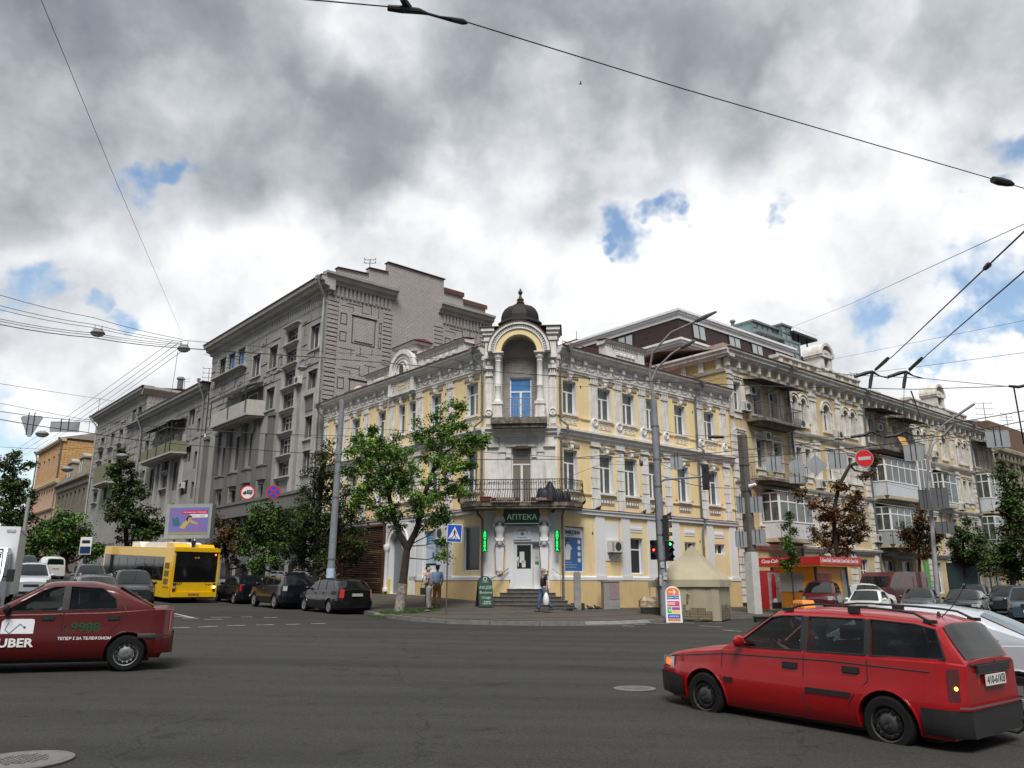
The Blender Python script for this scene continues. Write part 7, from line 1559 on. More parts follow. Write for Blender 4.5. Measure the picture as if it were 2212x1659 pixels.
plate('road_sign_back','large grey sign back hanging at the far right before the brown house',2155,948,28.,.8,.62,'rect',-8)
plate('road_sign_back','upper left grey sign back clamped to the dark concrete pole',1600,1092,39.3,.42,.8,'rect',12,group='sign backs on the concrete pole'); plate('road_sign_back','upper right grey sign back clamped to the dark concrete pole',1634,1090,39.3,.6,.8,'rect',-30,group='sign backs on the concrete pole')
plate('road_sign_back','lower left grey sign back clamped to the dark concrete pole',1601,1165,39.3,.62,.75,'rect',15,group='sign backs on the concrete pole'); plate('road_sign_back','lower right grey sign back clamped to the dark concrete pole',1637,1160,39.3,.75,.72,'rect',-28,group='sign backs on the concrete pole')
DGS=mat('dark_sign_back',(.09,.095,.10),.6)
plate('road_sign_back','dark grey sign back left of the far lamp pole',1998,1080,51.5,1.0,1.3,'rect',20,DGS,'sign backs on the far lamp pole'); plate('road_sign_back','dark grey sign back right of the far lamp pole',2030,1076,51.5,1.0,1.35,'rect',-20,DGS,'sign backs on the far lamp pole'); plate('road_sign_back','dark grey plate low on the far lamp pole above the green tree',2041,1140,51.5,1.1,.75,'rect',-15,DGS,'sign backs on the far lamp pole')
# faced signs
SR=mat('sign_red',(.55,.012,.015),.4); SW=mat('sign_white',(.66,.66,.66),.4); SB=mat('sign_blue',(.012,.07,.42),.4); SK=mat('sign_black',(.012,.012,.012),.5)
def disc(m,r,y0,y1,mi=0,n=40): m.lathe([(r,y0),(r,y1)],(0,0,0),n,'y',mi=mi)
t=thing('no_entry_sign','red round no entry sign with a grey-white bar hanging over the right street','road sign',at(1867,990,31.5),rad(-4))
m=MB(); disc(m,.36,-.01,.012); mk('rim',m,SIGB,t); m=MB(); disc(m,.335,-.016,-.01); mk('face',m,SR,t); m=MB(); T=Matrix.Rotation(rad(-4),4,'Y'); m.T=T; m.box(-.245,.245,-.022,-.016,-.065,.065); mk('bar',m,mat('greyed_reflective_white',(.40,.41,.42),.5),t)
t=thing('weight_limit_sign','round white sign with red rim showing a black lorry and 4,5т','road sign',at(535,1064,37),rad(0))
m=MB(); disc(m,.345,-.01,.012); mk('rim',m,SR,t); m=MB(); disc(m,.285,-.016,-.01); mk('face',m,SW,t)
m=MB(); m.box(-.04,.23,-.021,-.016,-.035,.115); m.prism([(-.22,-.06),(-.06,-.06),(-.06,.07),(-.14,.07),(-.18,.0),(-.22,-.01)],-.021,-.016); m.box(-.2,.22,-.0205,-.016,-.07,-.045)
for x in (-.13,.15): T0=m.T; m.T=Matrix.Translation((x,0,-.085)); disc(m,.036,-.021,-.016,0,14); m.T=None
mk('lorry_symbol',m,SK,t); text('lettering','4,5т',.12,t,Matrix.Translation((.095,-.023,.04)),SW,.001)
m=MB(); 
for x in (-.13,.15): m.T=Matrix.Translation((x,0,-.085)); disc(m,.016,-.0225,-.021,0,10); m.T=None
mk('wheel_hub',m,SW,t)
t=thing('no_stopping_sign','round blue sign with a red cross and rim, hanging beside the lorry sign','road sign',at(591,1063,38.5),0)
m=MB(); disc(m,.345,-.01,.012); mk('rim',m,SR,t); m=MB(); disc(m,.285,-.016,-.01); mk('face',m,SB,t)
m=MB()
for a in (45,-45): m.T=Matrix.Rotation(rad(a),4,'Y'); m.box(-.29,.29,-.022 if a>0 else -.0215,-.016,-.028,.028)
m.T=None; mk('cross',m,SR,t)
# pedestrian crossing sign on its own post
b=gp(965,None,31.8); c=at(982,1152,31.8); t=thing('crossing_sign','square blue pedestrian crossing sign on a thin rusty post at the kerb','road sign',b)
m=MB(); m.tube([(0,0,-.1),((at(968,1145,31.8)-b).x,0,c.z-b.z+.35)],.028,8); mk('post',m,mat('rusty_post',(.08,.06,.05),.8,var=.7,vs=6,c2=(.14,.09,.06)),t,None,1)
T=Matrix.Translation(c-b)@Matrix.Rotation(rad(3),4,'Y')
m=MB(); m.box(-.30,.30,-.05,-.03,-.35,.35); o=mk('panel',m,SW,t,T); m=MB(); m.box(-.275,.275,-.056,-.05,-.325,.325); mk('face',m,SB,o)
m=MB(); m.prism([(-.245,-.22),(.245,-.22),(0,.26)],-.060,-.056); mk('triangle',m,SW,o)
m=MB(); m.T=Matrix.Translation((.0,0,.115)); disc(m,.026,-.065,-.06,0,14); m.T=None
def limb(m,pts,w):
    for (xa,za),(xb,zb) in zip(pts,pts[1:]):
        dx,dz=xb-xa,zb-za; l=math.hypot(dx,dz); nx,nz=-dz/l*w,dx/l*w; m.prism([(xa-nx,za-nz),(xb-nx,zb-nz),(xb+nx,zb+nz),(xa+nx,za+nz)],-.0645,-.06)
limb(m,[(.0,.09),(.005,-.02)],.028); limb(m,[(.0,-.02),(.045,-.09),(.075,-.17)],.016); limb(m,[(.0,-.02),(-.03,-.10),(-.085,-.17)],.016); limb(m,[(.02,.075),(.06,.02),(.085,-.02)],.010); limb(m,[(-.02,.075),(-.05,.03),(-.07,-.0)],.010)
for x in (-.16,-.10,.02,.12): m.prism([(x-.03,-.21),(x+.01,-.21),(x+.03,-.165),(x-.0,-.165)],-.063,-.06)
mk('walker_symbol',m,SK,o)
# bus stop sign and suspended street lamps
b=gp(176,None,52); b.z=road_z(b.x,b.y)+.15; t=thing('bus_stop_sign','white and dark blue bus stop sign on a black post behind the parked cars','road sign',b); c=at(176,1179,52)-b
m=MB(); m.tube([(0,0,0),(0,0,c.z)],.12,8); mk('post',m,BLKI,t); m=MB(); m.box(-.38,.38,-.15,-.12,c.z-.55,c.z+.55); mk('panel',m,SW,t); m=MB(); m.box(-.34,.34,-.16,-.15,c.z-.5,c.z-.05); mk('lower_panel',m,mat('navy_sign',(.01,.02,.09),.5),t)
m=MB(); m.box(-.26,.26,-.16,-.15,c.z+.15,c.z+.35); mk('bus_symbol',m,SK,t)
def hlamp(label,px,py,Y,w=.46,lit=0):
    t=thing('street_lamp',label,'street lamp',at(px,py,Y),rad(8),'lamps suspended over the left street')
    m=MB(); m.ball((0,0,.02),w/2,14,sc=(1,.7,.5)); m.box(-w*.30,w*.30,-.09,.09,.06,.15); mk('housing',m,mat('lamp_grey',(.22,.22,.22),.6,var=.4,vs=5),t,None,1)
    m=MB(); m.ball((0,0,-.03),w/2*.92,14,sc=(1,.68,.48)); mk('glass_bowl',m,mat('lamp_bowl',(.38,.38,.36),.3),t,None,1)
    m=MB(); m.lathe([(w/2+.01,-.02),(w/2+.01,.02)],(0,0,0),18); mk('rim',m,BLKI,t,Matrix.Diagonal((1,.7,1,1))); m=MB(); m.tube([(-.12,0,.12),(-.12,0,.3)],.01,4); m.tube([(.12,0,.12),(.12,0,.3)],.01,4); mk('hook',m,BLKI,t)
hlamp('suspended street lamp on the cables, the left one of the upper pair',211,720,27.,.48); hlamp('suspended street lamp just below the knot of cables at the upper left',397,754,27.,.43)
hlamp('pale suspended street lamp in front of the ledges of the grey house',653,796,36.,.44); hlamp('suspended street lamp beneath the triangular sign back',91,938,50.,.8); hlamp('pale suspended street lamp against the far block of the grey house',263,986,60.,.9); hlamp('suspended street lamp in front of the orange house',145,1000+14,75.,1.1); hlamp('suspended street lamp against the dark trees at the far left',15,1152,80.,1.0)
# far lamp pole on the right street
b=gp(2021,None,52.3); t=thing('lamp_pole','distant lamp pole with two thin curved arms in front of the cream house balconies','pole',b); o_=lambda px,py,Y=52.3:at(px,py,Y)-b
m=MB(); m.tube([(0,0,0),o_(2006,1040)],.16,10,r2=.12); mk('shaft',m,mat('pale_pole',(.30,.31,.32),.7,var=.5,vs=3),t,None,1)
for pts,tip in (([(2006,1042),(2003,985),(2016,940),(2040,915),(2062,901)],(2104,873)),([(2006,1042),(2004,1000),(2016,960),(2034,944)],(2056,920))):
    m=MB(); m.tube([o_(*q) for q in pts],.07,6,r2=.04); a=mk('lamp_arm',m,ARM,t,None,1); m=MB(); m.tube([o_(*pts[-1]),o_(*tip)],.09,6); mk('lamp_head',m,DGS,a)
b=gp(37-3,None,90); b=Vector((b.x,b.y,road_z(b.x,b.y))); t=thing('street_post','thin pale post standing among the dark trees at the far left','pole',b); m=MB(); m.tube([(0,0,0),(0,0,at(34,1075,90).z-b.z)],.2,8); mk('shaft',m,mat('pale_pole',(.30,.31,.32)),t)
# ---------------------------------------------------------------- things on the pavement
def aboard(name,label,px,Y,pyt,w,front_fn,m_side,yaw=0,spread=.45):
    b=gp(px,None,Y); H=at(px,pyt,Y).z-b.z; t=thing(name,label,'sandwich board',b,rad(yaw)); th=math.atan(spread/H/1.0*.5)
    def shape(w,h,n=10): return [(-w/2,0),(w/2,0),(w/2*.92,h-w/2*.9)]+[(w/2*.92*cos(PI*i/n),h-w/2*.9+w/2*.9*sin(PI*i/n)) for i in range(1,n)]+[(-w/2*.92,h-w/2*.9)]
    for k,s in enumerate((1,-1)):
        T=Matrix.Translation((0,-s*spread/2,0))@Matrix.Rotation(-s*th*1.9 if False else -s*math.atan(spread/2/H),4,'X')
        m=MB(); m.prism(shape(w,H),-.02,.02); o=mk('board',m,m_side,t,T)
        if s==1: front_fn(o,t,T,w,H,shape)
    return t
CHK=mat('dark_green_chalkboard',(.012,.055,.035),.7,var=.4,vs=5); CHALK=mat('pale_chalk',(.40,.50,.42),.9)
def f1(o,t,T,w,H,shape):
    m=MB(); m.prism([(x*.9,z*.97+.02) for x,z in shape(w,H)],-.026,-.02); mk('board_face',m,CHK,o)
    for s,z,sz in (('АПТЕКА',H*.80,.07),('АКЦІЯ!',H*.62,.17),('Bioderma',H*.46,.14),('Uriage',H*.30,.15),('-20%',H*.13,.20)): text('lettering',s,sz,o,Matrix.Translation((0,-.028,z)),CHALK,.001,shear=.1)
    m=MB(); m.lathe([(.09,-.03),(.09,-.026)],(0,0,H*.90),16,'y'); m.lathe([(.06,-.034),(.06,-.03)],(0,0,H*.90),16,'y',mi=1); mk('emblem',m,[CHALK,CHK],o)
aboard('chalk_board','dark green arched chalkboard with chalk lettering leaning open left of the doorsteps',1047,34.6,1243,.66,f1,BLKI,18,.55)
def f2(o,t,T,w,H,shape):
    C={'o':(.62,.15,.02),'b':(.02,.08,.40),'r':(.50,.02,.10),'g':(.05,.35,.08),'p':(.25,.04,.30),'y':(.62,.50,.08),'w':(.66,.67,.66)}
    cm={k:mat('print_'+k,v,.5) for k,v in C.items()}
    m=MB(); m.prism([(x*.88,z*.955+.03) for x,z in shape(w,H)],-.024,-.02); mk('poster',m,cm['w'],o)
    def bx(n,k,x0,x1,z0,z1): m=MB(); m.box(x0*w,x1*w,-.028,-.024,z0*H,z1*H); mk(n,m,cm[k],o)
    bx('orange_panel','o',-.38,.38,.74,.86); m=MB(); m.prism([(.37*w*cos(PI*i/12),.86*H+.095*H*sin(PI*i/12)) for i in range(13)],-.0275,-.024); mk('orange_panel',m,cm['o'],o)
    m=MB(); m.box(-.16,.06,-.034,-.028,.83*H-.015,.83*H+.02); m.prism([(.0,.83*H+.10),(.05,.83*H+.10),(.13,.83*H),(.05,.83*H-.10),(.0,.83*H-.10),(.07,.83*H)],-.034,-.028); mk('arrow',m,cm['w'],o)
    bx('blue_panel','b',-.38,.38,.635,.73); bx('red_panel','r',-.38,.38,.44,.585); bx('green_panel','g',-.38,-.13,.25,.42); bx('purple_panel','p',-.10,.38,.34,.42); bx('yellow_panel','y',-.10,.38,.25,.33); bx('blue_panel','b',-.38,.38,.11,.23); bx('orange_panel','o',-.38,.38,.04,.10)
    for s,z,sz,x in (('Швидко Гроші',.682,.075,0),('5000',.512,.17,-.09),('20',.335,.11,-.15),('0 800 50 70 20',.17,.062,0)): text('lettering',s,sz,o,Matrix.Translation((x,-.03,z*H)),cm['w'],.001,bold=.002)
    text('lettering','грн',.05,o,Matrix.Translation((.17,-.03,.54*H)),cm['w'],.001)
aboard('advertising_board','white-framed sandwich board with an orange arrow panel and the number 5000',1452,33.6,1265,.66,f2,mat('white_board_frame',(.62,.63,.63),.5),-6,.5)
# beige pavilion tent with printed old-town silhouettes
TA=gp(1545,None,34.5); Tn=thing('market_tent','closed beige pavilion tent with sepia old-town pictures along its lower walls','tent',TA+Vector((-.55,1.6,.02)),rad(-25))
CL=mat('beige_canvas',(.33,.295,.205),.9,var=.35,vs=1.4,c2=(.27,.24,.165),bump=.25,bs=6); SEP=mat('sepia_print',(.11,.085,.055),.9,var=.8,vs=8,c2=(.2,.16,.10))
w=1.32; hz=at(1545,1254,34.5).z-TA.z; ap=at(1500,1178,36.1).z-TA.z
m=MB(); n=10
for (xa,ya),(xb,yb) in (((-w,-w),(w,-w)),((w,-w),(w,w)),((w,w),(-w,w)),((-w,w),(-w,-w))):
    vs=[]
    for i in range(n+1):
        x=lerp(xa,xb,i/n); y=lerp(ya,yb,i/n); k=.03*sin(i*2.2); nx,ny=(yb-ya)/(2*w),-(xb-xa)/(2*w); vs+=[(x+nx*k,y+ny*k,.02),(x+nx*k*.4,y+ny*k*.4,hz)]
    m.add(vs,[(2*i,2*i+2,2*i+3,2*i+1) for i in range(n)])
mk('canvas_wall',m,CL,Tn)
m=MB(); o2=w+.07; zz=hz+.02; A=[(-o2,-o2),(o2,-o2),(o2,o2),(-o2,o2)]
m.add([(x,y,zz) for x,y in A]+[(x*.5,y*.5,lerp(zz,ap,.47)) for x,y in A]+[(0,0,ap)],[(i,(i+1)%4,(i+1)%4+4,i+4) for i in range(4)]+[(i+4,(i+1)%4+4,8) for i in range(4)])
m.add([(x,y,zz) for x,y in A]+[(x*1.01,y*1.01,zz-.30) for x,y in A],[(i,i+4,(i+1)%4+4,(i+1)%4) for i in range(4)]); mk('canvas_roof',m,mat('beige_canvas_roof',(.37,.33,.235),.9,var=.3,vs=1.2),Tn)
def town(m,x0,x1,seed,f):
    r=random.Random(seed); x=x0
    while x<x1-.1:
        ww=r.uniform(.14,.34); hh=r.uniform(.35,.75); ww=min(ww,x1-x); m.add([f(x,.06),f(x+ww,.06),f(x+ww,hh),f(x,hh)],[(0,1,2,3)],0)
        for i in range(int(ww/.07)):
            for j in range(int(hh/.11)): a=x+.015+i*.07; z=.1+j*.11; m.add([f(a,z,.004),f(a+.035,z,.004),f(a+.035,z+.055,.004),f(a,z+.055,.004)],[(0,1,2,3)],1)
        x+=ww
SEP2=mat('sepia_light',(.26,.22,.15),.9)
m=MB(); town(m,-.9,1.05,3,lambda x,z,e=0:(x,-w-.035-e,z)); m.add([(-.05,-w-.04,.75),(.02,-w-.04,.75),(.03,-w-.04,1.12),(-.04,-w-.04,1.12)],[(0,1,2,3)]); m.add([(-.02,-w-.04,1.0),(.12,-w-.04,1.04),(.12,-w-.04,1.07),(-.02,-w-.04,1.08)],[(0,1,2,3)]); mk('printed_skyline',m,[SEP,SEP2],Tn)
m=MB(); town(m,-1.0,1.0,6,lambda y,z,e=0:(w+.035+e,y,z)); mk('printed_skyline',m,[SEP,SEP2],Tn)
# the flap and its pole on the left side
m=MB(); m.box(-w-.42,-w-.38,-1.1,-1.06,0,hz); m.box(-w-.05,-w-.02,-w-.04,-w,0,hz+.0); mk('tent_pole',m,mat('pale_tube',(.42,.38,.30),.6),Tn)
m=MB(); m.box(-w-.45,-w,-1.1,.9,hz-.03,hz); m.box(-w-.45,-w,-1.12,-1.08,hz-.30,hz); mk('canvas_flap',m,CL,Tn)
# leaning old concrete bollard, street cabinet, crates, birds
b=gp(1247,None,35.8); H=at(1247,1235,35.8).z-b.z; t=thing('concrete_stub','short grey concrete post with black feet, standing against the yellow plinth','post',b)
m=MB(); m.prismz([(-.15,-.13),(.15,-.13),(.15,.13),(-.15,.13)],0,H-.05); m.prismz([(-.11,-.1),(.11,-.1),(.11,.1),(-.11,.1)],H-.05,H); mk('post',m,mat('stained_concrete',(.26,.26,.245),.95,var=.7,vs=4,c2=(.14,.13,.12),bump=.5),t)
m=MB(); m.box(-.3,-.16,-.12,.12,0,.28); m.box(.16,.3,-.12,.12,0,.28); mk('foot',m,BLKI,t)
b=gp(1318,None,37.6); t=thing('utility_cabinet','grey metal street cabinet with faded pink poster residue beside the yellow wall','cabinet',b,rad(12)); H=at(1318,1257,37.6).z-b.z
m=MB(); m.box(-.38,.38,-.2,.2,0,H); m.box(-.41,.41,-.23,.23,H,H+.05); mk('body',m,mat('grey_cabinet',(.24,.24,.235),.7,var=.6,vs=4,c2=(.16,.15,.15)),t); m=MB(); m.box(-.1,.36,-.212,-.2,H*.35,H-.05); mk('door',m,mat('pinkish_residue',(.25,.18,.19),.8,var=.8,vs=7,c2=(.18,.16,.17)),t)
b=gp(1402,None,35.6); t=thing('fruit_crates','small stack of cardboard and black crates beside the lamp pole','crate',b); m=MB(); m.box(-.38,.4,-.2,.2,0,.28); mk('black_crate',m,BLKI,t); m=MB(); m.box(-.45,.35,-.22,.22,.28,.55); m.add([(-.45,-.22,.55),(.35,-.22,.55),(.25,0,.72),(-.25,0,.72),(-.45,.22,.55),(.35,.22,.55)],[(0,1,2,3),(3,2,5,4)]); mk('cardboard_box',m,mat('cardboard',(.25,.15,.07),.9,var=.9,vs=6,c2=(.5,.48,.42)),t)
b=gp(1646,None,38.6); b=at(1646,1330,35.0); b.z=road_z(b.x,b.y); t=tag(link('plastic_crate',None),'small black plastic crate lying in the gutter below the concrete pole','crate'); t.location=b; m=MB(); m.box(-.3,.3,-.2,.2,.0,.2); m.box(-.34,.34,-.24,.24,.2,.24); mk('box',m,BLKI,t)
BIRD=mat('dark_feathers',(.03,.03,.035),.8)
def pigeon(label,loc,yaw,fly=False,s=1.):
    m=MB(); m.ball((0,0,.09),.075,8,sc=(1.7,.8,.9)); m.ball((.12,0,.17),.042,8); m.tube([(.07,0,.10),(.12,0,.17)],.04,6,r2=.035); m.tube([(-.08,0,.08),(-.24,0,.04)],.04,5,r2=.015); m.tube([(.155,0,.17),(.185,0,.162)],.010,4,r2=.002)
    if fly: m.add([(.06,.05,.12),(-.06,.05,.12),(-.12,.32,.22),(.0,.30,.24)],[(0,1,2,3)]); m.add([(.06,-.05,.12),(-.06,-.05,.12),(-.12,-.32,.22),(.0,-.30,.24)],[(3,2,1,0)])
    else: m.tube([(0,.02,0),(0,.02,.05)],.008,4); m.tube([(0,-.02,0),(0,-.02,.05)],.008,4)
    o=mk('pigeon',m,BIRD,None,Matrix.Translation(loc)@Matrix.Rotation(rad(yaw),4,'Z')@Matrix.Scale(s,4),1); tag(o,label,'bird','pigeons around the corner house'); return o
for i,(px,lb) in enumerate(((1229,'pigeon pecking just right of the doorsteps'),(1235,'second pigeon right of the doorsteps, facing the post'),(1274,'pigeon walking right of the grey concrete stub'),(1289,'pigeon nearest the left side of the street cabinet'))): pigeon(lb,gp(px,None,34.9+i*.5),(20,200,190,200)[i],False,1.1)
pl_=lambda s,z,d=.1:(MR@Vector((s,-d,z)))
for s,z,lb in ((5.0,5.3,'pigeon sitting on the string course right of the iron balcony'),(8.3,5.3,'pigeon on the string course above the ground floor window'),(9.0,5.3,'pigeon perched left of the lamp pole on the string course'),(10.3,5.3,'pigeon perched right of the lamp pole on the string course')): pigeon(lb,pl_(s,z,.12),40)
pigeon('small dark bird flying high in the middle of the cloudy sky',at(1254,183,34),10,True,.45)
pigeon('dark bird perched on the cable above the pale suspended lamp',at(264,974,60),0,False,1.8); pigeon('pigeon on the dark loudspeaker wire next to the pharmacy lettering',MC_@Vector((3.2,-.4,4.95)),60)
# kiosk and vending machine
KA=C0+RD*16.9+NR*4.35; kz=gz(KA.x,KA.y); Kk=thing('kiosk','orange street kiosk with red fascia boards under the brown chestnut tree','kiosk',(KA.x,KA.y,kz),math.atan2(RD.y,RD.x))
ORA=mat('kiosk_orange',(.82,.32,.015),.5,var=.25,vs=2,c2=(.5,.17,.01)); KR=mat('fascia_red',(.42,.010,.018),.4); KBL=mat('dark_blue_frame',(.012,.025,.06),.5); SHUT=mat('grey_shutter',(.36,.37,.38),.5,brick=(3.,.05,.006))
def kp(n,mt,fn,par=None): m=MB(); fn(m); return mk(n,m,mt,par or Kk)
kp('wall',ORA,lambda m:m.box(0,3.2,0,2.6,.15,2.4)); kp('corner_post',KBL,lambda m:[m.box(x-.06,x+.06,y-.06,y+.06,0,2.45) for x,y in ((0,0),(3.2,0),(0,2.6))])
kp('base',KBL,lambda m:m.box(-.03,3.23,-.03,2.63,0,.15)); kp('canopy_underside',ORA,lambda m:m.box(-.5,3.8,-.55,3.1,2.35,2.45))
kp('fascia',KR,lambda m:(m.box(-.55,3.85,-.6,3.15,2.45,2.85),))
kp('red_poster',mat('red_poster',(.33,.02,.03),.5,var=.8,vs=9,c2=(.5,.2,.2)),lambda m:m.box(.25,1.35,-.02,0,.5,2.0)); kp('door',mat('kiosk_amber',(.72,.30,.01),.5),lambda m:m.box(1.5,2.45,-.03,0,.3,2.0)); kp('display_window',mat('crowded_display',(.25,.18,.1),.3,var=1.,vs=5,c2=(.1,.3,.25)),lambda m:m.box(2.6,3.15,-.02,0,.4,2.2))
kp('shutter',SHUT,lambda m:m.box(-.03,0,.75,2.1,1.05,2.0)); kp('side_panel',mat('kiosk_dull_orange',(.45,.17,.02),.6,var=.5,vs=3),lambda m:m.box(-.02,0,.2,2.4,.2,1.0))
for i in range(4):
    x=-.3+i*1.0+.35; text('lettering','Coca-Cola',.25,Kk,Matrix.Translation((x,-.605,2.65)),SW,.002,bold=.008,shear=.35,sx=.78)
    m=MB(); m.box(x-.52,x-.49,-.608,-.60,2.50,2.80); mk('bottle_stripe',m,mat('pale_stripe',(.6,.5,.45),.5),Kk)
TK=Matrix.Translation((-.555,0,0))@Matrix.Rotation(-PI/2,4,'Z')
text('lettering','Coca-Cola',.27,Kk,Matrix.Translation((-.556,2.35,2.65))@Matrix.Rotation(-PI/2,4,'Z'),SW,.002,bold=.008,shear=.35,sx=.9); m=MB(); m.box(-.56,-.55,1.55,1.6,2.5,2.8); mk('bottle_stripe',m,mat('pale_stripe',(.6,.5,.45)),Kk)
b=gp(1664,None,43.2); t=thing('drinks_fridge','red and white drinks cooler standing left of the kiosk','fridge',b,rad(25)); H=1.95
m=MB(); m.box(-.42,.42,-.3,.35,0,H); mk('body',m,mat('cooler_grey',(.35,.33,.32),.5,var=.9,vs=3,c2=(.12,.10,.10)),t); m=MB(); m.prism([(-.2,.35),(.08,.35),(.12,1.4),(.02,1.85),(-.12,1.85),(-.2,1.4)],-.31,-.3); mk('red_bottle_print',m,KR,t); m=MB(); m.box(-.25,.38,-.32,-.3,.08,.38); mk('grille',m,BLKI,t); m=MB(); m.lathe([(.15,-.005),(.15,0)],(0,-.31,.45),14,'y'); mk('white_print',m,SW,t)
m=MB(); m.box(-.46,-.42,-.32,.35,0,H); m.box(-.46,.46,-.32,.35,H,H+.06); mk('edge',m,KR,t)
# currency board, shop panel
b=TO; o=tag(link('currency_board',None),'black exchange rate board with glowing red digits above a shop door','sign'); o.matrix_basis=MR@Matrix.Translation((46.2,-.9,2.9)); m=MB(); m.box(-1.1,1.1,-.06,.06,0,.95); mk('panel',m,SK,o)
LEDR=mat('red_led',(1,.02,.02),.5,emit=(1,.02,.03),es=2.5)
for i in range(3): text('digits','26.9'[0:4] if i else 'USD',.30,o,Matrix.Translation((-.62,-.065,.78-i*.3)),LEDR,.002,bold=.012); text('digits','27.1' if i else 'EUR',.30,o,Matrix.Translation((.62,-.065,.78-i*.3)),LEDR,.002,bold=.012)
o=tag(link('shop_board',None),'blank dark green board standing on the pavement behind the parked cars','sign'); o.matrix_basis=Matrix.Translation(gp(2083,None,58))@Matrix.Rotation(rad(10),4,'Z'); m=MB(); m.box(-1.2,1.2,-.05,.05,.6,3.0); mk('panel',m,mat('dark_green_board',(.02,.035,.035),.4),o); m=MB(); m.box(-1.0,-.9,-.04,.04,0,.6); m.box(.9,1.0,-.04,.04,0,.6); mk('leg',m,BLKI,o)
# billboard above the bus
b=gp(392,None,50.0); b.z=road_z(b.x,b.y); c=at(400,1125,50.0); t=thing('billboard','grey-framed billboard with a violet advertisement behind the yellow bus','billboard',b,rad(-9)); cz=c.z-b.z
m=MB(); m.box(-1.55,1.55,0,.45,cz-1.1,cz+1.05); mk('frame',m,mat('billboard_frame',(.30,.34,.34),.5,metal=.2,var=.3,vs=2),t); m=MB(); m.tube([(0,.22,0),(0,.22,cz-1.1)],.16,10); mk('leg',m,PIPE,t)
VI=mat('violet_print',(.20,.11,.34),.5,var=.9,vs=1.1,c2=(.08,.16,.40)); m=MB(); m.box(-1.3,1.36,-.01,0,cz-.85,cz+.82); mk('poster',m,VI,t)
def flatpoly(n,mt,P,y=-.016): m=MB(); m.prism([(x,z+cz) for x,z in P],y,-.01); mk(n,m,mt,t)
flatpoly('banner',mat('crimson_print',(.40,.02,.10),.5),[(-.45,.42),(1.3,.42),(1.3,.64),(-.45,.64)]); flatpoly('banner',SW,[(.1,.2),(1.3,.2),(1.3,.40),(.1,.40)]); text('lettering','Ультимна ціна за Інтернет',.125,t,Matrix.Translation((.42,-.018,cz+.53)),SW,.001); text('lettering','лише 11 грн/міс',.12,t,Matrix.Translation((.7,-.018,cz+.30)),SK,.001)
flatpoly('printed_jeans',mat('teal_print',(.03,.12,.20),.5),[(-1.15,.3),(-.95,.1),(-.75,.3),(-.5,-.2),(-.7,-.35),(-1.0,-.3)]); flatpoly('printed_shirt',mat('mustard_print',(.36,.32,.08),.5),[(-.55,-.45),(-.3,-.1),(.05,.1),(.7,-.15),(.65,-.25),(.1,-.1),(-.2,-.5)]); flatpoly('printed_face',mat('skin_print',(.42,.24,.15),.5),[(-.05,.0),(.12,-.1),(.22,.1),(.15,.28),(-.02,.22)],-.02); flatpoly('printed_hair',SK,[(-.15,.1),(-.03,.3),(.2,.34),(.26,.22),(.02,.2),(-.02,-.05)],-.022)
m=MB(); m.box(-1.3,1.36,-.012,-.01,cz-.85,cz-.70); mk('poster_foot',m,mat('olive_print',(.22,.22,.12),.6),t)
# ---------------------------------------------------------------- pharmacy signs and posters on the corner house (hung things)
def onwall(name,label,cat,T,group=None): o=tag(link(name,None),label,cat,group); o.matrix_basis=T; return o
GRN=mat('dark_green_signboard',(.006,.045,.022),.35); GLET=mat('pale_green_letters',(.40,.60,.42),.5,emit=(.42,.62,.44),es=.08)
t=onwall('pharmacy_sign','dark green sign with pale Cyrillic letters АПТЕКА over the corner door','sign',MC_@Matrix.Translation((1.76,-.25,4.44)))
m=MB(); m.box(-.78,.78,-.08,.25,0,.66); mk('box',m,GRN,t); text('lettering','АПТЕКА',.33,t,Matrix.Translation((0,-.085,.34)),GLET,.004,bold=.004,sx=1.05); m=MB(); m.box(-.76,.76,-.09,-.08,.04,.08); mk('stripe',m,GLET,t); m=MB(); m.box(-.85,.85,-.35,-.28,.74,.78); mk('lamp_tube',m,mat('white_tube',(.7,.7,.68),.4),t)
t=onwall('logo_sign','square white sign with a round emblem above the pharmacy door','sign',MC_@Matrix.Translation((1.76,-.03,4.1)))
m=MB(); m.box(-.41,.41,-.02,0,-.31,.31); mk('panel',m,mat('cold_white_panel',(.60,.64,.70),.4),t); m=MB(); 
for i in range(26): a=PI*(-.1+1.2*i/25); m.T=Matrix.Translation((.24*cos(a),-.024,.24*sin(a)-.02))@Matrix.Rotation(-a,4,'Y'); m.box(-.018,.018,-.002,.002,-.008,.008)
m.T=None; mk('ring_text',m,mat('emblem_green',(.05,.22,.12),.5),t)
m=MB(); m.prism([(-.1,-.05),(0,-.14),(.1,-.05),(0,.04)],-.028,-.02); mk('emblem',m,mat('emblem_green',(.05,.22,.12)),t); m=MB(); m.prism([(-.16,.08),(.16,.08),(.12,.15),(-.12,.15)],-.026,-.02); mk('ribbon',m,mat('emblem_orange',(.6,.2,.08),.5),t); text('lettering','Фармакопея',.07,t,Matrix.Translation((0,-.025,-.21)),PTXT,.001)
LEDG=mat('green_led',(.02,.9,.15),.5,emit=(.02,.95,.14),es=1.6)
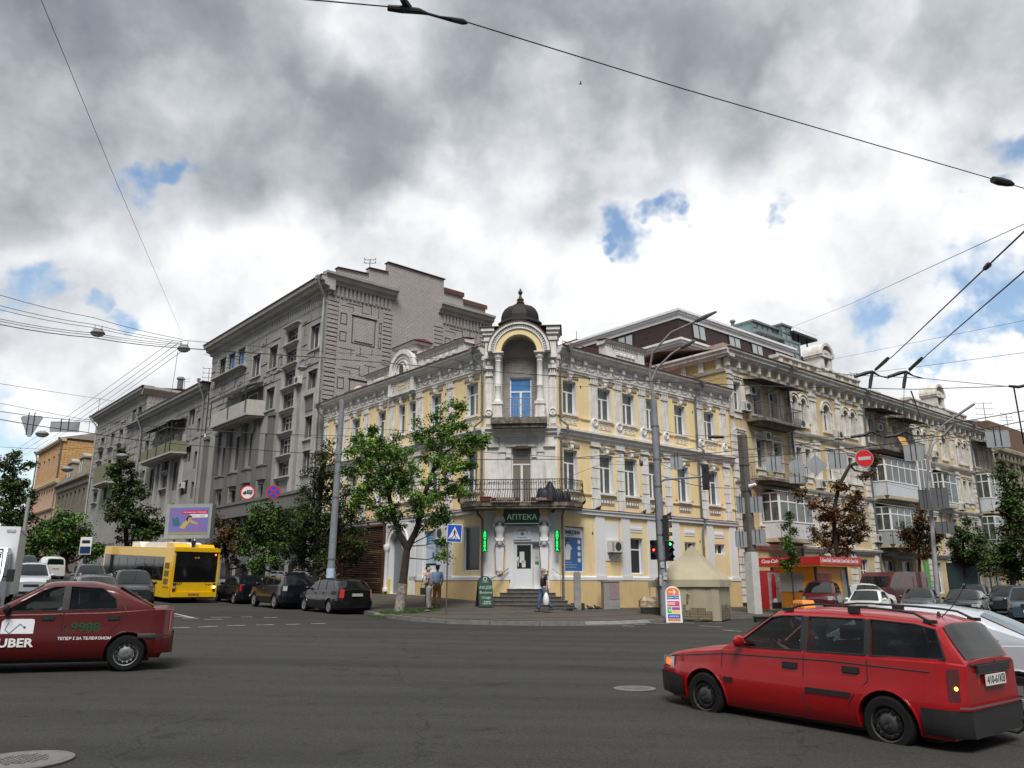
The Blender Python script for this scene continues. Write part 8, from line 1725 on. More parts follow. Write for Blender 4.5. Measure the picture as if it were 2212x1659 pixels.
for lb,x,yaw in (('narrow vertical green LED sign АПТЕКА left of the pharmacy door',.05,28),('narrow vertical green LED sign АПТЕКА right of the pharmacy door',3.38,-22)):
    t=onwall('led_sign',lb,'sign',MC_@Matrix.Translation((x,-.42,3.22))@Matrix.Rotation(rad(yaw),4,'Z'),'LED pharmacy signs'); m=MB(); m.box(-.125,.125,-.04,.04,0,.95); mk('case',m,mat('led_case',(.005,.06,.02),.5,emit=(0,.25,.04),es=.12),t)
    for i,ch in enumerate('АПТЕКА'): text('lettering',ch,.155,t,Matrix.Translation((0,-.045,.86-i*.152)),LEDG,.002,bold=.004,sx=1.1)
    m=MB(); [m.tube([(0,.04,z),(.0,.4,z)],.014,4) for z in (.2,.8)]; mk('bracket',m,BLKI,t)
t=onwall('door_poster','paper opening hours in the open leaf of the pharmacy door','poster',MC_@Matrix.Translation((2.45,-.46,2.95))@Matrix.Rotation(rad(-52),4,'Z')); m=MB(); m.box(-.15,.15,-.006,0,-.3,.3); mk('sheet',m,PAPER,t); m=MB(); m.box(-.15,.15,-.008,-.006,-.3,-.15); mk('green_foot',m,mat('print_g2',(.06,.25,.06),.6),t); text('lettering','8:00-21:00',.05,t,Matrix.Translation((0,-.008,.0)),PTXT,.001)
PB=mat('poster_blue',(.035,.12,.32),.45,var=.3,vs=2,c2=(.03,.08,.22)); PW=mat('poster_white',(.60,.62,.64),.5)
t=onwall('wall_poster','tall blue OMRON poster with a doctor in the window right of the door','poster',MR@Matrix.Translation((3.41,.12,2.35)))
m=MB(); m.box(-.60,.62,0,.03,0,2.02); mk('frame',m,PVC,t); m=MB(); m.box(-.56,.58,-.01,0,.05,1.58); mk('blue_field',m,PB,t); m=MB(); m.box(-.56,.58,-.01,0,1.58,1.97); mk('white_head',m,PW,t)
text('lettering','OMRON',.25,t,Matrix.Translation((-.13,-.012,1.80)),mat('navy_ink',(.02,.05,.15)),.002,bold=.014,sx=1.05); text('lettering','ІНГАЛЯТОРИ',.07,t,Matrix.Translation((-.2,-.012,1.65)),mat('navy_ink',(.02,.05,.15)),.001)
m=MB(); m.prism([(.42,1.70),(.50,1.82),(.48,1.88),(.42,1.86),(.36,1.88),(.34,1.82)],-.014,-.01); mk('heart',m,KR,t)
m=MB(); m.prism([(-.5,.55),(-.2,.55),(-.15,1.0),(-.05,1.05),(-.2,1.25),(-.42,1.25),(-.52,1.0)],-.014,-.01); mk('printed_coat',m,PW,t); m=MB(); m.lathe([(.075,-.016),(.075,-.01)],(-.33,0,1.36),14,'y'); mk('printed_face',m,mat('skin_print',(.42,.24,.15)),t); m=MB(); m.prism([(-.41,1.38),(-.25,1.38),(-.27,1.47),(-.38,1.47)],-.018,-.01); mk('printed_hair',m,SK,t)
for i in range(4): m=MB(); m.lathe([(.10,-.014),(.10,-.01)],(.40,0,1.38-i*.28),18,'y'); mk('printed_disc',m,PW,t)
for i,s in enumerate(('Компресорні','небулайзери, інгалятори','для всієї родини Omron')): text('lettering',s,.062,t,Matrix.Translation((-.5,-.012,.44-i*.11)),PW,.001,align='LEFT')
t=onwall('window_screen','dark tall shop window left of the pharmacy door, framed in white','window',ML@Matrix.Translation((-3.35,.10,2.4))); t['category']='shop window'
m=MB(); m.box(-.6,.6,0,.05,0,2.05); m.box(-.62,.62,-.06,.0,-.06,0); mk('frame',m,PVC,t); m=MB(); m.box(-.53,.53,-.008,0,.06,2.0); mk('pane',m,mat('very_dark_glass',(.010,.014,.012),.08,spec=.4),t)
t=onwall('wall_poster','blue and white pharmacy poster behind the trunk of the maple tree','poster',ML@Matrix.Translation((-6.68,.10,2.4))); m=MB(); m.box(-.55,.55,0,.04,0,2.0); mk('frame',m,PVC,t)
m=MB(); m.box(-.5,.5,-.01,0,1.15,1.96); mk('blue_field',m,mat('cyan_print',(.02,.16,.36),.45),t); m=MB(); m.box(-.5,.5,-.01,0,.4,1.15); m.lathe([(.42,-.012),(.42,-.01)],(-.05,0,1.1),24,'y'); mk('pale_field',m,mat('pale_blue_print',(.40,.50,.58),.5),t); m=MB(); m.box(-.5,.5,-.012,0,.33,.42); mk('black_stripe',m,SK,t)
for i,s in enumerate(('ЗАВЖДИ В','НАЯВНОСТІ','ВЕЛИКИЙ ВИБІР','ЛІКІВ')): text('lettering',s,.085,t,Matrix.Translation((0,-.014,1.85-i*.13)),PW,.001,shear=.15)
text('lettering','Ліки тут',.13,t,Matrix.Translation((-.15,-.016,1.2)),KR,.001); m=MB(); m.box(.05,.2,-.016,-.01,.7,.95); mk('printed_pack',m,PB,t)
# air conditioners
ACM=mat('ac_cream',(.52,.52,.49),.6,var=.4,vs=4,c2=(.4,.39,.36)); m=MB(); m.box(-.4,.4,-.34,-.04,0,.55); ac_b=mesh('case',m,ACM); m=MB(); m.lathe([(.21,-.352),(.2,-.345)],(.06,0,.28),20,'y'); m.lathe([(.06,-.36),(.06,-.35)],(.06,0,.28),10,'y')
for i in range(7): m.box(-.37,-.24,-.348,-.34,.08+i*.06,.10+i*.06)
ac_f=mesh('fan_grille',m,mat('ac_fan',(.035,.035,.035),.6)); m=MB(); [m.box(x,x+.04,-.36,0,-.05,0) for x in (-.3,.26)]; [m.tube([(x+.02,-.33,-.04),(x+.02,0,-.3)],.014,4) for x in (-.3,.26)]; ac_k=mesh('bracket',m,BLKI)
def acu(label,T,x,z): 
    o=onwall('air_conditioner',label,'air conditioner',T@Matrix.Translation((x,0,z)),'air conditioner units on house walls'); link('case',ac_b,o); link('fan_grille',ac_f,o); link('bracket',ac_k,o)
acu('air conditioner on the yellow wall between two ground floor pilasters of the corner house',MR,5.98,3.3)
acu('air conditioner partly behind leaves, left of the crossing sign',ML,-5.55,3.95)
for lb,x,z in (('under the dark canopy of the top left balcony of the cream house',18.65,13.1),('at the railing corner of the top left balcony of the cream house',18.0,12.0),('beside the first downpipe on the top floor of the cream house',24.15,11.75),('beside the third floor windows near the concrete pole',19.9,10.4),('below the third floor string course behind the diamond sign back',26.0,7.95),('right of the first glazed balcony, lower floor',23.9,4.75),('left of the lower grey glazed balcony under the chestnut',33.0,4.7),('at the right end of the upper white glazed balcony',39.2,8.6),('under the awnings of the middle balcony',35.1,12.9),('near the second arched group of the cream house',44.6,11.9),('low above the shops near the right end of the cream house',51.4,3.5),('beside the second rizalit window, third floor',48.6,7.9),('between the arched windows of the first attic bay',29.0,11.6)): acu('air conditioner '+lb,MR,x,z)
for lb,x,z in (('below the pale lamp on the grey house',-22.6,15.1),('on the long balcony of the lower grey house part',-46.2,14.4),('low on the recessed bay of the grey house',-43.8,9.9)): acu('air conditioner '+lb,ML,x,z)
acu('air conditioner on the short end wall above the lower grey roof',Mz(C0+LD*57.4,math.atan2(RD.y,RD.x)),2.6,19.4)
# covered things on the iron balcony
m=MB(); rr2=random.Random(2); nx_,ny_=26,12
for i in range(nx_+1):
    x=-.55+1.65*i/nx_; r=(.30+.09*sin(x*5+1)+.05*sin(x*13))*min(1,min(i+.6,nx_-i+.6)/2.5)
    for j in range(ny_+1): a=PI*j/ny_; k=1+rr2.uniform(-.05,.05); m.v.append(Vector((x+rr2.uniform(-.02,.02),-cos(a)*r*.75*k,max(0,sin(a)**.6*r*2.1*k))))
for i in range(nx_):
    for j in range(ny_): b_=i*(ny_+1)+j; m.f.append([b_,b_+1,b_+ny_+2,b_+ny_+1]); m.m.append(0)
tag(mk('covered_heap',m,mat('navy_tarpaulin',(.008,.010,.022),.6),None,MC_@Matrix.Translation((2.95,-.85,5.45))@Matrix.Rotation(rad(18),4,'Z'),2),'dark blue tarpaulin thrown over things on the iron balcony','tarpaulin')
t=onwall('flower_trough','terracotta flower trough on the left part of the iron balcony','flower trough',MC_@Matrix.Translation((.12,-.8,5.44))); m=MB(); m.prism([(-.2,0),(.2,0),(.25,.2),(-.25,.2)],-.12,.12); m.box(-.27,.27,-.14,.14,.2,.24); mk('trough',m,mat('terracotta',(.22,.05,.03),.8,var=.4,vs=8),t)
# ---------------------------------------------------------------- trees: tapered trunk and limbs, leaf-sized faces
def leafmat(n,c): return mat('leaf_'+n,c,.6,var=.5,vs=1.2,c2=(c[0]*.6,c[1]*.62,c[2]*.6),spec=.25)
BARK=mat('bark',(.020,.016,.013),.95,var=.7,vs=7,c2=(.045,.038,.03),bump=.9,bs=14); LW=mat('limewashed_bark',(.30,.28,.25),.95,var=1.,vs=9,c2=(.06,.05,.04),bump=.8,bs=14)
GR=[leafmat('bright',(.18,.30,.055)),leafmat('mid',(.10,.20,.035)),leafmat('deep',(.045,.10,.02))]
DG=[leafmat('d1',(.055,.10,.018)),leafmat('d2',(.026,.052,.011)),leafmat('d3',(.045,.042,.014))]
BR=[leafmat('b1',(.13,.065,.022)),leafmat('b2',(.075,.036,.013)),leafmat('b3',(.055,.06,.016))]
def tree(name,label,base,trunk,lobes,mats,n,ls,Y,seed,r0=.16,lime=0,group=None,spread=.75,branchy=2,depth=1.,cl=.34,thin=1.,ext=()):
    """trunk: picture points up the stem; lobes: (px,py,radius px) leaf masses"""
    R_=random.Random(seed); sc=Y/1755.; t=thing(name,label,'tree',base,0,group)
    tp=[Vector((0,0,-.1))]+[at(x,y,Y)-base for x,y in trunk]; top=tp[-1]
    m=MB()
    if lime: 
        k=lime; q=tp[0].lerp(tp[1],min(1,k/max(.1,tp[1].z))); m.tube([tp[0],q],[r0*1.25,r0*1.02],12); mk('limewashed_stem',m,LW,t,None,1); m=MB(); m.tube([q]+tp[1:],[r0*1.02]+[lerp(r0,r0*.62,i/len(tp)) for i in range(1,len(tp))],12)
    else: m.tube(tp,[r0*1.2]+[lerp(r0,r0*.55,i/len(tp)) for i in range(1,len(tp))],10)
    mk('trunk',m,BARK,t,None,1)
    clumps=[]; br=MB()
    for px,py,r in lobes:
        d=R_.uniform(-1,1)*r*sc*depth; c=at(px,py,Y+d)-base; rr=r*sc; k=max(3,int((rr/cl)**2*2.2*spread)); mine=[]
        for _ in range(k):
            v=Vector((R_.gauss(0,1),R_.gauss(0,1),R_.gauss(0,1))).normalized()*rr*(R_.random()**.45); v.y*=.9; mine.append(c+v)
        clumps+=[(p,rr) for p in mine]
        # a limb from the stem into this leaf mass, then twigs
        a=min(tp[1:]+[Vector(e)-base for e in ext],key=lambda p:(p-c).length+max(0,p.z-c.z)*2); midp=a.lerp(c,.5)+Vector((R_.uniform(-.2,.2),R_.uniform(-.2,.2),-.08*(c-a).length))
        b0=min(r0*.5,.05+.03*(c-a).length)*thin; br.tube([a,midp,c],[b0,b0*.7,b0*.3],6)
        for p in mine[:branchy*3]: br.tube([midp.lerp(c,R_.random()),p],[b0*.28,.008],4,caps=False)
    mk('limbs',br,BARK,t,None,1)
    V=[];F=[];MI=[]; per=max(6,n//max(1,len(clumps)))
    for p,rr in clumps:
        s=cl*R_.uniform(.6,1.15); tone=R_.random()
        for _ in range(per):
            q=p+Vector((R_.gauss(0,1)*s*.55,R_.gauss(0,1)*s*.55,R_.gauss(0,1)*s*.42)); l=ls*R_.uniform(.6,1.25)
            d=Vector((R_.gauss(0,1),R_.gauss(0,1),R_.gauss(-.5,.6))).normalized(); u=d.cross(Vector((R_.gauss(0,.5),R_.gauss(0,.5),1))); u=u.normalized() if u.length>1e-3 else Vector((1,0,0)); nn=d.cross(u)
            b=len(V); V+= [q,q+d*l*.5+u*l*.34+nn*l*.10,q+d*l,q+d*l*.5-u*l*.34+nn*l*.10]; F+=[(b,b+1,b+2),(b,b+2,b+3)]
            k=0 if tone+R_.uniform(-.3,.3)>.62 else (1 if tone+R_.uniform(-.3,.3)>.25 else 2); MI+=[k,k]
    me=bpy.data.meshes.new('crown'); me.from_pydata([tuple(v) for v in V],[],F)
    for x in mats: me.materials.append(x)
    me.polygons.foreach_set('material_index',MI); me.update(); link('crown',me,t); return t
tree('maple_tree','green maple with a forked dark trunk, limewashed at the foot, in front of the pharmacy house',gp(864,None,33.6),[(873,1240),(880,1185)],[],GR,0,.2,33.6,1,.2) if False else None
def forked():
    Y=33.6; base=gp(864,None,Y); t=tree('maple_tree','green maple with forked dark trunk and limewashed foot beside the waiting men',base,[(871,1255),(877,1205),(880,1180)],
    [(800,955,44),(845,985,52),(770,1000,38),(815,1040,55),(870,1030,45),(900,1075,42),(780,1075,32),(850,1105,38),(905,930,26),(950,905,34),(985,885,26),(935,960,40),(985,950,44),(1020,965,30),(965,1010,42),(1010,1000,30),(1040,950,14),(945,1070,38),(985,1060,26),(925,1125,30),(965,1115,22),(820,1105,20),(950,1165,14),(958,1200,10),(1000,1040,18),(770,950,16)],GR,34000,.115,Y,11,.19,lime=1.15,cl=.27,spread=.8,thin=.32,ext=[at(*q,Y) for q in ((847,1105),(838,1060),(822,1010),(808,965),(912,1085),(930,1030),(948,985),(962,930),(975,890),(1000,960),(865,1020))])
    m=MB(); o=lambda x,y,d=0:at(x,y,Y+d)-base
    m.tube([o(880,1185),o(862,1150),o(847,1105,.2),(o(838,1060,.3)),o(822,1010,.2),o(808,965)],[.16,.12,.11,.09,.06,.02],8); m.tube([o(880,1185),o(902,1140,-.1),o(912,1085,-.1),o(930,1030),o(948,985),o(962,930,.1),o(975,890,.2)],[.16,.13,.115,.10,.08,.05,.02],8)
    m.tube([o(945,990),o(975,968),o(1010,960)],[.07,.045,.015],6); m.tube([o(838,1060,.3),o(865,1020),o(880,985)],[.07,.04,.015],6); mk('main_limbs',m,BARK,t,None,1)
forked()
TG1='linden trees along the left street'
tree('linden_tree','dark brownish-green linden reaching behind the tram pole',gp(682,None,43),[(682,1240),(685,1170),(690,1080),(700,1000)],[(700,985,32),(690,1020,42),(720,1045,42),(670,1075,42),(740,1090,42),(650,1115,48),(700,1110,50),(620,1140,44),(760,1120,34),(680,1160,55),(735,1155,44),(770,1165,30),(640,1185,42),(705,1205,42),(665,1215,30),(755,1200,30)],DG,21000,.14,43.,12,.2,group=TG1,cl=.36,spread=1.1)
tree('linden_tree','fresh green linden right of the billboard, leaning over the parked saloon',gp(600,None,48),[(598,1240),(592,1170)],[(560,1120,34),(590,1105,28),(535,1145,28),(575,1150,38),(610,1130,30),(545,1180,28),(590,1190,34),(560,1215,22),(620,1180,30),(600,1155,30)],[GR[1],DG[0],DG[1]],9000,.17,48.,13,.16,group=TG1,cl=.36,spread=1.2)
tree('linden_tree','browned thin linden between the billboard and the green one',gp(492,None,53),[(492,1230),(484,1170)],[(455,1135,22),(475,1160,28),(500,1150,24),(490,1195,28),(510,1190,22),(462,1125,14),(520,1220,18)],BR,5000,.17,53.,14,.14,group=TG1,cl=.36)
tree('linden_tree','tall sparse linden in front of the windows of the grey house',gp(275,None,62),[(275,1200),(270,1120),(262,1060),(258,1000)],[(258,975,14),(270,1000,24),(245,1030,24),(280,1040,32),(255,1070,30),(300,1060,20),(275,1105,34),(300,1120,38),(240,1110,22),(325,1130,32),(290,1155,34),(340,1150,20)],DG,9000,.24,62.,15,.2,group=TG1,cl=.45,spread=.9)
tree('linden_tree','round dense green tree left of the tall sparse linden',gp(140,None,80),[(140,1220),(140,1170)],[(130,1118,26),(105,1140,30),(155,1130,26),(170,1160,28),(120,1165,36),(90,1170,26),(185,1140,14),(150,1185,30),(195,1185,22),(70,1195,24),(215,1180,20)],[GR[1],DG[0],DG[1]],8000,.32,80.,16,.24,group=TG1,cl=.6,spread=1.1)
tree('poplar_tree','large dark tree filling the far left edge with thin twigs on top',gp(25,None,100),[(22,1200),(22,1100),(30,1020)],[(30,985,22),(12,1000,20),(60,1000,14),(20,1030,36),(50,1040,26),(5,1060,36),(40,1075,36),(60,1100,22),(20,1110,44),(50,1140,30),(10,1160,36),(45,1180,34)],DG,9000,.38,100.,17,.35,cl=.7,spread=1.0)
TG2='small trees along the right street'
tree('chestnut_tree','browned chestnut leaning over the orange kiosk',gp(1836,None,45.5),[(1822,1240),(1805,1180),(1800,1110),(1812,1050),(1836,1005)],[(1785,1105,30),(1755,1085,18),(1830,1120,34),(1800,1150,38),(1850,1150,30),(1765,1160,24),(1845,1080,26),(1815,1055,20),(1870,1020,20),(1885,990,13),(1862,985,10),(1725,1065,13),(1835,1185,28),(1790,1190,24),(1865,1110,16)],BR,8500,.16,45.5,18,.15,group=TG2,cl=.34,spread=.62,branchy=3)
tree('sapling','thin green sapling standing in front of the red kiosk fascia',gp(1712,None,41.3),[(1710,1230),(1706,1140),(1705,1115)],[(1704,1112,7),(1701,1132,9),(1712,1145,9),(1700,1165,10),(1708,1185,14),(1715,1205,12),(1700,1215,12),(1706,1235,8)],[GR[1],DG[0],DG[1]],2200,.13,41.3,19,.035,group=TG2,cl=.2,spread=1.5,branchy=1)
tree('chestnut_tree','small browned chestnut behind the maroon van',gp(1987,None,54),[(1986,1225),(1985,1170)],[(1990,1100,12),(1985,1125,20),(1970,1150,24),(2005,1150,24),(1960,1172,22),(1990,1180,28),(2018,1175,18),(2030,1160,10)],BR,5500,.17,54.,20,.12,group=TG2,cl=.36,spread=1.1)
tree('linden_tree','small dark green tree between the exchange board and the browned chestnut',gp(2083,None,58),[(2083,1230),(2080,1170)],[(2062,1135,14),(2088,1128,14),(2075,1155,24),(2105,1160,22),(2060,1180,20),(2090,1190,30),(2125,1180,20),(2115,1205,22),(2070,1205,18)],DG,6500,.18,58.,21,.12,group=TG2,cl=.38,spread=1.2)
tree('ivy_tree','very dark ivy-like tree covering the brown house at the right edge',gp(2185,None,64),[(2185,1200),(2180,1080)],[(2165,1008,14),(2172,1035,22),(2190,1060,24),(2168,1075,20),(2185,1100,30),(2205,1130,30),(2175,1145,28),(2160,1185,26),(2195,1175,36),(2140,1215,26),(2170,1225,30),(2208,1220,26)],DG,9000,.26,64.,22,.22,cl=.5,spread=1.2)
def grass(name,c,rx,ry,n,seed):
    R_=random.Random(seed); m=MB()
    for _ in range(n):
        a=R_.uniform(0,2*PI); k=R_.random()**.5; x=c.x+rx*k*cos(a); y=c.y+ry*k*sin(a); z=gz(x,y); h=R_.uniform(.04,.13); b=R_.uniform(0,PI); dx,dy=.012*cos(b),.012*sin(b)
        m.add([(x-dx,y-dy,z),(x+dx,y+dy,z),(x+R_.uniform(-.04,.04),y+R_.uniform(-.04,.04),z+h)],[(0,1,2)])
    return mk(name,m,leafmat('grass',(.06,.10,.025)),smooth=2)
tag(grass('grass',gp(875,None,33.5),1.5,.7,3200,1),'tufts of grass round the foot of the maple tree','grass',None,'stuff'); tag(grass('grass',gp(1700,None,41.4),1.5,.5,1500,2),'tufts of grass at the foot of the orange kiosk','grass',None,'stuff')
# ---------------------------------------------------------------- people
SKIN=mat('skin',(.42,.23,.16),.6); SKD=mat('tanned_skin',(.30,.15,.10),.6); EYE_=mat('eye_dark',(.02,.015,.012),.4)
def skinned(name,chains,m_,par,sub=1):
    """chains: lists of (point, radius); the first point of a later chain may repeat an earlier point"""
    V=[];E=[];R_=[]; idx={}
    for ch in chains:
        prev=None
        for p,r in ch:
            k=tuple(round(c,4) for c in p)
            if k not in idx: idx[k]=len(V); V.append(p); R_.append(r)
            if prev is not None: E.append((prev,idx[k]))
            prev=idx[k]
    me=bpy.data.meshes.new(name); me.from_pydata([tuple(v) for v in V],E,[]); o=bpy.data.objects.new('t',me); col.objects.link(o)
    sk=o.modifiers.new('s','SKIN'); sk.use_smooth_shade=True; d=me.skin_vertices[0].data
    for i,r in enumerate(R_): d[i].radius=(r,r) if not isinstance(r,tuple) else r
    d[0].use_root=True
    ss=o.modifiers.new('ss','SUBSURF'); ss.levels=sub; ss.render_levels=sub
    dg=bpy.context.evaluated_depsgraph_get(); me2=bpy.data.meshes.new_from_object(o.evaluated_get(dg)); bpy.data.objects.remove(o); me2.materials.clear(); me2.materials.append(m_); me2.name=name
    for p in me2.polygons: p.use_smooth=True; p.material_index=0
    return link(name,me2,par)
def person(label,loc,yaw,J,shirt,pants,hair,skin=SKIN,sleeve='short',shoe=None,bald=False,seated=False,s=1.,group=None,look=(1,0)):
    """local frame: x forward, y left, z up. J: joints"""
    t=thing('person',label,'person',loc,rad(yaw),group); s*=1.03; t.scale=(s,s,s); V=Vector
    j=dict(pel=(0,0,.94),chest=(.0,0,1.28),neck=(.01,0,1.47),head=(.03,0,1.62),shl=(0,.19,1.41),shr=(0,-.19,1.41),ell=(-.03,.25,1.13),elr=(-.03,-.25,1.13),wrl=(.03,.26,.88),wrr=(.03,-.26,.88),hil=(0,.09,.90),hir=(0,-.09,.90),knl=(.02,.10,.49),knr=(.02,-.10,.49),anl=(-.02,.10,.08),anr=(-.02,-.10,.08)); j.update(J); j={k:V(v) for k,v in j.items()}
    def fingers(w,e,side):
        d=(w-e).normalized(); p=w+d*.075; sx=V((0,1,0)) if abs(d.y)<.8 else V((1,0,0)); sx=(sx-d*sx.dot(d)).normalized(); nn=d.cross(sx); out=[]
        for k,(o,l) in enumerate(((-.027,.065),(-.009,.078),(.010,.073),(.027,.058))): a=p+sx*o; out.append([(w+d*.03,.022),(a,.009),(a+d*l*.5+nn*.006*side,.0085),(a+d*l+nn*.022*side,.007)])
        out.append([(w+d*.03,.022),(w+d*.035+sx*.035*1,.010),(w+d*.075+sx*.045+nn*.015,.008)]); return out
    ch=[[(j['pel'],.11),(j['chest'],.12),(j['neck'],.052),(j['head']-V((0,0,.06)),.056),(j['head']+V((0,0,.02)),.085),(j['head']+V((0,0,.085)),.06)]]
    for a in 'lr':
        ch.append([(j['chest'],.12),(j['sh'+a],.052),(j['el'+a],.038),(j['wr'+a],.026),(j['wr'+a]+(j['wr'+a]-j['el'+a]).normalized()*.03,.022)]); ch.append([(j['pel'],.11),(j['hi'+a],.075),(j['kn'+a],.052),(j['an'+a],.035)])
        ch+=fingers(j['wr'+a],j['el'+a],1)
    skinned('body',ch,skin,t)
    hd=j['head']; f=V((look[0],look[1],0)).normalized(); l=V((-f.y,f.x,0))
    m=MB(); m.tube([hd+f*.08+V((0,0,.02)),hd+f*.105-V((0,0,.015)),hd+f*.085-V((0,0,.025))],[.008,.015,.008],6); m.ball(hd+l*.082,.02,6,sc=(.7,.5,1.3)); m.ball(hd-l*.082,.02,6,sc=(.7,.5,1.3)); mk('face_features',m,skin,t,None,1)
    m=MB(); [m.ball(hd+f*.082+l*s_*.03+V((0,0,.025)),.009,6) for s_ in (-1,1)]; m.box(hd.x+f.x*.08-.012,hd.x+f.x*.08+.012,hd.y+f.y*.08-.02,hd.y+f.y*.08+.02,hd.z-.052,hd.z-.046); mk('eyes_mouth',m,EYE_,t)
    if hair:
        m=MB(); c=hd-f*.012+V((0,0,.045))
        if bald: m.lathe([(.088,-.05),(.098,-.01),(.092,.03),(.07,.05)],c-f*.008,14,a0=math.atan2(f.y,f.x)+.9,a1=math.atan2(f.y,f.x)+2*PI-.9)
        else: m.ball(c,.098,12,sc=(1,.95,.95)); m.ball(c-f*.03-V((0,0,.045)),.082,10)
        if hair=='long': m.tube([c-f*.05,c-f*.08-V((0,0,.12)),c-f*.07-V((0,0,.24))],[.07,.07,.04],8)
        mk('hair',m,bald and mat('grey_hair',(.36,.33,.30),.9) or (mat('brown_hair',(.08,.045,.03),.8) if hair=='long' else mat('dark_hair',(.014,.011,.01),.8)),t,None,1)
    cl=[[(j['pel']+V((0,0,.0)),(.175,.15)),(lerp(j['pel'],j['chest'],.5),(.178,.155)),(j['chest'],(.18,.15)),(j['neck']-V((0,0,.03)),.06)]]
    for a in 'lr':
        e=j['el'+a] if sleeve!='short' else lerp(j['sh'+a],j['el'+a],.72); c=[(j['chest'],(.18,.15)),(j['sh'+a],.078),(e,.070)]
        if sleeve=='long': c[-1]=(j['el'+a],.053); c.append((lerp(j['el'+a],j['wr'+a],.9),.038))
        cl.append(c)
    skinned('shirt',cl,shirt,t)
    cl=[[(j['pel']+V((0,0,.06)),(.16,.14)),(j['pel']-V((0,0,.03)),(.16,.14))]]
    for a in 'lr': cl.append([(j['pel']-V((0,0,.03)),(.16,.14)),(j['hi'+a]-V((0,0,.05)),.112),(j['kn'+a],.088),(j['an'+a]+V((0,0,.02)),.074)])
    skinned('trousers',cl,pants,t)
    if not seated:
        for a in 'lr': m=MB(); q=j['an'+a]; m.ball((q.x+.055,q.y,max(.04,q.z-.035)),.06,8,sc=(2.1,.8,.65)); mk('shoe',m,shoe or BLKI,t,None,1)
    return t,j
def cloth(n,c,c2=None,v=.3,vs=8): return mat('cloth_'+n,c,.9,var=v,vs=vs,c2=c2)
CHQ=mat('checked_shirt',(.36,.30,.38),.9,brick=(.055,.04,.010)); WH=cloth('white',(.58,.58,.58),(.5,.5,.5)); LB=cloth('light_blue',(.28,.40,.66),(.24,.34,.58)); BK=cloth('black',(.012,.012,.014),(.02,.02,.022)); JEAN=cloth('jeans',(.035,.075,.15),(.08,.13,.22),.8,5); GRYT=cloth('grey_trousers',(.19,.18,.18),(.25,.24,.24),.5,6); BRT=cloth('brown_trousers',(.10,.055,.025),(.07,.04,.02)); DKT=cloth('dark_trousers',(.02,.02,.022))
GM='men talking by the crossing sign'
person('man in a purple checked shirt and grey trousers, looking left',gp(927,None,33.1),172,dict(wrl=(.17,.08,1.06),ell=(.02,.24,1.12),head=(.04,0,1.60)),CHQ,GRYT,1,bald=True,shoe=cloth('shoe_grey',(.16,.15,.14)),group=GM)
t,j=person('man in a white shirt with a dark bag, mostly hidden behind the checked shirt',gp(924,None,33.9),185,dict(),WH,DKT,1,group=GM)
t,j=person('man in a light blue shirt and brown trousers seen from behind by the crossing sign',gp(944,None,34.5),75,dict(ell=(.0,.24,1.15),wrl=(.15,.2,1.0),elr=(.0,-.24,1.15),wrr=(.15,-.15,1.0)),LB,BRT,1,skin=SKD,group=GM,sleeve='long',look=(1,.3))
o=tag(link('shoulder_bag',None),'black bag hanging at the hip of the white-shirted man','bag'); q=gp(914,None,33.5); o.location=q+Vector((0,0,.75)); m=MB(); m.box(-.11,.11,-.05,.05,-.1,.18); m.tube([(-.1,0,.16),(0,0,.62),(.12,0,.7)],.012,5); mk('pouch',m,BK,o)
wp=gp(1175,None,33.6)
t,j=person('grey-haired man in a black T-shirt and jeans walking left past the doorsteps',wp,193,dict(head=(.03,.0,1.61),ell=(-.07,.26,1.14),wrl=(-.02,.30,.90),elr=(-.20,-.27,1.15),wrr=(-.26,-.34,.90),knl=(-.02,.10,.50),anl=(-.30,.10,.14),knr=(.18,-.09,.50),anr=(.20,-.09,.08)),BK,JEAN,1,bald=True,skin=SKIN,look=(1,.1))
c=Matrix.Rotation(rad(193),4,'Z')@Vector((.0,.31,.80)); o=tag(link('carrier_bag',None),'white plastic carrier bag held by the walking man','bag'); o.location=wp+c; m=MB(); m.lathe([(.0,-.52),(.10,-.50),(.13,-.40),(.12,-.22),(.07,-.08),(.02,.0)],(0,0,0),10); 
m.tube([(-.03,0,-.04),(0,0,.03),(.03,0,-.04)],.008,4); mk('plastic',m,mat('thin_white_plastic',(.62,.65,.68),.5),o,None,1)
person('woman in a pale grey top standing behind the tram pole',gp(719,None,41.2),15,dict(wrl=(.15,.1,1.25)),cloth('pale_grey',(.33,.35,.40),(.4,.42,.45)),JEAN,'long')
person('dark-clothed man by the slat shopfront, above the roof of the black SUV',gp(640,None,47.5),-60,dict(),BK,BK,1)
t,j=person('white-haired person bending beside the shop door behind the black SUV',gp(584,None,49),200,dict(),cloth('white_top',(.5,.5,.48)),DKT,1,bald=True,s=.9)
# drivers
def driver(label,root,x,y,z,shirt,skin,hair=1,s=.95):
    M_=root.matrix_basis if False else (Matrix.Translation(root.location)@root.rotation_euler.to_matrix().to_4x4()); p=M_@Vector((x,y,z)); t,j=person(label,p,math.degrees(root.rotation_euler[2]),dict(pel=(0,0,.12),chest=(-.08,0,.45),neck=(-.07,0,.64),head=(-.04,0,.80),shl=(-.07,.19,.57),shr=(-.07,-.19,.57),ell=(.16,.24,.40),elr=(.16,-.24,.40),wrl=(.42,.14,.50),wrr=(.42,-.12,.50),hil=(.05,.1,.10),hir=(.05,-.1,.10),knl=(.45,.12,.20),knr=(.45,-.12,.20),anl=(.7,.12,-.1),anr=(.7,-.12,-.1)),shirt,DKT,hair,skin=skin,seated=True,s=s)
    return t
ES_X0=-(ESTATE.ro+ESTATE.wb/2); driver('driver of the red estate car holding the steering wheel',E,ES_X0+1.86,.36,.50,BK,SKIN,1)
